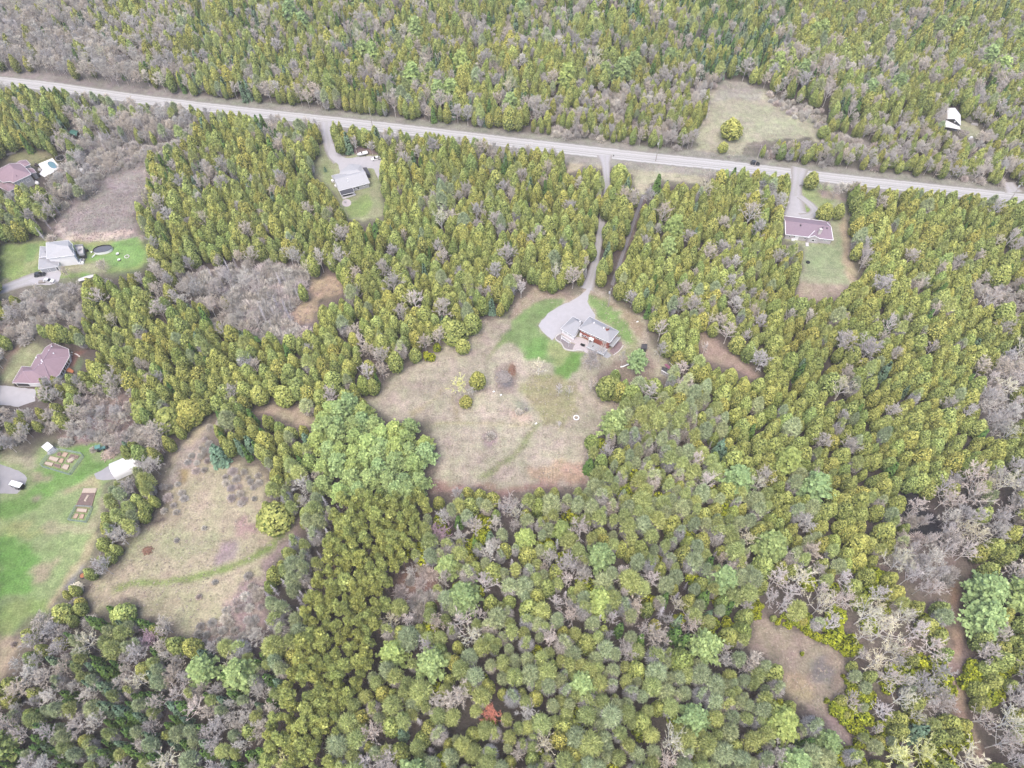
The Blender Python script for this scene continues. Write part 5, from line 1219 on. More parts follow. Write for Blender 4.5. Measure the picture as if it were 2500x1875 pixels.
# small tractor
p = KG(1620, 310); rt = empty('small_tractor', (p.x, p.y, 0), 'small teal-roofed tractor beside the wood chip heap', 'tractor', rz=.3)
for nm_, args, m_ in (('body', ((.4, 0, .9), (2.4, .9, .7)), 'teal_paint'), ('canopy', ((-.6, 0, 2.3), (1.9, 1.6, .12)), 'teal_paint'), ('loader_bucket', ((2.2, 0, .45), (.7, 1.8, .6)), 'black_part'), ('seat', ((-.7, 0, 1.3), (.6, .6, .5)), 'black_part')):
    mb = MB().box(*args); link(nm_, mesh_np(nm_, mb.v, mb.f, M[m_]), rt)
for x, y, r_ in ((-.8, -.8, .6), (-.8, .8, .6), (1.0, -.7, .4), (1.0, .7, .4)):
    mb = MB().bar((x, y - .15, r_), (x, y + .15, r_), r_, r_, 14); link('wheel', mesh_np('wheel', mb.v, mb.f, M['rubber']), rt)
for x in (-1.4, .2):
    for y in (-.7, .7): mb = MB().bar((x, y, 1), (x, y, 2.3), .05, .05, 4); link('canopy_post', mesh_np('canopy_post', mb.v, mb.f, M['black_part']), rt)

# ---------------------------------------------------------------- utility poles and wires
POLES = []
def pole(base, top_hint, label, arm=True, trans=False, h=12.5):
    b = base; r = empty('utility_pole', (b.x, b.y, 0), label, 'utility pole', None)
    MB().bar((b.x, b.y, 0), (b.x, b.y, h), .2, .13, 8).build('shaft', M['pole_wood'], r)
    if arm: MB().box((b.x, b.y - .15, h - .7), (.14, 2.2, .14)).build('crossarm', M['pole_wood'], r)
    for z in (h, h - .6, h - 1.9): MB().bar((b.x, b.y, z), (b.x, b.y, z + .28), .09, .06, 6).build('insulator', M['white_trim'], r)
    if trans: MB().bar((b.x - .45, b.y, h - 2.8), (b.x - .45, b.y, h - 1.7), .3, .3, 10).build('transformer', M['galvanised'], r)
    POLES.append(Vector((b.x, b.y, h))); return r
pole(KR3(975,1050), None, 'pale utility pole at the road edge between the cedars, left of centre')
pole(KR1(1335,700), None, 'white utility pole on the near edge of the road above the grass strip', trans=True)
pole(KV(860,650), None, 'utility pole by the black pickup truck on the road')
pole(KR2(1650,1070), None, 'utility pole with transformer at the right end of the road', trans=True)
road_poles = list(POLES)
pole(KY(1575,545), None, 'lone utility pole on the lawn edge behind the brick house', arm=False, trans=True, h=11)
def wire(a, b, label, sag=.7):
    pts = [a.lerp(b, t) - Vector((0, 0, sag * 4 * t * (1 - t))) for t in np.linspace(0, 1, 13)]
    tag(MB().tube(pts, .022, 3).build('overhead_wire', M['wire_metal']), label, 'wire', 'overhead wires along the road')
p0 = road_poles[0]
seq = [Vector((p0.x - 60, p0.y + 25, p0.z))] + road_poles + [Vector((road_poles[-1].x + 60, road_poles[-1].y - 18, road_poles[-1].z))]
for i, (a, b) in enumerate(zip(seq, seq[1:])):
    wire(a, b, ['overhead wire running off to the left above the road', 'overhead wire above the road between the two left poles', 'overhead wire above the road up to the black pickup', 'overhead wire above the road towards the right-hand pole', 'overhead wire leaving the right-hand pole'][i])
wire(road_poles[1], POLES[-1], 'long service wire from the road down the cutting to the brick house', 2.5)
# rails by the drive of the mauve-roofed bungalow, mail box
c_ = T10(1762, 1018); r = empty('mailbox', c_, 'small dark mailbox beside the drive entrance south of the road', 'mailbox')
MB().box((c_.x, c_.y, .5), (.12, .12, 1.0)).build('post', M['dark_door'], r); MB().box((c_.x, c_.y, 1.15), (.6, .3, .35)).build('box', M['black_part'], r)
a, b = KC(740,405,.8), KC(1090,435,.8)
r = empty('rail_fence', (a.x, a.y, 0), 'low dark rail fence across the grass above the mauve-roofed bungalow', 'fence')
for i in range(6): p = a.lerp(b, i / 5); MB().box((p.x, p.y, .45), (.14, .14, .9)).build('post', M['dark_door'], r)
for z in (.45, .8): MB().bar((a.x, a.y, z), (b.x, b.y, z), .06, .06, 4).build('rail', M['dark_door'], r)

# ---------------------------------------------------------------- trees: one set of meshes per kind
_rgb = rgb
def rgb(r, g, b): return _rgb(r, g, b, LEAFK)
LEAFK = 2.15
def ico(lat=5, lon=8):
    V = [(0, 0, -1)]
    for i in range(1, lat):
        t = math.pi * i / lat - math.pi / 2
        for j in range(lon): p = 2 * math.pi * (j + .5 * (i % 2)) / lon; V.append((math.cos(t) * math.cos(p), math.cos(t) * math.sin(p), math.sin(t)))
    V.append((0, 0, 1)); Fc = []
    for j in range(lon): Fc.append((0, 1 + (j + 1) % lon, 1 + j))
    for i in range(lat - 2):
        for j in range(lon):
            a = 1 + i * lon + j; b = 1 + i * lon + (j + 1) % lon; c = a + lon; d = b + lon; Fc.append((a, b, d)); Fc.append((a, d, c))
    n = len(V) - 1
    for j in range(lon): Fc.append((n, n - lon + j, n - lon + (j + 1) % lon))
    return np.array(V), np.array(Fc)
ICO_V, ICO_F = ico()

class Crown:
    """triangles gathered for one crown mesh"""
    def __init__(s): s.V, s.F, s.C, s.n = [], [], [], 0
    def add(s, V, Fc, C):
        s.V.append(V); s.F.append(Fc + s.n); s.C.append(np.broadcast_to(C, (len(V), 3)).copy()); s.n += len(V)
    def blob(s, c, r, col, rs, amp=.12):
        V = ICO_V * r * (1 + amp * (rs.rand(len(ICO_V), 1) - .5) * 2) + c
        s.add(V, ICO_F, col)
    def leaves(s, P, N, size, C, rs, tilt=.8, stretch=1.0, droop=0.0):
        """small folded leaf sprays (2 triangles) at P facing about N"""
        n = len(P)
        Nn = N + rs.normal(size=(n, 3)) * tilt; Nn[:, 2] += .15
        Nn /= np.linalg.norm(Nn, axis=1, keepdims=True) + 1e-9
        Rv = rs.normal(size=(n, 3)); A = np.cross(Nn, Rv); A /= np.linalg.norm(A, axis=1, keepdims=True) + 1e-9
        B = np.cross(Nn, A)
        sz = size * rs.uniform(.6, 1.4, (n, 1))
        A = A * sz * .5 * stretch; B = B * sz * .5
        j = lambda: 1 + (rs.rand(n, 1) - .5) * .5
        V = np.stack([P - A * j(), P - B * j() + Nn * sz * .12, P + A * j(), P + B * j() - Nn * sz * .1], 1).reshape(-1, 3)
        i0 = np.arange(n) * 4
        Fc = np.concatenate([np.stack([i0, i0 + 1, i0 + 2], 1), np.stack([i0, i0 + 2, i0 + 3], 1)])
        s.add(V, Fc, np.repeat(C, 4, 0))
    def spikes(s, P, D, length, width, C, rs):
        n = len(P); Rv = rs.normal(size=(n, 3)); A = np.cross(D, Rv); A /= np.linalg.norm(A, axis=1, keepdims=True) + 1e-9
        ln = length * rs.uniform(.6, 1.3, (n, 1)); wd = width * rs.uniform(.7, 1.3, (n, 1))
        V = np.stack([P - A * wd, P + A * wd, P + D * ln], 1).reshape(-1, 3)
        s.add(V, np.arange(n * 3).reshape(n, 3), np.repeat(C, 3, 0))
    def segs(s, P0, P1, R0, R1, C, sides=3):
        n = len(P0); D = P1 - P0; D = D / (np.linalg.norm(D, axis=1, keepdims=True) + 1e-9)
        ref = np.where(np.abs(D[:, 2:3]) < .9, [[0, 0, 1.]], [[1., 0, 0]]); A = np.cross(D, ref); A /= np.linalg.norm(A, axis=1, keepdims=True); B = np.cross(D, A)
        Vs = []
        for P, R in ((P0, R0), (P1, R1)):
            for i in range(sides):
                t = 2 * math.pi * i / sides; Vs.append(P + (A * math.cos(t) + B * math.sin(t)) * R[:, None])
        V = np.stack(Vs, 1).reshape(-1, 3); b = np.arange(n) * 2 * sides; Fs = []
        for i in range(sides):
            j = (i + 1) % sides; Fs += [np.stack([b + i, b + j, b + sides + j], 1), np.stack([b + i, b + sides + j, b + sides + i], 1)]
        s.add(V, np.concatenate(Fs), np.repeat(np.broadcast_to(C, (n, 3)), 2 * sides, 0))
    def ribbons(s, P0, P1, Wd, C, rs):
        n = len(P0); D = P1 - P0; A = np.cross(D, rs.normal(size=(n, 3))); A /= np.linalg.norm(A, axis=1, keepdims=True) + 1e-9
        V = np.stack([P0 - A * Wd, P0 + A * Wd, P1], 1).reshape(-1, 3)
        s.add(V, np.arange(n * 3).reshape(n, 3), np.repeat(np.broadcast_to(C, (n, 3)), 3, 0))
    def mesh(s, name, mat):
        return mesh_np(name, np.concatenate(s.V), np.concatenate(s.F).astype(np.int32), mat, np.concatenate(s.C))

def mix(a, b, t): return np.array(a) * (1 - t) + np.array(b) * t
def sph(rs, n, zmin=-.6):
    z = rs.uniform(zmin, 1, n); p = rs.rand(n) * 2 * math.pi; q = np.sqrt(1 - z * z); return np.stack([q * np.cos(p), q * np.sin(p), z], 1)

def trunk_mesh(name, h, r, col, rs, lean=.3, n=4):
    c = Crown(); P = np.array([[rs.uniform(-lean, lean) * (i / n), rs.uniform(-lean, lean) * (i / n), h * i / n] for i in range(n + 1)]); P[0] = 0
    R = np.linspace(r, r * .25, n + 1); c.segs(P[:-1], P[1:], R[:-1], R[1:], np.array(col), 5)
    return c.mesh(name, M_TWIG)

def lobe_crown(rs, lobes, n, size, dark, light, core, stretch=1.0, tilt=.7, top_bias=.35, zref=10.0):
    c = Crown(); lobes = np.array(lobes); w = lobes[:, 3] * lobes[:, 4]; w = w / w.sum()
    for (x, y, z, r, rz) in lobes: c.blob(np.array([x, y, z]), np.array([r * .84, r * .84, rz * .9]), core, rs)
    for k_, (x, y, z, r, rz) in enumerate(lobes):
        m = int(n * w[k_]); D = sph(rs, m, -.75)
        rad = 1 + (rs.rand(m, 1) - .62) * .22
        P = np.array([x, y, z]) + D * np.array([r, r, rz]) * rad
        keep = np.ones(m, bool)
        for j, (x2, y2, z2, r2, rz2) in enumerate(lobes):
            if j != k_: keep &= (((P - [x2, y2, z2]) / [r2, r2, rz2]) ** 2).sum(1) > .72
        P, D = P[keep], D[keep]; m = len(P)
        if not m: continue
        N = D / np.array([r, r, rz]); N /= np.linalg.norm(N, axis=1, keepdims=True)
        t = np.clip(rs.normal(.5, .26, m) + top_bias * (P[:, 2] / zref - .5) , 0, 1)[:, None]  # bronzed tips paler; shade on the lower foliage is also put into the colour
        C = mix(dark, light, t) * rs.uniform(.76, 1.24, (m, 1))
        c.leaves(P, N, size, C, rs, tilt, stretch)
    return c

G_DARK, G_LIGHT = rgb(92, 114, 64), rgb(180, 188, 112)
def cedar(i):
    rs = np.random.RandomState(100 + i); H = 10.0; R = 2.35 + .3 * rs.rand()
    if i % 4 == 3: R *= 1.12
    lobes = [(0, 0, 4.0, R, 3.9), (0, 0, 6.2, R * .72, 3.2), (rs.normal() * .2, rs.normal() * .2, 8.3, R * .36, 1.9)]
    for k_ in range(2 + i % 4):
        a = rs.rand() * 6.28; q = R * rs.uniform(.35, .6); zz = rs.uniform(2.8, 6.0); lobes.append((q * math.cos(a), q * math.sin(a), zz, R * rs.uniform(.42, .6), rs.uniform(2.0, 3.2)))
    hue = rs.uniform(-1, 1)
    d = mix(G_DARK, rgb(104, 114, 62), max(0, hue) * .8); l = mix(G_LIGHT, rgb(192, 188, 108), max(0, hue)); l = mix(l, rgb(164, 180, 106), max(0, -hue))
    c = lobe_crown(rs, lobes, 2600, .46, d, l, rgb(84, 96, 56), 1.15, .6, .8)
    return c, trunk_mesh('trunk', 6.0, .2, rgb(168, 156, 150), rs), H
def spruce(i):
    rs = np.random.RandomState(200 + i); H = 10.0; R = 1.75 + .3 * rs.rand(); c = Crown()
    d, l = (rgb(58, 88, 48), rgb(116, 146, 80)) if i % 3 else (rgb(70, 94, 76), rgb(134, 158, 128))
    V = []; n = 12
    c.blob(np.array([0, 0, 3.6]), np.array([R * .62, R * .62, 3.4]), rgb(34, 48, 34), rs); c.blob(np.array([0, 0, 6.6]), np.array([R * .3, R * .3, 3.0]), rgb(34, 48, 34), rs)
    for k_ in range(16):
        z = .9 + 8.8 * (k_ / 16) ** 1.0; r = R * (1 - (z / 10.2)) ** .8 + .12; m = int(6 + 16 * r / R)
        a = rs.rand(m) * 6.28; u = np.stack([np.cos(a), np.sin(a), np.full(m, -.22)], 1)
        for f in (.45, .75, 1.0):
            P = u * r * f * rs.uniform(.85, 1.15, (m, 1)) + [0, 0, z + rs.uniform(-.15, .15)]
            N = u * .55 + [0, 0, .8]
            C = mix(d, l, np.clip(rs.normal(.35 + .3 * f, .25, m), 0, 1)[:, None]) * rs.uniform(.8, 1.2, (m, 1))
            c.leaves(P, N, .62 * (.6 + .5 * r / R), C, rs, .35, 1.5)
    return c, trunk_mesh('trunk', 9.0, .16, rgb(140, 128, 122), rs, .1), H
def cone(i):
    """grey-skirted pine: needles only on the upper half, bare grey twigs below"""
    rs = np.random.RandomState(300 + i); H = 10.0; R = 2.05 + .4 * rs.rand(); c = Crown()
    green_d, green_l = (rgb(126, 138, 84), rgb(198, 206, 138)) if i % 2 else (rgb(126, 138, 104), rgb(190, 200, 156))
    grey_d, grey_l = rgb(148, 142, 140), rgb(218, 213, 210)
    c.blob(np.array([0, 0, 6.6]), np.array([R * .5, R * .5, 2.4]), rgb(96, 102, 76), rs)
    m = 1700; t = rs.rand(m) ** .8; z = 1.2 + 8.6 * t; r = R * np.clip(np.sin(np.pi * np.clip((t * .86 + .16), 0, 1)), .05, 1) ** .75
    a = rs.rand(m) * 6.28; q = rs.uniform(.62, 1.05, m)
    P = np.stack([np.cos(a) * r * q, np.sin(a) * r * q, z], 1)
    cut = {0: .58, 1: .5, 2: .66, 3: .42, 4: .9}[i % 5] + .1 * np.sin(a * 2 + i)
    g = (t + rs.normal(0, .09, m)) > cut
    N = np.stack([np.cos(a), np.sin(a), .5 + t], 1); N /= np.linalg.norm(N, axis=1, keepdims=True)
    k_ = np.clip(rs.normal(.5, .3, m), 0, 1)[:, None]
    C = np.where(g[:, None], mix(green_d, green_l, k_), mix(grey_d, grey_l, k_)) * rs.uniform(.7, 1.3, (m, 1))
    c.leaves(P[g], N[g], .52, C[g], rs, .7, 1.3)
    D = N[g] + rs.normal(size=(g.sum(), 3)) * .35; D /= np.linalg.norm(D, axis=1, keepdims=True)
    c.spikes(P[g], D, .95, .09, C[g] * 1.15, rs)
    ng = ~g; D = N[ng] * [1, 1, .3] + rs.normal(size=(ng.sum(), 3)) * .3
    c.ribbons(P[ng] - D * .9, P[ng] + D * .35, .055, C[ng], rs)
    c.ribbons(np.stack([P[ng][:, 0] * .1, P[ng][:, 1] * .1, P[ng][:, 2] - .2], 1), P[ng], .06, C[ng], rs)
    return c, trunk_mesh('trunk', 9.2, .17, rgb(160, 148, 144), rs, .15), H
def plantation(i):
    rs = np.random.RandomState(400 + i); H = 10.0; c = Crown(); d, l = rgb(122, 134, 74), rgb(192, 198, 118)
    for k_ in range(18):
        a = rs.rand() * 6.28; z = rs.uniform(4.8, 9.6); q = rs.uniform(.15, 1) * (1.7 - abs(z - 6.8) * .3); ctr = np.array([q * math.cos(a), q * math.sin(a), z])
        if k_ == 0: ctr = np.array([0, 0, 9.6])
        r = rs.uniform(.5, .78); m = 64; D = sph(rs, m, -.5)
        C = mix(d, l, np.clip(rs.normal(.55, .28, m), 0, 1)[:, None]) * rs.uniform(.8, 1.2, (m, 1))
        c.leaves(ctr + D * r * rs.uniform(.5, 1.05, (m, 1)), D, .42, C, rs, .8, 1.2)
        D = D * [1, 1, 1]; D[:, 2] += .35
        c.spikes(ctr + D * r * .5, D, .6, .07, C, rs)
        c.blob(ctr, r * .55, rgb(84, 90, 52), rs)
        c.segs(np.array([[0, 0, z - 1.2]]), ctr[None], np.array([.06]), np.array([.03]), np.array(rgb(150, 128, 112)))
    m = 60; z = rs.uniform(2, 5.6, m); a = rs.rand(m) * 6.28; q = rs.uniform(.8, 1.9, m)
    c.ribbons(np.stack([z * 0, z * 0, z], 1), np.stack([np.cos(a) * q, np.sin(a) * q, z + .1], 1), .05, np.array(rgb(158, 144, 138)), rs)
    return c, trunk_mesh('trunk', 9.0, .18, rgb(166, 140, 122), rs, .15), H
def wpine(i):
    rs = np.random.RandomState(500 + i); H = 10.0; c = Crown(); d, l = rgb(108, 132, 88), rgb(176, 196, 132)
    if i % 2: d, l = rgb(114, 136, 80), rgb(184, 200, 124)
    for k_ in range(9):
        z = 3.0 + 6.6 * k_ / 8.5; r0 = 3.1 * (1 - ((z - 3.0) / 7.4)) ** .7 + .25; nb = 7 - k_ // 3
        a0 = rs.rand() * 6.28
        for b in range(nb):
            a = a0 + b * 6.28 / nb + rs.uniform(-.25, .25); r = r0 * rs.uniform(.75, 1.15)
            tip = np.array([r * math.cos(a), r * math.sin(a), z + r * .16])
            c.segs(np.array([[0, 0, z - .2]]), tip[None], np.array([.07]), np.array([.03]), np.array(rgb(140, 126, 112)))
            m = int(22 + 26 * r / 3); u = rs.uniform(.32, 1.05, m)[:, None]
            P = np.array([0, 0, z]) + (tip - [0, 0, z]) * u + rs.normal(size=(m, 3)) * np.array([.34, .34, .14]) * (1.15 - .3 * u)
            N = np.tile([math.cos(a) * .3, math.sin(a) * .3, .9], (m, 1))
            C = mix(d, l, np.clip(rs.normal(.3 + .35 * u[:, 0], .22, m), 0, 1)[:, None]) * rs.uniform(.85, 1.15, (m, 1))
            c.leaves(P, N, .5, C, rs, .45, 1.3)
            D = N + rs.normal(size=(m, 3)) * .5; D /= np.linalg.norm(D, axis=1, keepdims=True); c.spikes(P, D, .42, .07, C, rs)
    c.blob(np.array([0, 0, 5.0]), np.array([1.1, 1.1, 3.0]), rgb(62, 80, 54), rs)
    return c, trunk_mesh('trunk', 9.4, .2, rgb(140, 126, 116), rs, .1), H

def bare(i, white=False, wide=1.0, H=10.0, twig=None, limb=None, dens=1.0, wl=1.0):
    """leafless crown: limbs, branches and a haze of twigs"""
    rs = np.random.RandomState(600 + i); c = Crown()
    limb = limb or (rgb(224, 219, 216) if white else rgb(190, 182, 180)); twig = twig or (rgb(206, 196, 194) if white else rgb(168, 158, 162))
    S0, S1, R0, R1, CC = [], [], [], [], []; T0, T1 = [], []
    nl = int(13 * dens) if not white else int(11 * dens); zb = .28 * H
    def seg(p, q_, r0, r1, col): S0.append(p); S1.append(q_); R0.append(r0); R1.append(r1); CC.append(col)
    top = np.array([rs.normal() * .3, rs.normal() * .3, H * .97]); tk = 2.2 if white else 1.9
    for k_ in range(nl):
        t = (k_ + .5) / nl; z = zb + (H * .86 - zb) * t; a = k_ * 2.4 + rs.uniform(-.4, .4)
        L_ = wide * (.36 * H) * (1 - t) ** .55 * rs.uniform(.75, 1.15) + .5
        p = np.array([top[0] * z / H, top[1] * z / H, z]); el = rs.uniform(.55, 1.0) + .25 * t
        d = np.array([math.cos(a) * math.cos(el), math.sin(a) * math.cos(el), math.sin(el)])
        m1 = p + d * L_ * .55 + rs.normal(size=3) * .12; e1 = m1 + (d + [0, 0, .15]) * L_ * .5 + rs.normal(size=3) * .2
        r = .05 * wl * tk * (1 - .5 * t); seg(p, m1, r, r * .65, limb); seg(m1, e1, r * .65, r * .2, limb)
        for s_ in range(6):
            u = rs.uniform(.25, 1.0); b = p + (e1 - p) * u; dd = d * .7 + rs.normal(size=3) * .55; dd[2] = abs(dd[2]) * .6 + .1; dd /= np.linalg.norm(dd)
            l2 = L_ * rs.uniform(.25, .45); e2 = b + dd * l2; seg(b, e2, r * .38, r * .12, limb if white else mix(limb, twig, .5))
            for q_ in range(int(10 * dens)):
                u2 = rs.uniform(.2, 1.05); b2 = b + dd * l2 * u2; d3 = dd * .8 + rs.normal(size=3) * .6; d3 /= np.linalg.norm(d3); T0.append(b2); T1.append(b2 + d3 * rs.uniform(.35, .85) * (H / 10))
    seg(np.array([0, 0, zb * .9]), np.array([top[0] * .6, top[1] * .6, H * .6]), .075 * wl * tk, .045 * wl * tk, limb); seg(np.array([top[0] * .6, top[1] * .6, H * .6]), top, .045 * wl * tk, .01, limb)
    c.segs(np.array(S0), np.array(S1), np.array(R0), np.array(R1), np.array(CC), 3)
    T0, T1 = np.array(T0), np.array(T1); C = np.array(twig) * rs.uniform(.75, 1.25, (len(T0), 1)); c.ribbons(T0, T1, .06 * wl, C, rs)
    return c, trunk_mesh('trunk', zb, .15 if not white else .17, limb, rs, .05, 2), H
def bare_grey(i):
    tw = [rgb(188,183,176), rgb(196,186,174), rgb(182,176,172), rgb(204,198,188), rgb(190,180,168)][i % 5]
    return bare(i, False, .95 + .1 * (i % 3), twig=tw, dens=1.4)
def birch(i): return bare(50 + i, True, 1.0 + .12 * (i % 3), twig=[rgb(200,190,186), rgb(192,180,172), rgb(206,200,176)][i % 3], dens=1.2)
def dead(i):
    """slim dead conifer: bleached pole with short level branches"""
    rs = np.random.RandomState(800 + i); c = Crown(); col = rgb(206, 200, 204) if i % 2 else rgb(168, 162, 168)
    m = 240; t = rs.rand(m); z = 1.5 + 8.2 * t; r = (1.7 * (1 - t) ** .7 + .15) * rs.uniform(.4, 1.1, m); a = rs.rand(m) * 6.28
    c.ribbons(np.stack([z * 0, z * 0, z], 1), np.stack([np.cos(a) * r, np.sin(a) * r, z + rs.uniform(-.2, .35, m)], 1), .05, np.array(col) * rs.uniform(.75, 1.2, (m, 1)), rs)
    c.segs(np.array([[0, 0, 2.]]), np.array([[0, 0, 10.]]), np.array([.12]), np.array([.02]), np.array(col))
    return c, trunk_mesh('trunk', 2.2, .14, col, rs, .02, 2), 10.0
def shrub(i):
    """many-stemmed leafless bush: a fuzzy mound of twigs"""
    rs = np.random.RandomState(700 + i); c = Crown(); H = 3.0
    tw = [rgb(186,180,172), rgb(194,186,180), rgb(178,172,166), rgb(192,180,176), rgb(200,194,184)][i % 5]
    m = 420; D = sph(rs, m, .02); L_ = rs.uniform(.55, 1.0, m)[:, None]; E = D * [1.7, 1.7, 2.7] * L_ + [0, 0, .2]
    B = E * rs.uniform(.3, .75, (m, 1)) + rs.normal(size=(m, 3)) * .15; B[:, 2] = np.abs(B[:, 2])
    c.ribbons(B, E, .075, np.array(tw) * rs.uniform(.75, 1.25, (m, 1)), rs)
    n = 26; D = sph(rs, n, .15); c.segs(np.zeros((n, 3)) + rs.normal(size=(n, 3)) * [.2, .2, 0], D * [1.3, 1.3, 2.1], np.full(n, .045), np.full(n, .015), np.array(tw) * 1.1)
    st = Crown(); st.segs(np.zeros((5, 3)), sph(rs, 5, .6) * .9, np.full(5, .06), np.full(5, .04), np.array(tw)); return c, st.mesh('stems', M_TWIG), H
def leafy(i):
    """low bright yellow-green cedar scrub"""
    rs = np.random.RandomState(900 + i); lobes = []
    for k_ in range(6): a = rs.rand() * 6.28; q = rs.uniform(0, 1.6); lobes.append((q * math.cos(a), q * math.sin(a), rs.uniform(1.2, 2.2), rs.uniform(.9, 1.5), rs.uniform(1.2, 2.0)))
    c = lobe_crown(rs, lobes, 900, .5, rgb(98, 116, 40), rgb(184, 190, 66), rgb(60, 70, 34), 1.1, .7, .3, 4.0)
    return c, trunk_mesh('trunk', 2.0, .1, rgb(150, 138, 130), rs, .1, 2), 4.0

KINDS = {   # name, builder, variants, top part name, category
    'cedar': ('cedar_tree', cedar, 10, 'crown', 'cedar tree'), 'spruce': ('spruce_tree', spruce, 6, 'crown', 'spruce tree'),
    'cone': ('grey_skirted_pine', cone, 10, 'crown', 'conifer tree'), 'plant': ('plantation_pine', plantation, 6, 'crown', 'plantation pine'),
    'wpine': ('white_pine', wpine, 5, 'crown', 'white pine'), 'bare': ('bare_tree', bare_grey, 8, 'branches', 'bare tree'),
    'birch': ('birch_tree', birch, 7, 'branches', 'birch tree'), 'dead': ('dead_conifer', dead, 4, 'branches', 'dead tree'),
    'shrub': ('bare_shrub', shrub, 6, 'twigs', 'shrub'), 'leafy': ('cedar_bush', leafy, 4, 'crown', 'cedar bush'),
}
LIB = {}
for k_, (nm, fn, nv, part, cat) in KINDS.items():
    LIB[k_] = []
    for i in range(nv):
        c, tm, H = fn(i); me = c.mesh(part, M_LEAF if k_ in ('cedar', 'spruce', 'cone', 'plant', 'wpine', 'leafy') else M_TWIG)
        LIB[k_].append((me, tm, H))
tr_ = bare(91, False, 1.05, twig=rgb(206, 138, 118), limb=rgb(190, 150, 140), dens=1.6); RUSSET = (tr_[0].mesh('branches', M_TWIG), tr_[1], 10.0)
tr_ = bare(92, False, 1.3, twig=rgb(172, 148, 158), limb=rgb(178, 160, 166), dens=1.8); MAUVE = (tr_[0].mesh('branches', M_TWIG), tr_[1], 10.0)
tr_ = bare(93, True, 1.25, twig=rgb(216, 216, 150), limb=rgb(226, 226, 196), dens=1.3); BUDDING = (tr_[0].mesh('branches', M_TWIG), tr_[1], 10.0)
tr_ = bare(94, False, 1.25, twig=rgb(176, 170, 168), limb=rgb(206, 200, 196), dens=1.8); BIGGREY = (tr_[0].mesh('branches', M_TWIG), tr_[1], 10.0)

# ---------------------------------------------------------------- where trees stand
VERGE_N = RN + [(x, y - 11) for x, y in RN[::-1]]; VERGE_S = RS + [(x, y + 8) for x, y in RS[::-1]]
GAP_LOW = T21.poly([(110,500),(180,510),(260,600),(380,665),(490,785),(510,805),(400,770),(320,720),(130,670),(95,560)])
ROAD_UP = RN + [(.42 * a[0] + .58 * b[0], .42 * a[1] + .58 * b[1]) for a, b in list(zip(RS, RN))[::-1]]
ROAD_CLEAR = [p for p in RN if 1440 < p[0] < 1800] + [p for p in RS if 1440 < p[0] < 1800][::-1]
OPEN = [VERGE_N, ROAD_UP, ROAD_CLEAR, GAP_LOW] + [g[1] for g in GROUND if g[0] in ('field', 'lawn', 'path') and g[1] is not GAP_P and g[1] is not POWER_CUT] + [REED, PAD_F,
    T10.poly([(1680,1000),(1755,1000),(1745,1100),(1740,1235),(1708,1235),(1700,1100)]), T10.poly([(1688,1365),(1708,1370),(1680,1640),(1650,1650)]), T11.poly([(1655,0),(1660,100),(1640,160),(1600,170),(1625,60),(1635,0)]),
    T10.poly([(1936,1310),(1956,1320),(1854,1640),(1814,1640)]), T11.poly([(1796,0),(1822,0),(1764,190),(1736,190)]),
    F.poly([(695,262),(716,262),(716,300),(704,310),(698,300)]),
    T20.poly([(695,1120),(770,1120),(770,1180),(700,1260)]), T20.poly([(2095,1170),(2120,1160),(2160,1230),(2120,1240)]),
    KE.poly([(-60,340),(340,280),(600,250),(860,330),(1180,200),(1360,400),(1290,440),(1240,420),(1180,440),(960,560),(930,760),(700,840),(560,800),(380,780),(330,900),(190,1000),(-60,980)]),
    KE.poly([(1280,190),(1460,200),(1470,300),(1320,340)]), KE.poly([(1760,440),(1890,460),(1890,540),(1800,540)]),
    KF.poly([(1190,340),(1540,480),(1940,520),(1960,560),(1780,700),(1760,900),(1780,990),(1680,1000),(1480,960),(1320,1050),(1080,1120),(860,1100),(880,1250),(780,1350),(340,1350),(260,1240),(480,860)]),
    KH.poly([(1190,240),(1350,240),(1450,370),(1450,640),(1540,700),(1500,760),(1380,700),(1150,590)]), KH.poly([(310,280),(470,290),(440,340),(320,410)]),
    T00.poly([(440,850),(470,835),(510,845),(505,885),(450,885)]),
    T01.poly([(-60,1230),(90,1330),(340,1290),(380,1180),(250,1180),(-60,1400)]),
    KG.poly([(1500,700),(1780,540),(1800,480),(2090,440),(2100,520),(1960,540),(1980,640),(1900,700),(1900,800),(1780,760)]),
    KG.poly([(-100,480),(200,600),(430,740),(360,1010),(-100,1010)]),
    KS.poly([(1400,900),(1480,800),(1580,760),(1760,900),(1720,1060),(1600,1080),(1450,1060)]), KS.poly([(890,290),(1060,170),(1140,300),(1060,420),(980,380)]),
    T21.poly([(120,520),(160,520),(200,600),(130,650)]), KR2.poly([(1640,1080),(2080,500),(2110,520),(1680,1100)]),
]
WATER = [DARK_POOL, DARK_GAPS_E]
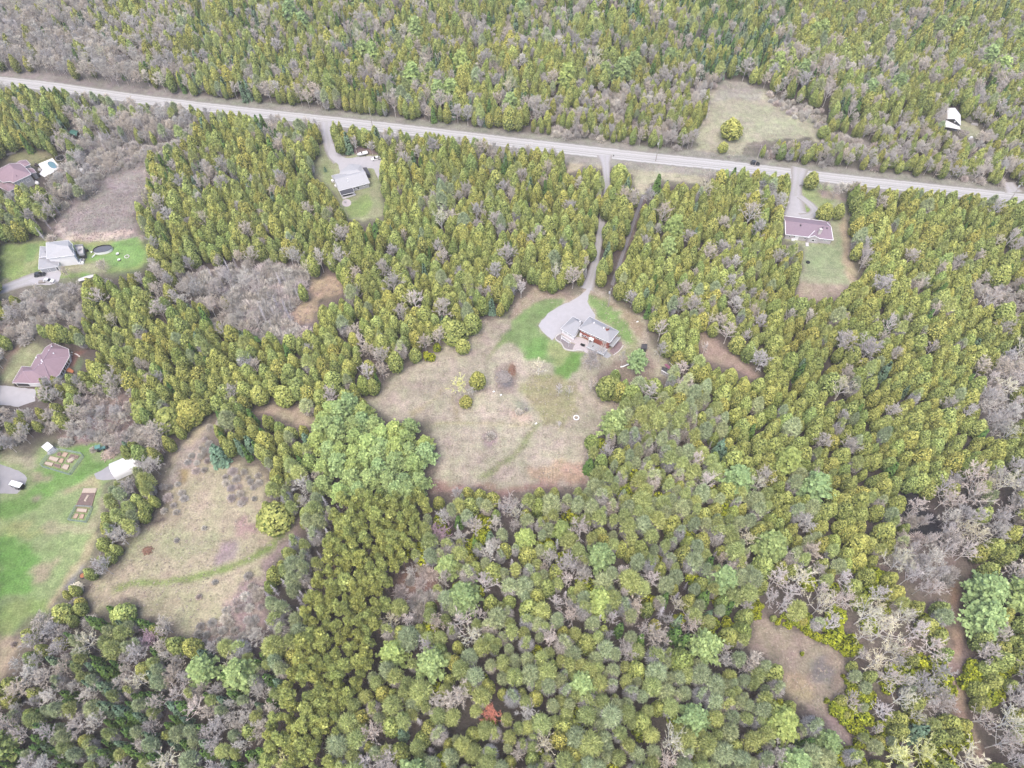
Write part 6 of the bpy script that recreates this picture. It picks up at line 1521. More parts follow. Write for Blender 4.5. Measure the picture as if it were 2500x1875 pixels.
# wood regions by photo area: (polygon, kinds with shares, stand density 0..1, height range m)
REG = [
    (SCRUB_M, dict(shrub=.72, bare=.05, birch=.12, dead=.11), .95, (7, 11)),
    (BRUSH_NW, dict(shrub=.6, bare=.3, dead=.1), 1, (5, 8)),
    (F.poly([(370,600),(410,560),(540,545),(560,600),(470,640),(540,720),(500,720),(440,680),(400,650)]), dict(bare=.45, shrub=.35, birch=.15, cedar=.05), 1, (6, 10)),
    (REED, dict(shrub=1), .0, (4, 5)),
    (BARE_W, dict(shrub=.75, bare=.25), .75, (5, 8)),
    (FOREST_GAP, dict(shrub=.7, bare=.3), .4, (5, 8)),
    (SCRUB_NE, dict(shrub=.8, bare=.2), .8, (5, 7)),
    (DARK_POOL, dict(shrub=.4, birch=.3, dead=.3), .35, (6, 9)),
    (T20.poly([(100,480),(430,480),(560,600),(400,640),(260,700),(180,620),(40,600)]), dict(shrub=.5, bare=.4, dead=.1), 1, (5, 8)),
    (T20.poly([(560,580),(700,640),(900,700),(960,790),(900,930),(1010,1010),(900,830),(700,740),(560,640)]), dict(shrub=.9, bare=.1), 1, (4, 6)),
    (T02.poly([(1230,760),(1440,640),(1560,520),(1700,430),(1720,520),(1690,740),(1600,830),(1440,880),(1260,860)]), dict(shrub=.95, bare=.05), .9, (4, 6)),
    (T01.poly([(1340,1110),(1400,1010),(1450,1040),(1360,1180),(1420,1320),(1320,1400),(1210,1380),(1190,1300),(1290,1240)]), dict(shrub=1), .95, (4, 5)),
    (T01.poly([(1440,1400),(1540,1360),(1680,1420),(1670,1560),(1560,1600),(1440,1540)]), dict(shrub=1), .95, (4, 5)),
    (T01.poly([(1040,1480),(1130,1440),(1200,1560),(1130,1680),(1040,1660)]), dict(shrub=1), .95, (4, 5)),
    # row of tall cedars left of the south-west meadow
    (T01.poly([(940,1060),(1130,1100),(1190,1200),(1090,1290),(1070,1400),(1050,1660),(660,1680),(640,1560),(720,1460),(850,1350),(830,1280)]), dict(cone=.3, cedar=.38, bare=.32), 1, (8, 11)),
    (T02.poly([(640,-20),(900,-20),(850,120),(780,250),(720,380),(640,440),(560,420),(560,300),(620,220)]), dict(cedar=.5, cone=.2, bare=.3), 1, (7, 10)),
    (T02.poly([(360,530),(500,470),(600,540),(590,650),(500,720),(380,640)]), dict(cedar=.6, shrub=.4), 1, (5, 8)),
    (T02.poly([(-60,1070),(100,900),(200,720),(330,640),(520,680),(500,780),(420,800),(400,920),(300,960),(320,1100),(260,1260),(150,1320),(-60,1290)]), dict(cedar=.6, bare=.4), 1, (7, 10)),
    # pines
    (T11.poly([(-120,990),(40,955),(130,960),(230,990),(330,1060),(560,1050),(610,1090),(590,1180),(620,1300),(600,1420),(555,1540),(380,1560),(150,1500),(0,1560),(-120,1500),(-170,1300)]), dict(wpine=1), 1, (10.5, 14)),
    (F.poly([(735,1085),(800,1070),(920,1070),(925,1110),(890,1220),(840,1330),(775,1490),(740,1580),(720,1670),(570,1670),(610,1480),(640,1400),(690,1260)]), dict(plant=1), 1, (10, 12)),
    (F.poly([(560,1300),(600,1240),(650,1130),(700,1085),(745,1080),(700,1240),(640,1400),(610,1470),(575,1420)]), dict(cone=.6, dead=.4), .8, (9, 12)),
    (F.poly([(440,880),(500,860),(640,930),(720,890),(735,960),(690,1000),(640,1010),(590,1080),(560,1010),(470,1000),(450,940)]), dict(cedar=.68, cone=.2, wpine=.04, spruce=.08), 1, (8, 11)),
    (F.poly([(590,1080),(640,1010),(690,1000),(690,1090),(650,1130)]), dict(cone=.5, cedar=.4, bare=.1), 1, (7, 10)),
    # bottom left mixed
    (F.poly([(-60,1400),(110,1340),(200,1290),(310,1320),(340,1400),(440,1400),(560,1310),(600,1460),(570,1700),(-60,1700)]), dict(spruce=.36, cone=.30, bare=.20, birch=.08, wpine=.02, cedar=.04), 1, (7, 10)),
    # right side: bare birches and tangle
    (T22.poly([(1330,250),(1480,180),(1650,220),(1900,280),(1950,330),(1800,380),(1740,450),(1740,640),(1560,600),(1420,620),(1340,420)]), dict(birch=.62, bare=.28, shrub=.1), .85, (9, 12)),
    (T22.poly([(860,360),(1270,340),(1420,620),(1740,640),(1760,820),(1740,1300),(1650,1420),(1340,1300),(1120,880),(1000,800),(900,700),(620,620),(640,480)]), dict(birch=.48, bare=.2, cone=.08, cedar=.12, leafy=.12), .95, (8, 12)),
    (T22.poly([(440,540),(660,620),(1000,780),(1100,900),(1070,1180),(1060,1060),(1040,910),(840,820),(620,740),(430,680)]), dict(leafy=.8, cedar=.2), 1, (4, 6)),
    (T22.poly([(1100,860),(1360,1000),(1340,1360),(1560,1660),(1100,1680),(1110,1500),(960,1280),(950,1230),(1060,1180)]), dict(leafy=.55, cedar=.2, birch=.12, cone=.13), 1, (5, 8)),
    (T22.poly([(1880,1300),(2300,1000),(2300,1700),(1980,1700),(1900,1500),(1820,1350)]), dict(birch=.55, cedar=.2, bare=.25), .9, (9, 12)),
    (T22.poly([(1560,1400),(1880,1400),(1940,1680),(1480,1680)]), dict(birch=.5, leafy=.2, cedar=.2, bare=.1), .9, (8, 11)),
    (T21.poly([(2212,560),(2090,620),(1960,720),(1880,850),(1880,980),(1940,1060),(2000,1200),(2170,1300),(2160,1500),(2300,1600),(2300,560)]), dict(birch=.55, bare=.35, cedar=.1), .9, (9, 12)),
    (T21.poly([(1420,1480),(1700,1500),(2170,1300),(2300,1400),(2300,1700),(1400,1700)]), dict(birch=.35, bare=.15, cedar=.4, cone=.1), .85, (9, 12)),
    (T22.poly([(1400,-40),(2300,-40),(2300,280),(1990,290),(1900,260),(1480,180)]), dict(birch=.45, bare=.25, cedar=.3), .75, (9, 12)),
    (T21.poly([(1800,240),(1930,130),(2212,130),(2300,380),(2120,420),(2000,270),(1960,250)]), dict(bare=.5, shrub=.5), 1, (5, 8)),
    # lower middle mixed pinewood
    (T22.poly([(1740,1100),(1900,980),(2300,960),(2300,1100),(1900,1320)]), dict(leafy=.3, cedar=.5, birch=.2), 1, (8, 10)),
    (T22.poly([(1810,400),(1990,300),(2300,300),(2300,1000),(1850,960)]), dict(cedar=.7, wpine=.2, bare=.1), 1, (9, 12)),
    (F.poly([(920,1110),(960,1060),(1060,1080),(1260,1050),(1290,880),(1450,800),(1570,900),(1560,1050),(1600,1160),(1640,1300),(1625,1340),(1690,1500),(1850,1620),(1850,1700),(690,1700),(740,1580),(775,1490),(840,1330),(890,1220)]), dict(cone=.58, cedar=.20, leafy=.03, wpine=.03, birch=.055, bare=.07, dead=.02, spruce=.015), 1, (7.5, 12)),
    (F.poly([(1690,1330),(1600,1160),(1570,1000),(1700,1000),(1950,1100),(1960,1250),(1800,1340)]), dict(cedar=.60, cone=.24, birch=.09, bare=.05, wpine=.02), 1, (7.4, 12)),
    # brush on the left
    (T01.poly([(-60,180),(60,200),(230,170),(420,150),(560,200),(540,290),(620,420),(600,460),(350,480),(230,400),(130,560),(60,650),(-60,700)]), dict(bare=.55, shrub=.3, cedar=.12, birch=.03), .95, (6, 9)),
    (T01.poly([(500,150),(900,60),(1100,20),(1430,110),(1440,240),(1240,300),(1050,280),(960,160),(640,180)]), dict(bare=.60, cedar=.22, cone=.04, birch=.14), 1, (7, 10)),
    (T01.poly([(-60,960),(100,990),(380,1040),(380,1170),(250,1200),(100,1300),(-60,1230)]), dict(bare=.55, shrub=.3, cedar=.15), .95, (6, 9)),
    (T01.poly([(500,800),(900,860),(880,1010),(640,1010),(420,1060),(300,980),(260,830)]), dict(bare=.35, cedar=.45, birch=.05, shrub=.15), .9, (7, 9)),
    (T00.poly([(330,880),(430,800),(430,640),(640,600),(1100,700),(1330,760),(1260,880),(1130,1000),(900,1080),(700,1120),(600,1290),(430,1350),(330,1500),(250,1560),(150,1440),(300,1250),(270,1080),(390,1020),(330,980)]), dict(bare=.50, cone=.14, cedar=.12, shrub=.12, dead=.12), 1, (7, 10)),
    (T00.poly([(-60,520),(200,460),(330,560),(430,680),(420,820),(330,900),(-60,960)]), dict(cedar=.75, spruce=.15, bare=.1), 1, (9, 12)),
    (T00.poly([(-60,1100),(300,1100),(400,1300),(330,1500),(250,1560),(-60,1580)]), dict(cedar=.72, bare=.14, cone=.14), 1, (9, 11)),
    # north of the road
    (F.poly([(-60,-60),(190,-60),(200,60),(280,110),(330,150),(340,215),(240,195),(-60,165)]), dict(bare=.80, cedar=.1, spruce=.05, birch=.05), 1, (8, 11)),
    (F.poly([(190,-60),(420,-60),(340,60),(420,170),(400,225),(330,215),(280,110),(200,60)]), dict(bare=.45, cedar=.45, spruce=.06, birch=.04), 1, (8, 11)),
    (F.poly([(1450,-60),(1740,-60),(1700,90),(1600,190),(1530,180),(1480,80)]), dict(spruce=.5, cedar=.28, bare=.1, cone=.12), 1, (9, 12)),
    (F.poly([(1560,160),(1640,140),(1750,230),(1800,300),(1740,310),(1650,240)]), dict(bare=.5, cedar=.5), 1, (7, 9)),
    (F.poly([(1780,250),(2300,230),(2300,440),(1800,390),(1620,345),(1650,320)]), dict(cedar=.42, bare=.4, shrub=.14, cone=.04), 1, (6, 9)),
    (F.poly([(1740,-60),(2300,-60),(2300,240),(1780,260),(1640,140)]), dict(cedar=.58, bare=.20, cone=.10, wpine=.02, spruce=.08, birch=.02), 1, (7, 12)),
    (F.poly([(1180,180),(1520,170),(1560,330),(1400,325),(1240,305),(1140,290)]), dict(cedar=.40, bare=.3, shrub=.28, cone=.02), .95, (6, 9)),
    (F.poly([(-60,-60),(2300,-60),(2300,440),(1500,330),(700,245),(-60,170)]), dict(cedar=.52, bare=.21, cone=.07, spruce=.11, wpine=.012, birch=.06, dead=.018), 1, (7, 12)),
    # cedar stands between road and clearing
    (F.poly([(240,240),(700,260),(700,330),(560,420),(300,400)]), dict(cedar=.62, bare=.15, spruce=.1, cone=.10, birch=.03), 1, (7, 12)),
    (F.poly([(820,280),(1300,330),(1240,470),(1080,520),(900,420)]), dict(cedar=.70, bare=.16, cone=.08, spruce=.06), 1, (7, 12)),
    (F.poly([(1560,480),(1720,560),(1640,680),(1540,720),(1480,640)]), dict(cedar=.72, bare=.14, cone=.14), 1, (8, 11)),
]
DEFAULT = (dict(cedar=.865, cone=.035, bare=.055, spruce=.02, birch=.025), 1, (7.4, 12))
RADIUS = dict(cedar=2.05, spruce=1.75, cone=1.9, plant=1.4, wpine=3.4, bare=2.3, birch=2.5, dead=1.7, shrub=.95, leafy=1.3)

rng = np.random.RandomState(7)
NC = 150000
X = rng.uniform(-400, 400, NC); Y = rng.uniform(12, 505, NC)
PX, PY = project(X, Y, 6.0)
inside = (PX > -170) & (PX < 2670) & (PY > -150) & (PY < 2080)
X, Y, PX, PY = X[inside], Y[inside], PX[inside], PY[inside]; N_ = len(X)
GROVE = [i for i, g in enumerate(REG) if g[1].get('wpine') == 1][0]
reg = np.full(N_, -1)
PX0, PY0 = project(X, Y, 1.2)
for i in range(len(REG) - 1, -1, -1):
    low = REG[i][1].get('shrub', 0) >= .7
    reg[pip(PX0 if low else PX, PY0 if low else PY, REG[i][0])] = i
knames = list(KINDS); kid = np.zeros(N_, int); hh = np.zeros(N_); dens = np.ones(N_)
u1, u2, u3 = rng.rand(N_), rng.rand(N_), rng.rand(N_)
clump = vnoise(X, Y, 16, 31)                  # like grows beside like
for i in [-1] + list(range(len(REG))):
    m = np.where(reg == i)[0]
    if not len(m): continue
    mixd, de, (h0, h1) = DEFAULT if i < 0 else REG[i][1:]
    cum = 0; uu = (u1[m] * .6 + clump[m] * .4); r_ = np.argsort(np.argsort(uu)) / max(1, len(uu)) ; r_ = (r_ + .61803) % 1.0 if i % 2 else r_
    kk = np.zeros(len(m), int)
    for k_, share in mixd.items():
        kk[(r_ >= cum) & (r_ < cum + share + 1e-9)] = knames.index(k_); cum += share
    kid[m] = kk; hh[m] = h0 + (h1 - h0) * u2[m]; dens[m] = de
sz = np.array([dict(shrub=.5, leafy=.55, wpine=1.0, dead=.85, birch=1.1).get(k_, 1.0) for k_ in knames])
hh *= sz[kid]
slim = ~np.isin(kid, [knames.index('shrub'), knames.index('leafy'), knames.index('wpine')]); hh[slim] *= 1.2
nearc = np.clip((300 - Y) / 120, 0, 1) * (kid == knames.index('cedar')); hh *= 1 - .14 * nearc
isw = kid == knames.index('wpine'); hh[isw] = np.where((hh[isw] < 12.9) & (reg[isw] != GROVE), 14 + 3 * u3[isw], hh[isw])
rad = np.array([RADIUS[k_] for k_ in knames])[kid] * np.where(kid == knames.index('shrub'), 1.0 + .7 * u3, np.where(isw, hh / 15, np.where(slim, hh / 12.6, hh / 10))) * (.74 + .52 * u3) * (1 + .3 * nearc)
BRUSHY = np.isin(reg, [i for i, g in enumerate(REG) if g[1].get('shrub', 0) >= .9 and g[2] > .5])
ok = u3[::-1] < 1.1
# a tree may not stand in, or hide, an opening that the photograph shows
for f, o_ in ((.02, 0), (.3, -1), (.3, 0), (.3, 1), (.62, -.75), (.62, 0), (.62, .75), (.84, 0), (1.0, 0)):
    qx, qy = project(X + rad * o_ * .95, Y, hh * f)
    for P_ in OPEN: ok &= ~pip(qx, qy, P_) | (BRUSHY if P_ is MEADOW_SW or P_ is FIELD_NE else False)
qx, qy = project(X, Y + rad * .3, 0.0); ok &= ~pip(qx, qy, RN + [(x, y + 5) for x, y in RS[::-1]])
qx, qy = project(X, Y - rad * .8, hh * .1)
for P_ in OPEN: ok &= ~pip(qx, qy, P_) | (BRUSHY if P_ is MEADOW_SW or P_ is FIELD_NE else False)
ok &= rng.rand(N_) < np.where(dens < 1, dens * .9 + .05, 1)
ok &= ~isw | (reg == GROVE) | (rng.rand(N_) < .10)

# trees singled out by hand: kind, crop, base pixel, height, width factor, label
SPECIAL = [
    ('cedar', T11, 885, 850, 9.5, 1.28, 'lone egg-shaped cedar in the middle of the straw field'),
    ('cedar', T11, 808, 965, 4.5, 2.05, 'small round cedar bush below the budding tree in the straw field'),
    ('cedar', T11, 790, 620, 7.5, 1.60, 'egg-shaped cedar standing forward of the wood at the upper left of the field'),
    ('cedar', T11, 740, 545, 11, 1.79, 'broad greyish cedar at the wood edge behind the egg-shaped cedar'),
    ('cedar', T11, 850, 490, 10.5, 1.41, 'cedar at the wood edge touching the straw field, upper left'),
    ('BUDDING', T11, 775, 905, 10.5, 1.0, 'pale budding tree with yellowish twigs in the straw field'),
    ('bare', T11, 850, 905, 6, .9, 'small bare tree leaning under the lone field cedar'),
    ('birch', T11, 1278, 768, 8, 1.1, 'white leafless birch at the corner of the green lawn'),
    ('birch', T11, 1405, 905, 7, .8, 'slim white birch, leftmost of the two below the bright lawn'),
    ('birch', T11, 1472, 910, 7, .7, 'slim white birch, rightmost of the two below the bright lawn'),
    ('birch', T11, 1612, 878, 7.5, .8, 'slim white birch left of the twin-topped cedar below the patio'),
    ('BIGGREY', KA, 1115, 1580, 11, .9, 'spreading bare tree at the foot of the patio, above the bright lawn'),
    ('birch', KA, 1410, 1300, 12, .5, 'tall slim leaning birch right of the patio trees'),
    ('bare', KS, 400, 830, 11, .45, 'tall bare sapling rising from the curved birch log'),
    ('cedar', T11, 1720, 905, 12, 1.47, 'tall yellow-green cedar, first of the row below the brick house'),
    ('cedar', T11, 1790, 920, 10, 1.22, 'cedar tucked against the tall yellow-green cedar below the house'),
    ('cedar', T11, 1870, 960, 12, 1.28, 'second tall cedar in the row below the brick house'),
    ('cedar', T11, 2010, 900, 10, 1.41, 'broad cedar just left of the dark-roofed cabin'),
    ('wpine', T11, 1905, 745, 13, .9, 'bright green white pine beside the dark garden shed'),
    ('spruce', T11, 1600, 1390, 9, 1.2, 'dark green spruce at the right edge of the straw field'),
    ('cedar', T11, 1620, 1235, 7, 1.54, 'rounded dark cedar above the dark spruce at the field edge'),
    ('birch', T11, 1410, 1115, 4.5, .8, 'very small pale birch sapling below the stone fire ring'),
    ('shrub', T11, 968, 1175, 3.2, 1.2, 'mauve bare shrub in the lower part of the straw field'),
    ('shrub', T11, 1150, 1015, 2.6, 1.1, 'grey shrub above the pale patch of the field'), ('shrub', T11, 1197, 1000, 2.0, .8, 'dark round shrub above the pale patch of the field'),
    ('leafy', T11, 560, 672, 4.5, 1.0, 'bright yellow-green bush at the field edge, upper left'), ('leafy', T11, 620, 608, 4.0, .8, 'small yellow bush right of the bright bush at the field edge'),
    ('cedar', T01, 1865, 955, 10.5, 1.47, 'large rounded cedar standing in front of the wood above the looping path'),
    ('cedar', T01, 1700, 945, 9.5, 1.47, 'rounded cedar left of the large one above the looping path'),
    ('cedar', T01, 960, 1050, 10.5, 1.66, 'leftmost rounded cedar at the wood corner above the bare thicket'),
    ('cedar', T01, 1130, 1110, 11, 1.98, 'biggest domed cedar at the wood corner above the south-west meadow'),
    ('cedar', T01, 1260, 1060, 11, 1.92, 'domed cedar right of the biggest at the wood corner'),
    ('cedar', T01, 1805, 1735, 10.5, 2.18, 'large round cedar standing alone at the right edge of the south-west meadow'),
    ('spruce', T01, 1440, 1330, 12, 1.35, 'tall leaning blue-green spruce left of the small cedar island'),
    ('cone', T01, 2010, 1030, 10, 1.2, 'greyish green pine at the right end of the looping path'),
    ('cedar', T20, 305, 893, 11, 1.92, 'large pointed cedar alone at the left of the pale north field'),
    ('cedar', T20, 255, 985, 6, 1.66, 'small cedar below the large pointed one by the north field'),
    ('cedar', T20, 905, 893, 7, 1.66, 'rounded cedar at the right edge of the pale north field'),
    ('cedar', T20, 900, 1425, 10, 1.47, 'leaning bushy cedar right above the mauve-roofed bungalow'),
    ('cedar', T20, 990, 1415, 8.5, 1.28, 'smaller cedar with pale trunk right of the mauve-roofed bungalow'),
    ('cedar', T20, 815, 1220, 10, 1.28, 'tall cedar on the grass triangle near the road entrance'),
    ('bare', T20, 900, 1260, 7, 1.0, 'mauve bare tree in the front yard above the mauve-roofed bungalow'),
    ('bare', T20, 965, 1300, 9, .8, 'grey leaning bare tree beside the cedars of the front yard'),
    ('cedar', T10, 1795, 1185, 11, 1.54, 'rounded cedar just right of the long drive where it leaves the road'),
    ('spruce', T10, 2035, 1255, 12.5, 1.0, 'slim grey-green spruce at the lower edge of the roadside grass'),
    ('spruce', T10, 2095, 1265, 9.5, 1.1, 'shorter spruce right of the slim one at the roadside grass'),
    ('wpine', T00, 1910, 190, 18, .9, 'huge pale green white pine towering in the north wood'),
    ('wpine', T00, 2150, 650, 16, .8, 'tall bright white pine beside the road, left of centre'),
    ('wpine', T10, 490, 290, 17, .9, 'pale broad white pine in the north wood above the road'),
    ('wpine', T20, 1740, 290, 17, .9, 'pale green white pine in the far right wood'), ('wpine', T20, 1980, 400, 14, .9, 'pale green pine right of the other in the far right wood'),
    ('wpine', F, 1450, 520, 15, 1.0, 'large pale white pine right of the power line cutting'), ('wpine', F, 1438, 560, 13, .9, 'grey-green white pine just below the large one by the cutting'),
    ('MAUVE', T12, 640, 200, 9, 1.25, 'dense round mauve leafless tree below the big field'),
    ('RUSSET', T12, 975, 1330, 8, 1.15, 'round russet leafless tree deep in the lower pinewood'),
    ('BIGGREY', T21, 1150, 690, 13, 1.15, 'big grey leafless tree in the middle of the right-hand cedars'),
    ('BUDDING', T02, 1880, 1640, 10, 1.0, 'budding yellow-green tree at the foot of the pine plantation'),
    ('wpine', T02, 1370, 1060, 14, 1.0, 'large bright white pine in the lower left wood'),
    ('wpine', T22, 110, 920, 16, 1.0, 'large bright white pine left of the small clearing, lower right'), ('wpine', T22, 590, 1400, 15, 1.05, 'bright white pine below the small clearing, lower right'),
    ('wpine', T22, 880, 1520, 13, .9, 'bright white pine at the narrow foot of the small clearing'),
    ('BUDDING', T22, 1320, 1600, 11, 1.2, 'white-limbed budding tree at the bottom right'), ('BUDDING', T22, 1480, 1560, 11, 1.2, 'second white-limbed budding tree at the bottom right'), ('birch', T22, 1780, 1640, 11, 1.4, 'white many-limbed tree at the bottom right, beside the trail end'),
    ('birch', T22, 1200, 1000, 11, 1.3, 'big forked white birch right of the small clearing'), ('birch', T22, 540, 590, 10, 1.0, 'white-limbed birch above the small clearing'),
    ('wpine', T12, 360, 960, 14, .95, 'blue-green white pine just right of the plantation'), ('wpine', T12, 700, 400, 13, .9, 'blue-green white pine near the mauve tree'),
    ('wpine', T12, 1660, 350, 15, .95, 'largest blue-green white pine of the lower pinewood'), ('wpine', T12, 1190, 220, 12, .9, 'bright green pine below the field, right of the mauve tree'), ('wpine', T12, 1420, 170, 12, .9, 'bright green pine at the wood edge below the field'),
    ('birch', T12, 330, 740, 9, 1.1, 'white leafless tree, left one of the pair right of the plantation'), ('birch', T12, 450, 740, 9, 1.1, 'white leafless tree, right one of the pair right of the plantation'),
    ('birch', T12, 1470, 720, 10, 1.3, 'white spreading tree in the gap of the lower pinewood'), ('birch', T12, 1390, 620, 9, 1.0, 'white tree left above the spreading one in the lower pinewood'),
    ('birch', T12, 1800, 430, 9, 1.2, 'white leafless tree, left of two under the blue-green pine'), ('birch', T12, 1990, 470, 9, 1.2, 'white leafless tree, right of two under the blue-green pine'),
    ('dead', T12, 1105, 360, 8, 1.0, 'small bleached dead spruce in the lower pinewood'), ('dead', T12, 590, 1560, 8, 1.3, 'bleached dead spruce near the bottom centre'),
    ('birch', T02, 1320, 1290, 10, 1.1, 'grey-white leafless tree below the bright pine of the lower left'), ('birch', T02, 1130, 1650, 10, 1.2, 'white leafless tree at the bottom left'),
    ('cedar', T02, 830, 690, 8, 1.79, 'broad mustard-green cedar at the lower corner of the south-west meadow'), ('cedar', T02, 450, 680, 9, 1.28, 'leaning mustard cedar between lawn and meadow'),
    ('shrub', T02, 1325, 110, 2.2, .8, 'upper grey shrub of the south-west meadow'), ('shrub', T02, 1148, 190, 2.2, .8, 'grey shrub left of the upper one in the meadow'), ('shrub', T02, 1395, 460, 2.2, .9, 'round grey shrub under the green track'), ('shrub', T02, 1290, 555, 2.2, .9, 'lowest round grey shrub in the meadow'), ('shrub', T02, 1610, 420, 2.8, 1.0, 'dark grey shrub at the right of the green track'), ('shrub', T02, 1655, 510, 2.8, 1.1, 'dark grey shrub below the other right of the track'), ('shrub', T02, 95, 860, 2.2, .8, 'grey shrub on the tan strip at the left edge'),
    ('MAUVE', T02, 1010, 850, 7, 1.2, 'dense mauve bush-like tree at the foot of the south-west meadow'),
    ('spruce', KB, 505, 815, 3.0, 1.3, 'tiny blue spruce on the lawn beside the grey bungalow'),
    ('leafy', T22, 770, 925, 2.2, .55, 'small bright yellow-green bush in the small clearing'), ('leafy', T22, 1035, 1070, 2.4, .5, 'small yellow bush at the right edge of the small clearing'), ('leafy', T22, 925, 1225, 2.6, .55, 'small yellow bush at the lower end of the small clearing'),
    ('shrub', T01, 610, 1260, 2.5, 1.0, 'grey shrub on the green lawn beside the tractor'), ('shrub', T01, 740, 1270, 3.2, 1.2, 'grey shrub right behind the wood chip heap'),
    ('bare', KD, 1380, 720, 7, 1.1, 'pale bare tree on the grass above the yellow cedars'), ('bare', KD, 760, 830, 7, 1.1, 'bare grey tree beside the drive of the white house'),
    ('shrub', T20, 300, 1020, 2, 1.0, 'small shrub at the road edge below the pointed cedar'),
    ('birch', T21, 160, 470, 8, 1.0, 'white birch at the head of the narrow path right of the house'), ('birch', T21, 130, 640, 8, .8, 'white birch on the pale path right of the cabin'), ('birch', KS, 1960, 1130, 10, 1.1, 'white birch right of the dark-roofed cabin'), ('bare', KS, 1400, 700, 13, .6, 'tall bare grey tree between the shed and the cabin'),
    ('birch', T10, 100, 990, 10, .9, 'tall pale birch between the road and the motor boat'), ('bare', T10, 205, 1005, 8, 1.0, 'bare tree right above the white car'),
    ('cedar', T10, 165, 930, 9, 1.41, 'cedar at the roadside above the motor boat'), ('cedar', T10, 30, 935, 8, 1.28, 'cedar at the roadside left of the tall pale birch'),
]
VAR = dict(BUDDING=('birch', BUDDING), RUSSET=('bare', RUSSET), MAUVE=('bare', MAUVE), BIGGREY=('bare', BIGGREY))
placed = []          # x, y, h, width, kind, radius, special index
CELL = 6.0; grid = {}
def near(x, y, r, k=1.0):
    ci, cj = int(x // CELL), int(y // CELL)
    for i in range(ci - 1, ci + 2):
        for j in range(cj - 1, cj + 2):
            for (a, b, q_) in grid.get((i, j), ()):
                d = (r + q_) * .79 * k
                if (a - x) ** 2 + (b - y) ** 2 < d * d: return True
    return False
def put(x, y, r): grid.setdefault((int(x // CELL), int(y // CELL)), []).append((x, y, r))
for i, (k_, cr, bx, by, h, wf, lb) in enumerate(SPECIAL):
    p = cr(bx, by); kk = VAR[k_][0] if k_ in VAR else k_
    # width factor is relative to the kind's own slenderness at this height
    placed.append((p.x, p.y, h, wf, kk, i)); put(p.x, p.y, RADIUS[kk] * wf * (h / 10 if kk not in ('shrub', 'leafy') else .8))
order = np.where(ok)[0]
big = np.isin(kid[order], [knames.index('wpine')]); order = np.concatenate([order[big], order[~big]])
for i in order:
    x, y, r = X[i], Y[i], rad[i]
    if near(x, y, r): continue
    put(x, y, r); placed.append((x, y, hh[i], rad[i] / RADIUS[knames[kid[i]]], knames[kid[i]], -1))

# ---------------------------------------------------------------- plant them: the 300 largest in view of each kind singly, the rest as one mass
ZONES = [
    ('in the bare wood at the top left', F.poly([(-200,-200),(330,-200),(340,215),(-200,165)])),
    ('in the far wood at the top right', F.poly([(1740,-200),(2500,-200),(2500,250),(1740,250)])),
    ('between the barn and the road', F.poly([(1560,250),(2500,230),(2500,450),(1560,345)])),
    ('in the north wood beyond the road', F.poly([(-200,-200),(2500,-200),(2500,450),(1500,330),(700,245),(-200,170)])),
    ('round the maroon houses on the left edge', F.poly([(-200,160),(150,200),(290,340),(140,500),(-200,520)])),
    ('in the grey thicket, upper left', F.poly([(150,200),(420,250),(420,330),(300,400),(310,520),(140,500),(290,340)])),
    ('in the wood left of the grey bungalow', F.poly([(290,240),(760,250),(760,560),(400,560),(290,430)])),
    ('between the road and the big field', F.poly([(760,250),(1310,320),(1290,640),(1080,680),(820,600),(760,480)])),
    ('between the drive and the power line cutting', F.poly([(1300,340),(1400,380),(1330,660),(1270,640)])),
    ('between cutting and mauve-roofed bungalow', F.poly([(1400,340),(1730,380),(1740,640),(1540,700),(1400,700),(1320,640)])),
    ('in the right-edge stand below the road', F.poly([(1730,350),(2500,400),(2500,760),(1960,760),(1800,620)])),
    ('round the grey marsh left of centre', F.poly([(400,540),(760,540),(760,680),(680,740),(540,740),(400,640)])),
    ('in the wood above the fenced vegetable plot', F.poly([(-200,600),(400,600),(540,740),(480,900),(300,940),(-200,1000)])),
    ('in the belt between marsh and field', F.poly([(480,660),(960,580),(960,760),(800,890),(600,910),(460,900)])),
    ('in the hedge between garden and meadow', F.poly([(60,900),(460,840),(420,1100),(200,1330),(-200,1560),(-200,1350)])),
    ('in the white pine grove beside the big field', F.poly([(640,870),(960,880),(960,1090),(640,1090)])),
    ('on the cedar island below the looping path', F.poly([(420,850),(760,850),(700,1180),(540,1140),(440,1010)])),
    ('in the pine plantation', F.poly([(735,1085),(930,1070),(925,1110),(840,1330),(740,1580),(720,1700),(560,1700),(610,1480),(690,1260)])),
    ('on the meadow edge left of the plantation', F.poly([(540,1180),(760,1070),(690,1240),(610,1470),(540,1400)])),
    ('in the mixed wood at the bottom left', F.poly([(-200,1250),(570,1280),(610,1480),(570,2000),(-200,2000)])),
    ('in the bottom-right birch tangle', F.poly([(1900,1000),(2500,900),(2500,2000),(1850,2000),(1780,1500),(1620,1300)])),
    ('in the great cedar stand', F.poly([(1430,700),(1800,620),(2500,760),(2500,1000),(1900,1050),(1960,1250),(1640,1300),(1560,1050),(1500,900)])),
    ('at the right rim of the big field', F.poly([(1250,780),(1560,800),(1570,1000),(1430,1060),(1250,1060)])),
    ('in the pinewood below the big field', F.poly([(600,1030),(1640,1000),(1640,1400),(600,1400)])),
    ('in the bottom pinewood', F.poly([(560,1400),(2000,1300),(2000,2100),(560,2100)])),
]
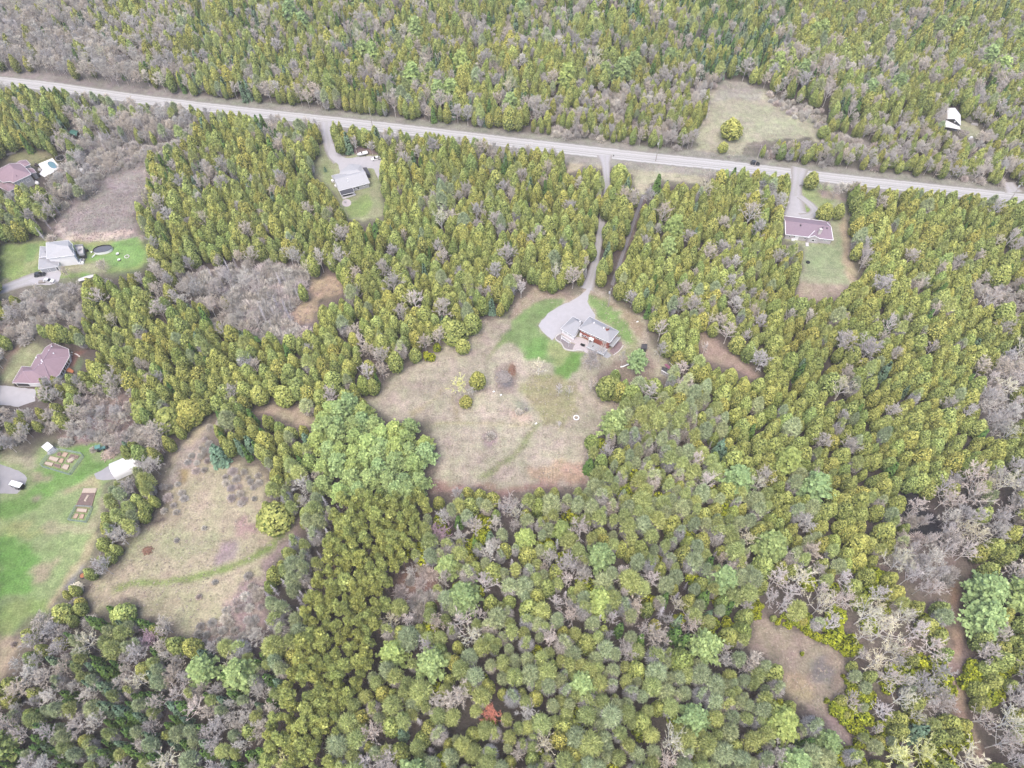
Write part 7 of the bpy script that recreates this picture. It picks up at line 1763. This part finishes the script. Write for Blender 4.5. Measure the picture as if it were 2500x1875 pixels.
MARKS = [(n_,) + cr_.px(p_) for n_, cr_, p_ in (
    ('the brick house', KA, (1200, 500)), ('the grey bungalow', KB, (1050, 1050)), ('the mauve-roofed bungalow', KC, (900, 1350)), ('the white two-storey house', KD, (550, 450)),
    ('the maroon roofed house', KF, (900, 800)), ('the pool terrace', KE, (1100, 400)), ('the metal-roofed barn', KH, (1320, 450)), ('the fenced vegetable plot', KG, (960, 480)),
    ('the fabric shelter', KG, (1900, 600)), ('the dark-roofed cabin', KS, (1600, 900)), ('the dark garden shed', KS, (1030, 300)), ('the dark spruce at the field edge', T11, (1600, 1310)),
    ('the mauve round tree', T12, (640, 120)), ('the russet tree', T12, (975, 1250)), ('the large blue-green pine', T12, (1660, 250)), ('the big grey leafless tree', T21, (1150, 600)),
    ('the twin birches by the plantation', T12, (390, 670)), ('the bright pine of the clearing', T22, (110, 800)), ('the small south-east clearing', T22, (760, 950)), ('the white spreading tree', T12, (1470, 640)),
    ('the pointed cedar of the north field', T20, (305, 820)), ('the small spring-green pine', T02, (1370, 950)), ('the domed cedars', T01, (1150, 980)), ('the looping path', T01, (1750, 980)),
    ('the round meadow cedar', T01, (1815, 1600)), ('the big pine by the cutting', F, (1450, 470)), ('the road pole on the right', KR2, (1900, 800)), ('the black pickup', KV, (870, 570)),
    ('the motor boat', KB, (1345, 430)), ('the green-roofed shed', T00, (475, 860)), ('the firewood pile', KP, (740, 640)), ('the budding plantation tree', T02, (1880, 1580)), ('the birch log', KS, (500, 800)),
    ('the drive entrance', T10, (1715, 1050)), ('the tractor', KG, (1620, 300)))]
ADJ = dict(cedar='olive-green cedar', spruce='dark pointed spruce', cone='pale grey-skirted pine', plant='yellow-green pine', wpine='light green white pine', bare='grey leafless tree', birch='white leafless birch', dead='bleached dead conifer', shrub='low grey leafless shrub', leafy='bright green cedar bush')
MASS = dict(cedar='cedar_wood', spruce='spruce_wood', cone='pine_wood', plant='plantation_wood', wpine='white_pine_wood', bare='leafless_wood', birch='birch_wood', dead='dead_wood_stand', shrub='brushwood', leafy='bush_thicket')
PLURAL = dict(cedar='olive-green cedars', spruce='dark spruces', cone='grey-skirted pines', plant='plantation pines', wpine='white pines', bare='grey leafless trees', birch='white birches', dead='bleached dead conifers', shrub='grey leafless shrubs', leafy='bright cedar bushes')
rp2 = np.random.RandomState(5)
by_kind = {k_: [] for k_ in KINDS}
for t in placed:
    x, y, h, wf, k_, si = t
    px, py = project(x, y, h * .6); dist = math.sqrt(x * x + y * y + (CAM_H - h) ** 2)
    vis = -20 < px < 2520 and -20 < py < 1895
    by_kind[k_].append((h / dist if vis else 0, si >= 0, t, px, py))
lib_obj = {}
def plant_one(k_, v, x, y, sx, sz_, rz, label, group, override=None):
    nm, fn, nv, part, cat = KINDS[k_]; me, tm, H = override or LIB[k_][v]
    r = bpy.data.objects.new(nm, None); r.empty_display_size = .3; COL.objects.link(r)
    r.location = (x, y, 0); r.rotation_euler = (0, 0, rz); r.scale = (sx, sx, sz_)
    r['label'] = label; r['category'] = cat
    if group: r['group'] = group
    a = bpy.data.objects.new(part, me); a.parent = r; COL.objects.link(a)
    b = bpy.data.objects.new('stems' if k_ == 'shrub' else 'trunk', tm); b.parent = r; COL.objects.link(b)
    if override is None and (k_, v) not in lib_obj: lib_obj[(k_, v)] = (a, b)
rest = {}
for k_, L_ in by_kind.items():
    H = LIB[k_][0][2]; nv = len(LIB[k_]); L_.sort(key=lambda q: (-int(q[1]), -q[0])); n_single = 0; rest[k_] = []
    for i, (s_, sp_, t, px, py) in enumerate(L_):
        x, y, h, wf, _, si = t
        sz_ = h / H
        sx = sz_ * wf if si >= 0 else (wf * dict(cone=1.12, plant=1.15, bare=1.1, birch=1.0).get(k_, .94) if k_ not in ('shrub', 'leafy', 'wpine') else sz_ * rp2.uniform(.9, 1.12))
        if k_ == 'shrub': sx = sz_ * 1.25 * (wf if si >= 0 else rp2.uniform(.9, 1.5))
        v = i % nv if i < nv else rp2.randint(nv); rz = rp2.rand() * 6.28
        if k_ == 'spruce' and si >= 0 and 'blue' in SPECIAL[si][6]: v = 0
        if n_single < 300 and s_ > 0 or sp_:
            n_single += 1
            if si >= 0:
                ov = VAR[SPECIAL[si][0]][1] if SPECIAL[si][0] in VAR else None
                plant_one(k_, v, x, y, sx, sz_, rz, SPECIAL[si][6], None, ov)
            else:
                zone, zp = 'at the rim of the view', None
                for zn, zz in ZONES:
                    if pip(np.array([px]), np.array([py]), zz)[0]: zone, zp = zn, zz; break
                size = ('tall ' if h > 12.3 else 'small ' if h < 10.4 else '') if k_ in ('cedar', 'cone', 'spruce', 'bare', 'birch') else ''
                best = min((((px - lx) ** 2 + (py - ly) ** 2) ** .5, ln, lx, ly) for ln, lx, ly in MARKS)
                if best[0] < 75:
                    dx, dy = px - best[2], py - best[3]
                    rel = ('just right of ' if dx > 0 else 'just left of ') if abs(dx) > abs(dy) * 1.3 else (('just above ' if dy < 0 else 'just below ') if abs(dy) > abs(dx) * 1.3 else ('above and ' if dy < 0 else 'below and ') + ('right of ' if dx > 0 else 'left of '))
                    zone = rel + best[1]
                elif zp:
                    xs_ = [min(2500, max(0, q[0])) for q in zp]; ys_ = [min(1875, max(0, q[1])) for q in zp]
                    fx = (px - min(xs_)) / (max(xs_) - min(xs_) + 1); fy = (py - min(ys_)) / (max(ys_) - min(ys_) + 1)
                    zone += ', ' + ('far left', 'left', 'centre', 'right', 'far right')[min(4, max(0, int(fx * 5)))] + (' top', '', ' bottom')[min(2, max(0, int(fy * 3)))]
                plant_one(k_, v, x, y, sx, sz_, rz, size + ADJ[k_] + ' ' + zone, size + PLURAL[k_] + ' ' + zone)
        else: rest[k_].append((x, y, sx, sz_, rz, v))

def scatter(name, k_, items, label):
    """all further trees of a kind as one object: points that carry variant, size and turn"""
    n = len(items); A = np.array(items, dtype=np.float32)
    me = bpy.data.meshes.new(name); me.vertices.add(n); co = np.zeros((n, 3), np.float32); co[:, :2] = A[:, :2]; me.vertices.foreach_set('co', co.ravel())
    a = me.attributes.new('size', 'FLOAT_VECTOR', 'POINT'); a.data.foreach_set('vector', np.stack([A[:, 2], A[:, 2], A[:, 3]], 1).ravel())
    a = me.attributes.new('turn', 'FLOAT_VECTOR', 'POINT'); z = np.zeros(n, np.float32); a.data.foreach_set('vector', np.stack([z, z, A[:, 4]], 1).ravel())
    a = me.attributes.new('pick', 'INT', 'POINT'); a.data.foreach_set('value', A[:, 5].astype(np.int32))
    o = link(name, me); tag(o, label, None, None, 'stuff')
    ng = bpy.data.node_groups.new(name, 'GeometryNodeTree')
    ng.interface.new_socket('Geometry', in_out='INPUT', socket_type='NodeSocketGeometry'); ng.interface.new_socket('Geometry', in_out='OUTPUT', socket_type='NodeSocketGeometry')
    N = ng.nodes; L = ng.links; gi, go = N.new('NodeGroupInput'), N.new('NodeGroupOutput')
    gj = N.new('GeometryNodeJoinGeometry')
    for v in range(len(LIB[k_])):
        if (k_, v) not in lib_obj: continue
        j = N.new('GeometryNodeJoinGeometry')
        for ob in lib_obj[(k_, v)]:
            oi = N.new('GeometryNodeObjectInfo'); oi.transform_space = 'ORIGINAL'; oi.inputs['Object'].default_value = ob
            L.new(oi.outputs['Geometry'], j.inputs[0])
        g2 = N.new('GeometryNodeGeometryToInstance'); L.new(j.outputs[0], g2.inputs[0]); L.new(g2.outputs[0], gj.inputs[0])
    ip = N.new('GeometryNodeInstanceOnPoints'); L.new(gi.outputs[0], ip.inputs['Points']); L.new(gj.outputs[0], ip.inputs['Instance']); ip.inputs['Pick Instance'].default_value = True
    def attr(nm, ty, sock):
        na = N.new('GeometryNodeInputNamedAttribute'); na.data_type = ty; na.inputs['Name'].default_value = nm
        out = [s_ for s_ in na.outputs if s_.enabled and s_.name == 'Attribute'][0]; L.new(out, ip.inputs[sock])
    attr('size', 'FLOAT_VECTOR', 'Scale'); attr('turn', 'FLOAT_VECTOR', 'Rotation'); attr('pick', 'INT', 'Instance Index')
    L.new(ip.outputs[0], go.inputs[0])
    md = o.modifiers.new('scatter', 'NODES'); md.node_group = ng
    return o
for k_, items in rest.items():
    if items: scatter(MASS[k_], k_, items, 'the further ' + PLURAL[k_] + ' of the woods, reading as one mass')
rg = np.random.RandomState(21)
def tuft(cols, i, h=.35, r=.35, n=14):
    rs = np.random.RandomState(1000 + i); c = Crown(); D = sph(rs, n, .25); P0 = rs.normal(size=(n, 3)) * [r * .4, r * .4, 0]
    c.ribbons(P0, P0 + D * [r, r, h] * rs.uniform(.6, 1.2, (n, 1)), .07, np.array(cols) * rs.uniform(.75, 1.2, (n, 1)), rs); return c.mesh('tuft', M_TWIG)
def tufts(name, polys, spacing, cols, label, h=.35, r=.4, seed=0):
    rs = np.random.RandomState(seed); out = []
    for pl in polys:
        wx = [at(*q) for q in pl]; x0, x1, y0, y1 = min(q.x for q in wx), max(q.x for q in wx), min(q.y for q in wx), max(q.y for q in wx)
        n = int((x1 - x0) * (y1 - y0) / spacing ** 2); x, y = rs.uniform(x0, x1, n), rs.uniform(y0, y1, n)
        qx, qy = project(x, y, 0.0); m = pip(qx, qy, pl) & ~pip(qx, qy, KEEP1) & ~pip(qx, qy, KEEP2) & (rs.rand(n) < .25 + 1.1 * vnoise(x, y, 4, 3))
        out.append(np.stack([x[m], y[m]], 1))
    A = np.concatenate(out); n = len(A); me_ = [tuft(c_, i + seed, h, r) for i, c_ in enumerate(cols)]
    V, Fc, C = [], [], []; base = 0
    lib = []
    for m_ in me_:
        v = np.zeros(len(m_.vertices) * 3, np.float32); m_.vertices.foreach_get('co', v); v = v.reshape(-1, 3); c4 = np.zeros(len(v) * 4, np.float32); m_.attributes['col'].data.foreach_get('color', c4)
        lib.append((v, c4.reshape(-1, 4)[:, :3])); bpy.data.meshes.remove(m_)
    pk = rs.randint(len(lib), size=n); sc = rs.uniform(.6, 1.5, n); th = rs.rand(n) * 6.28
    Vs, Cs = [], []
    for k_ in range(len(lib)):
        m = pk == k_; v, c_ = lib[k_]; cs, sn = np.cos(th[m])[:, None], np.sin(th[m])[:, None]; s_ = sc[m][:, None]
        X_ = (v[None, :, 0] * cs - v[None, :, 1] * sn) * s_ + A[m][:, :1]; Y_ = (v[None, :, 0] * sn + v[None, :, 1] * cs) * s_ + A[m][:, 1:]; Z_ = np.abs(v[None, :, 2]) * s_ + .01
        Vs.append(np.stack([X_, Y_, Z_], -1).reshape(-1, 3)); Cs.append((c_[None] * rs.uniform(.85, 1.15, (m.sum(), 1, 1))).reshape(-1, 3))
    V = np.concatenate(Vs); tag(link(name, mesh_np(name, V, np.arange(len(V)).reshape(-1, 3), M_TWIG, np.concatenate(Cs))), label, None, None, 'stuff')
    return n
KEEP1 = KY.poly([(1300,200),(1180,390),(880,540),(620,800),(820,1020),(860,1060),(1080,1150),(1300,1260),(1560,1260),(1800,1000),(1720,870),(1400,640),(1320,480),(1350,200)])
KEEP2 = KY.poly([(1080,1150),(1240,1160),(1240,1230),(1180,1350),(1060,1500),(1000,1540),(880,1500),(470,1220),(240,1010),(250,760),(370,640),(560,500),(720,440),(890,545),(630,800),(820,1020)])
n1 = tufts('dry_grass', [FIELD_MAIN, MEADOW_SW, FIELD_NE, MEADOW_SE, STRIP_S2], 1.3, [_rgb(214, 198, 184, 1.15), _rgb(190, 172, 162, 1.1), _rgb(222, 208, 186, 1.2), _rgb(180, 178, 146, 1.1)], 'tufts of dry straw grass over the fields', .2, .3, 1)
n2 = tufts('reeds', [REED], .8, [_rgb(226, 206, 206, 1.1), _rgb(212, 190, 192, 1.1), _rgb(232, 216, 210, 1.1)], 'pale pinkish dead reeds of the marsh', .3, .22, 2)
n3 = tufts('marsh_grass', [BARE_W, BRUSH_NW, SCRUB_M, MARSH_TAN, SCRUB_NE, FOREST_GAP], 1.2, [_rgb(196, 180, 180, 1.15), _rgb(170, 156, 160, 1.1), _rgb(206, 186, 168, 1.15)], 'dead grass and weeds of the wet ground', .4, .35, 3)
print('tufts', n1, n2, n3)
print('trees', {k_: (len(by_kind[k_]), len(rest[k_])) for k_ in KINDS})

# ---------------------------------------------------------------- air: a thin even haze round the whole place
hz = MB().box((0, 500, 115.5), (6200, 7200, 235)); me = mesh_np('haze', hz.v, hz.f, [])
hm = bpy.data.materials.new('haze'); hm.use_nodes = True; n = hm.node_tree.nodes; n.remove(n['Principled BSDF'])
pv = n.new('ShaderNodeVolumePrincipled'); pv.inputs['Color'].default_value = (1, .98, .99, 1); pv.inputs['Density'].default_value = HAZE; pv.inputs['Anisotropy'].default_value = 0.1
hm.node_tree.links.new(pv.outputs[0], n['Material Output'].inputs['Volume'])
me.materials.append(hm); tag(link('haze', me), kind='stuff')
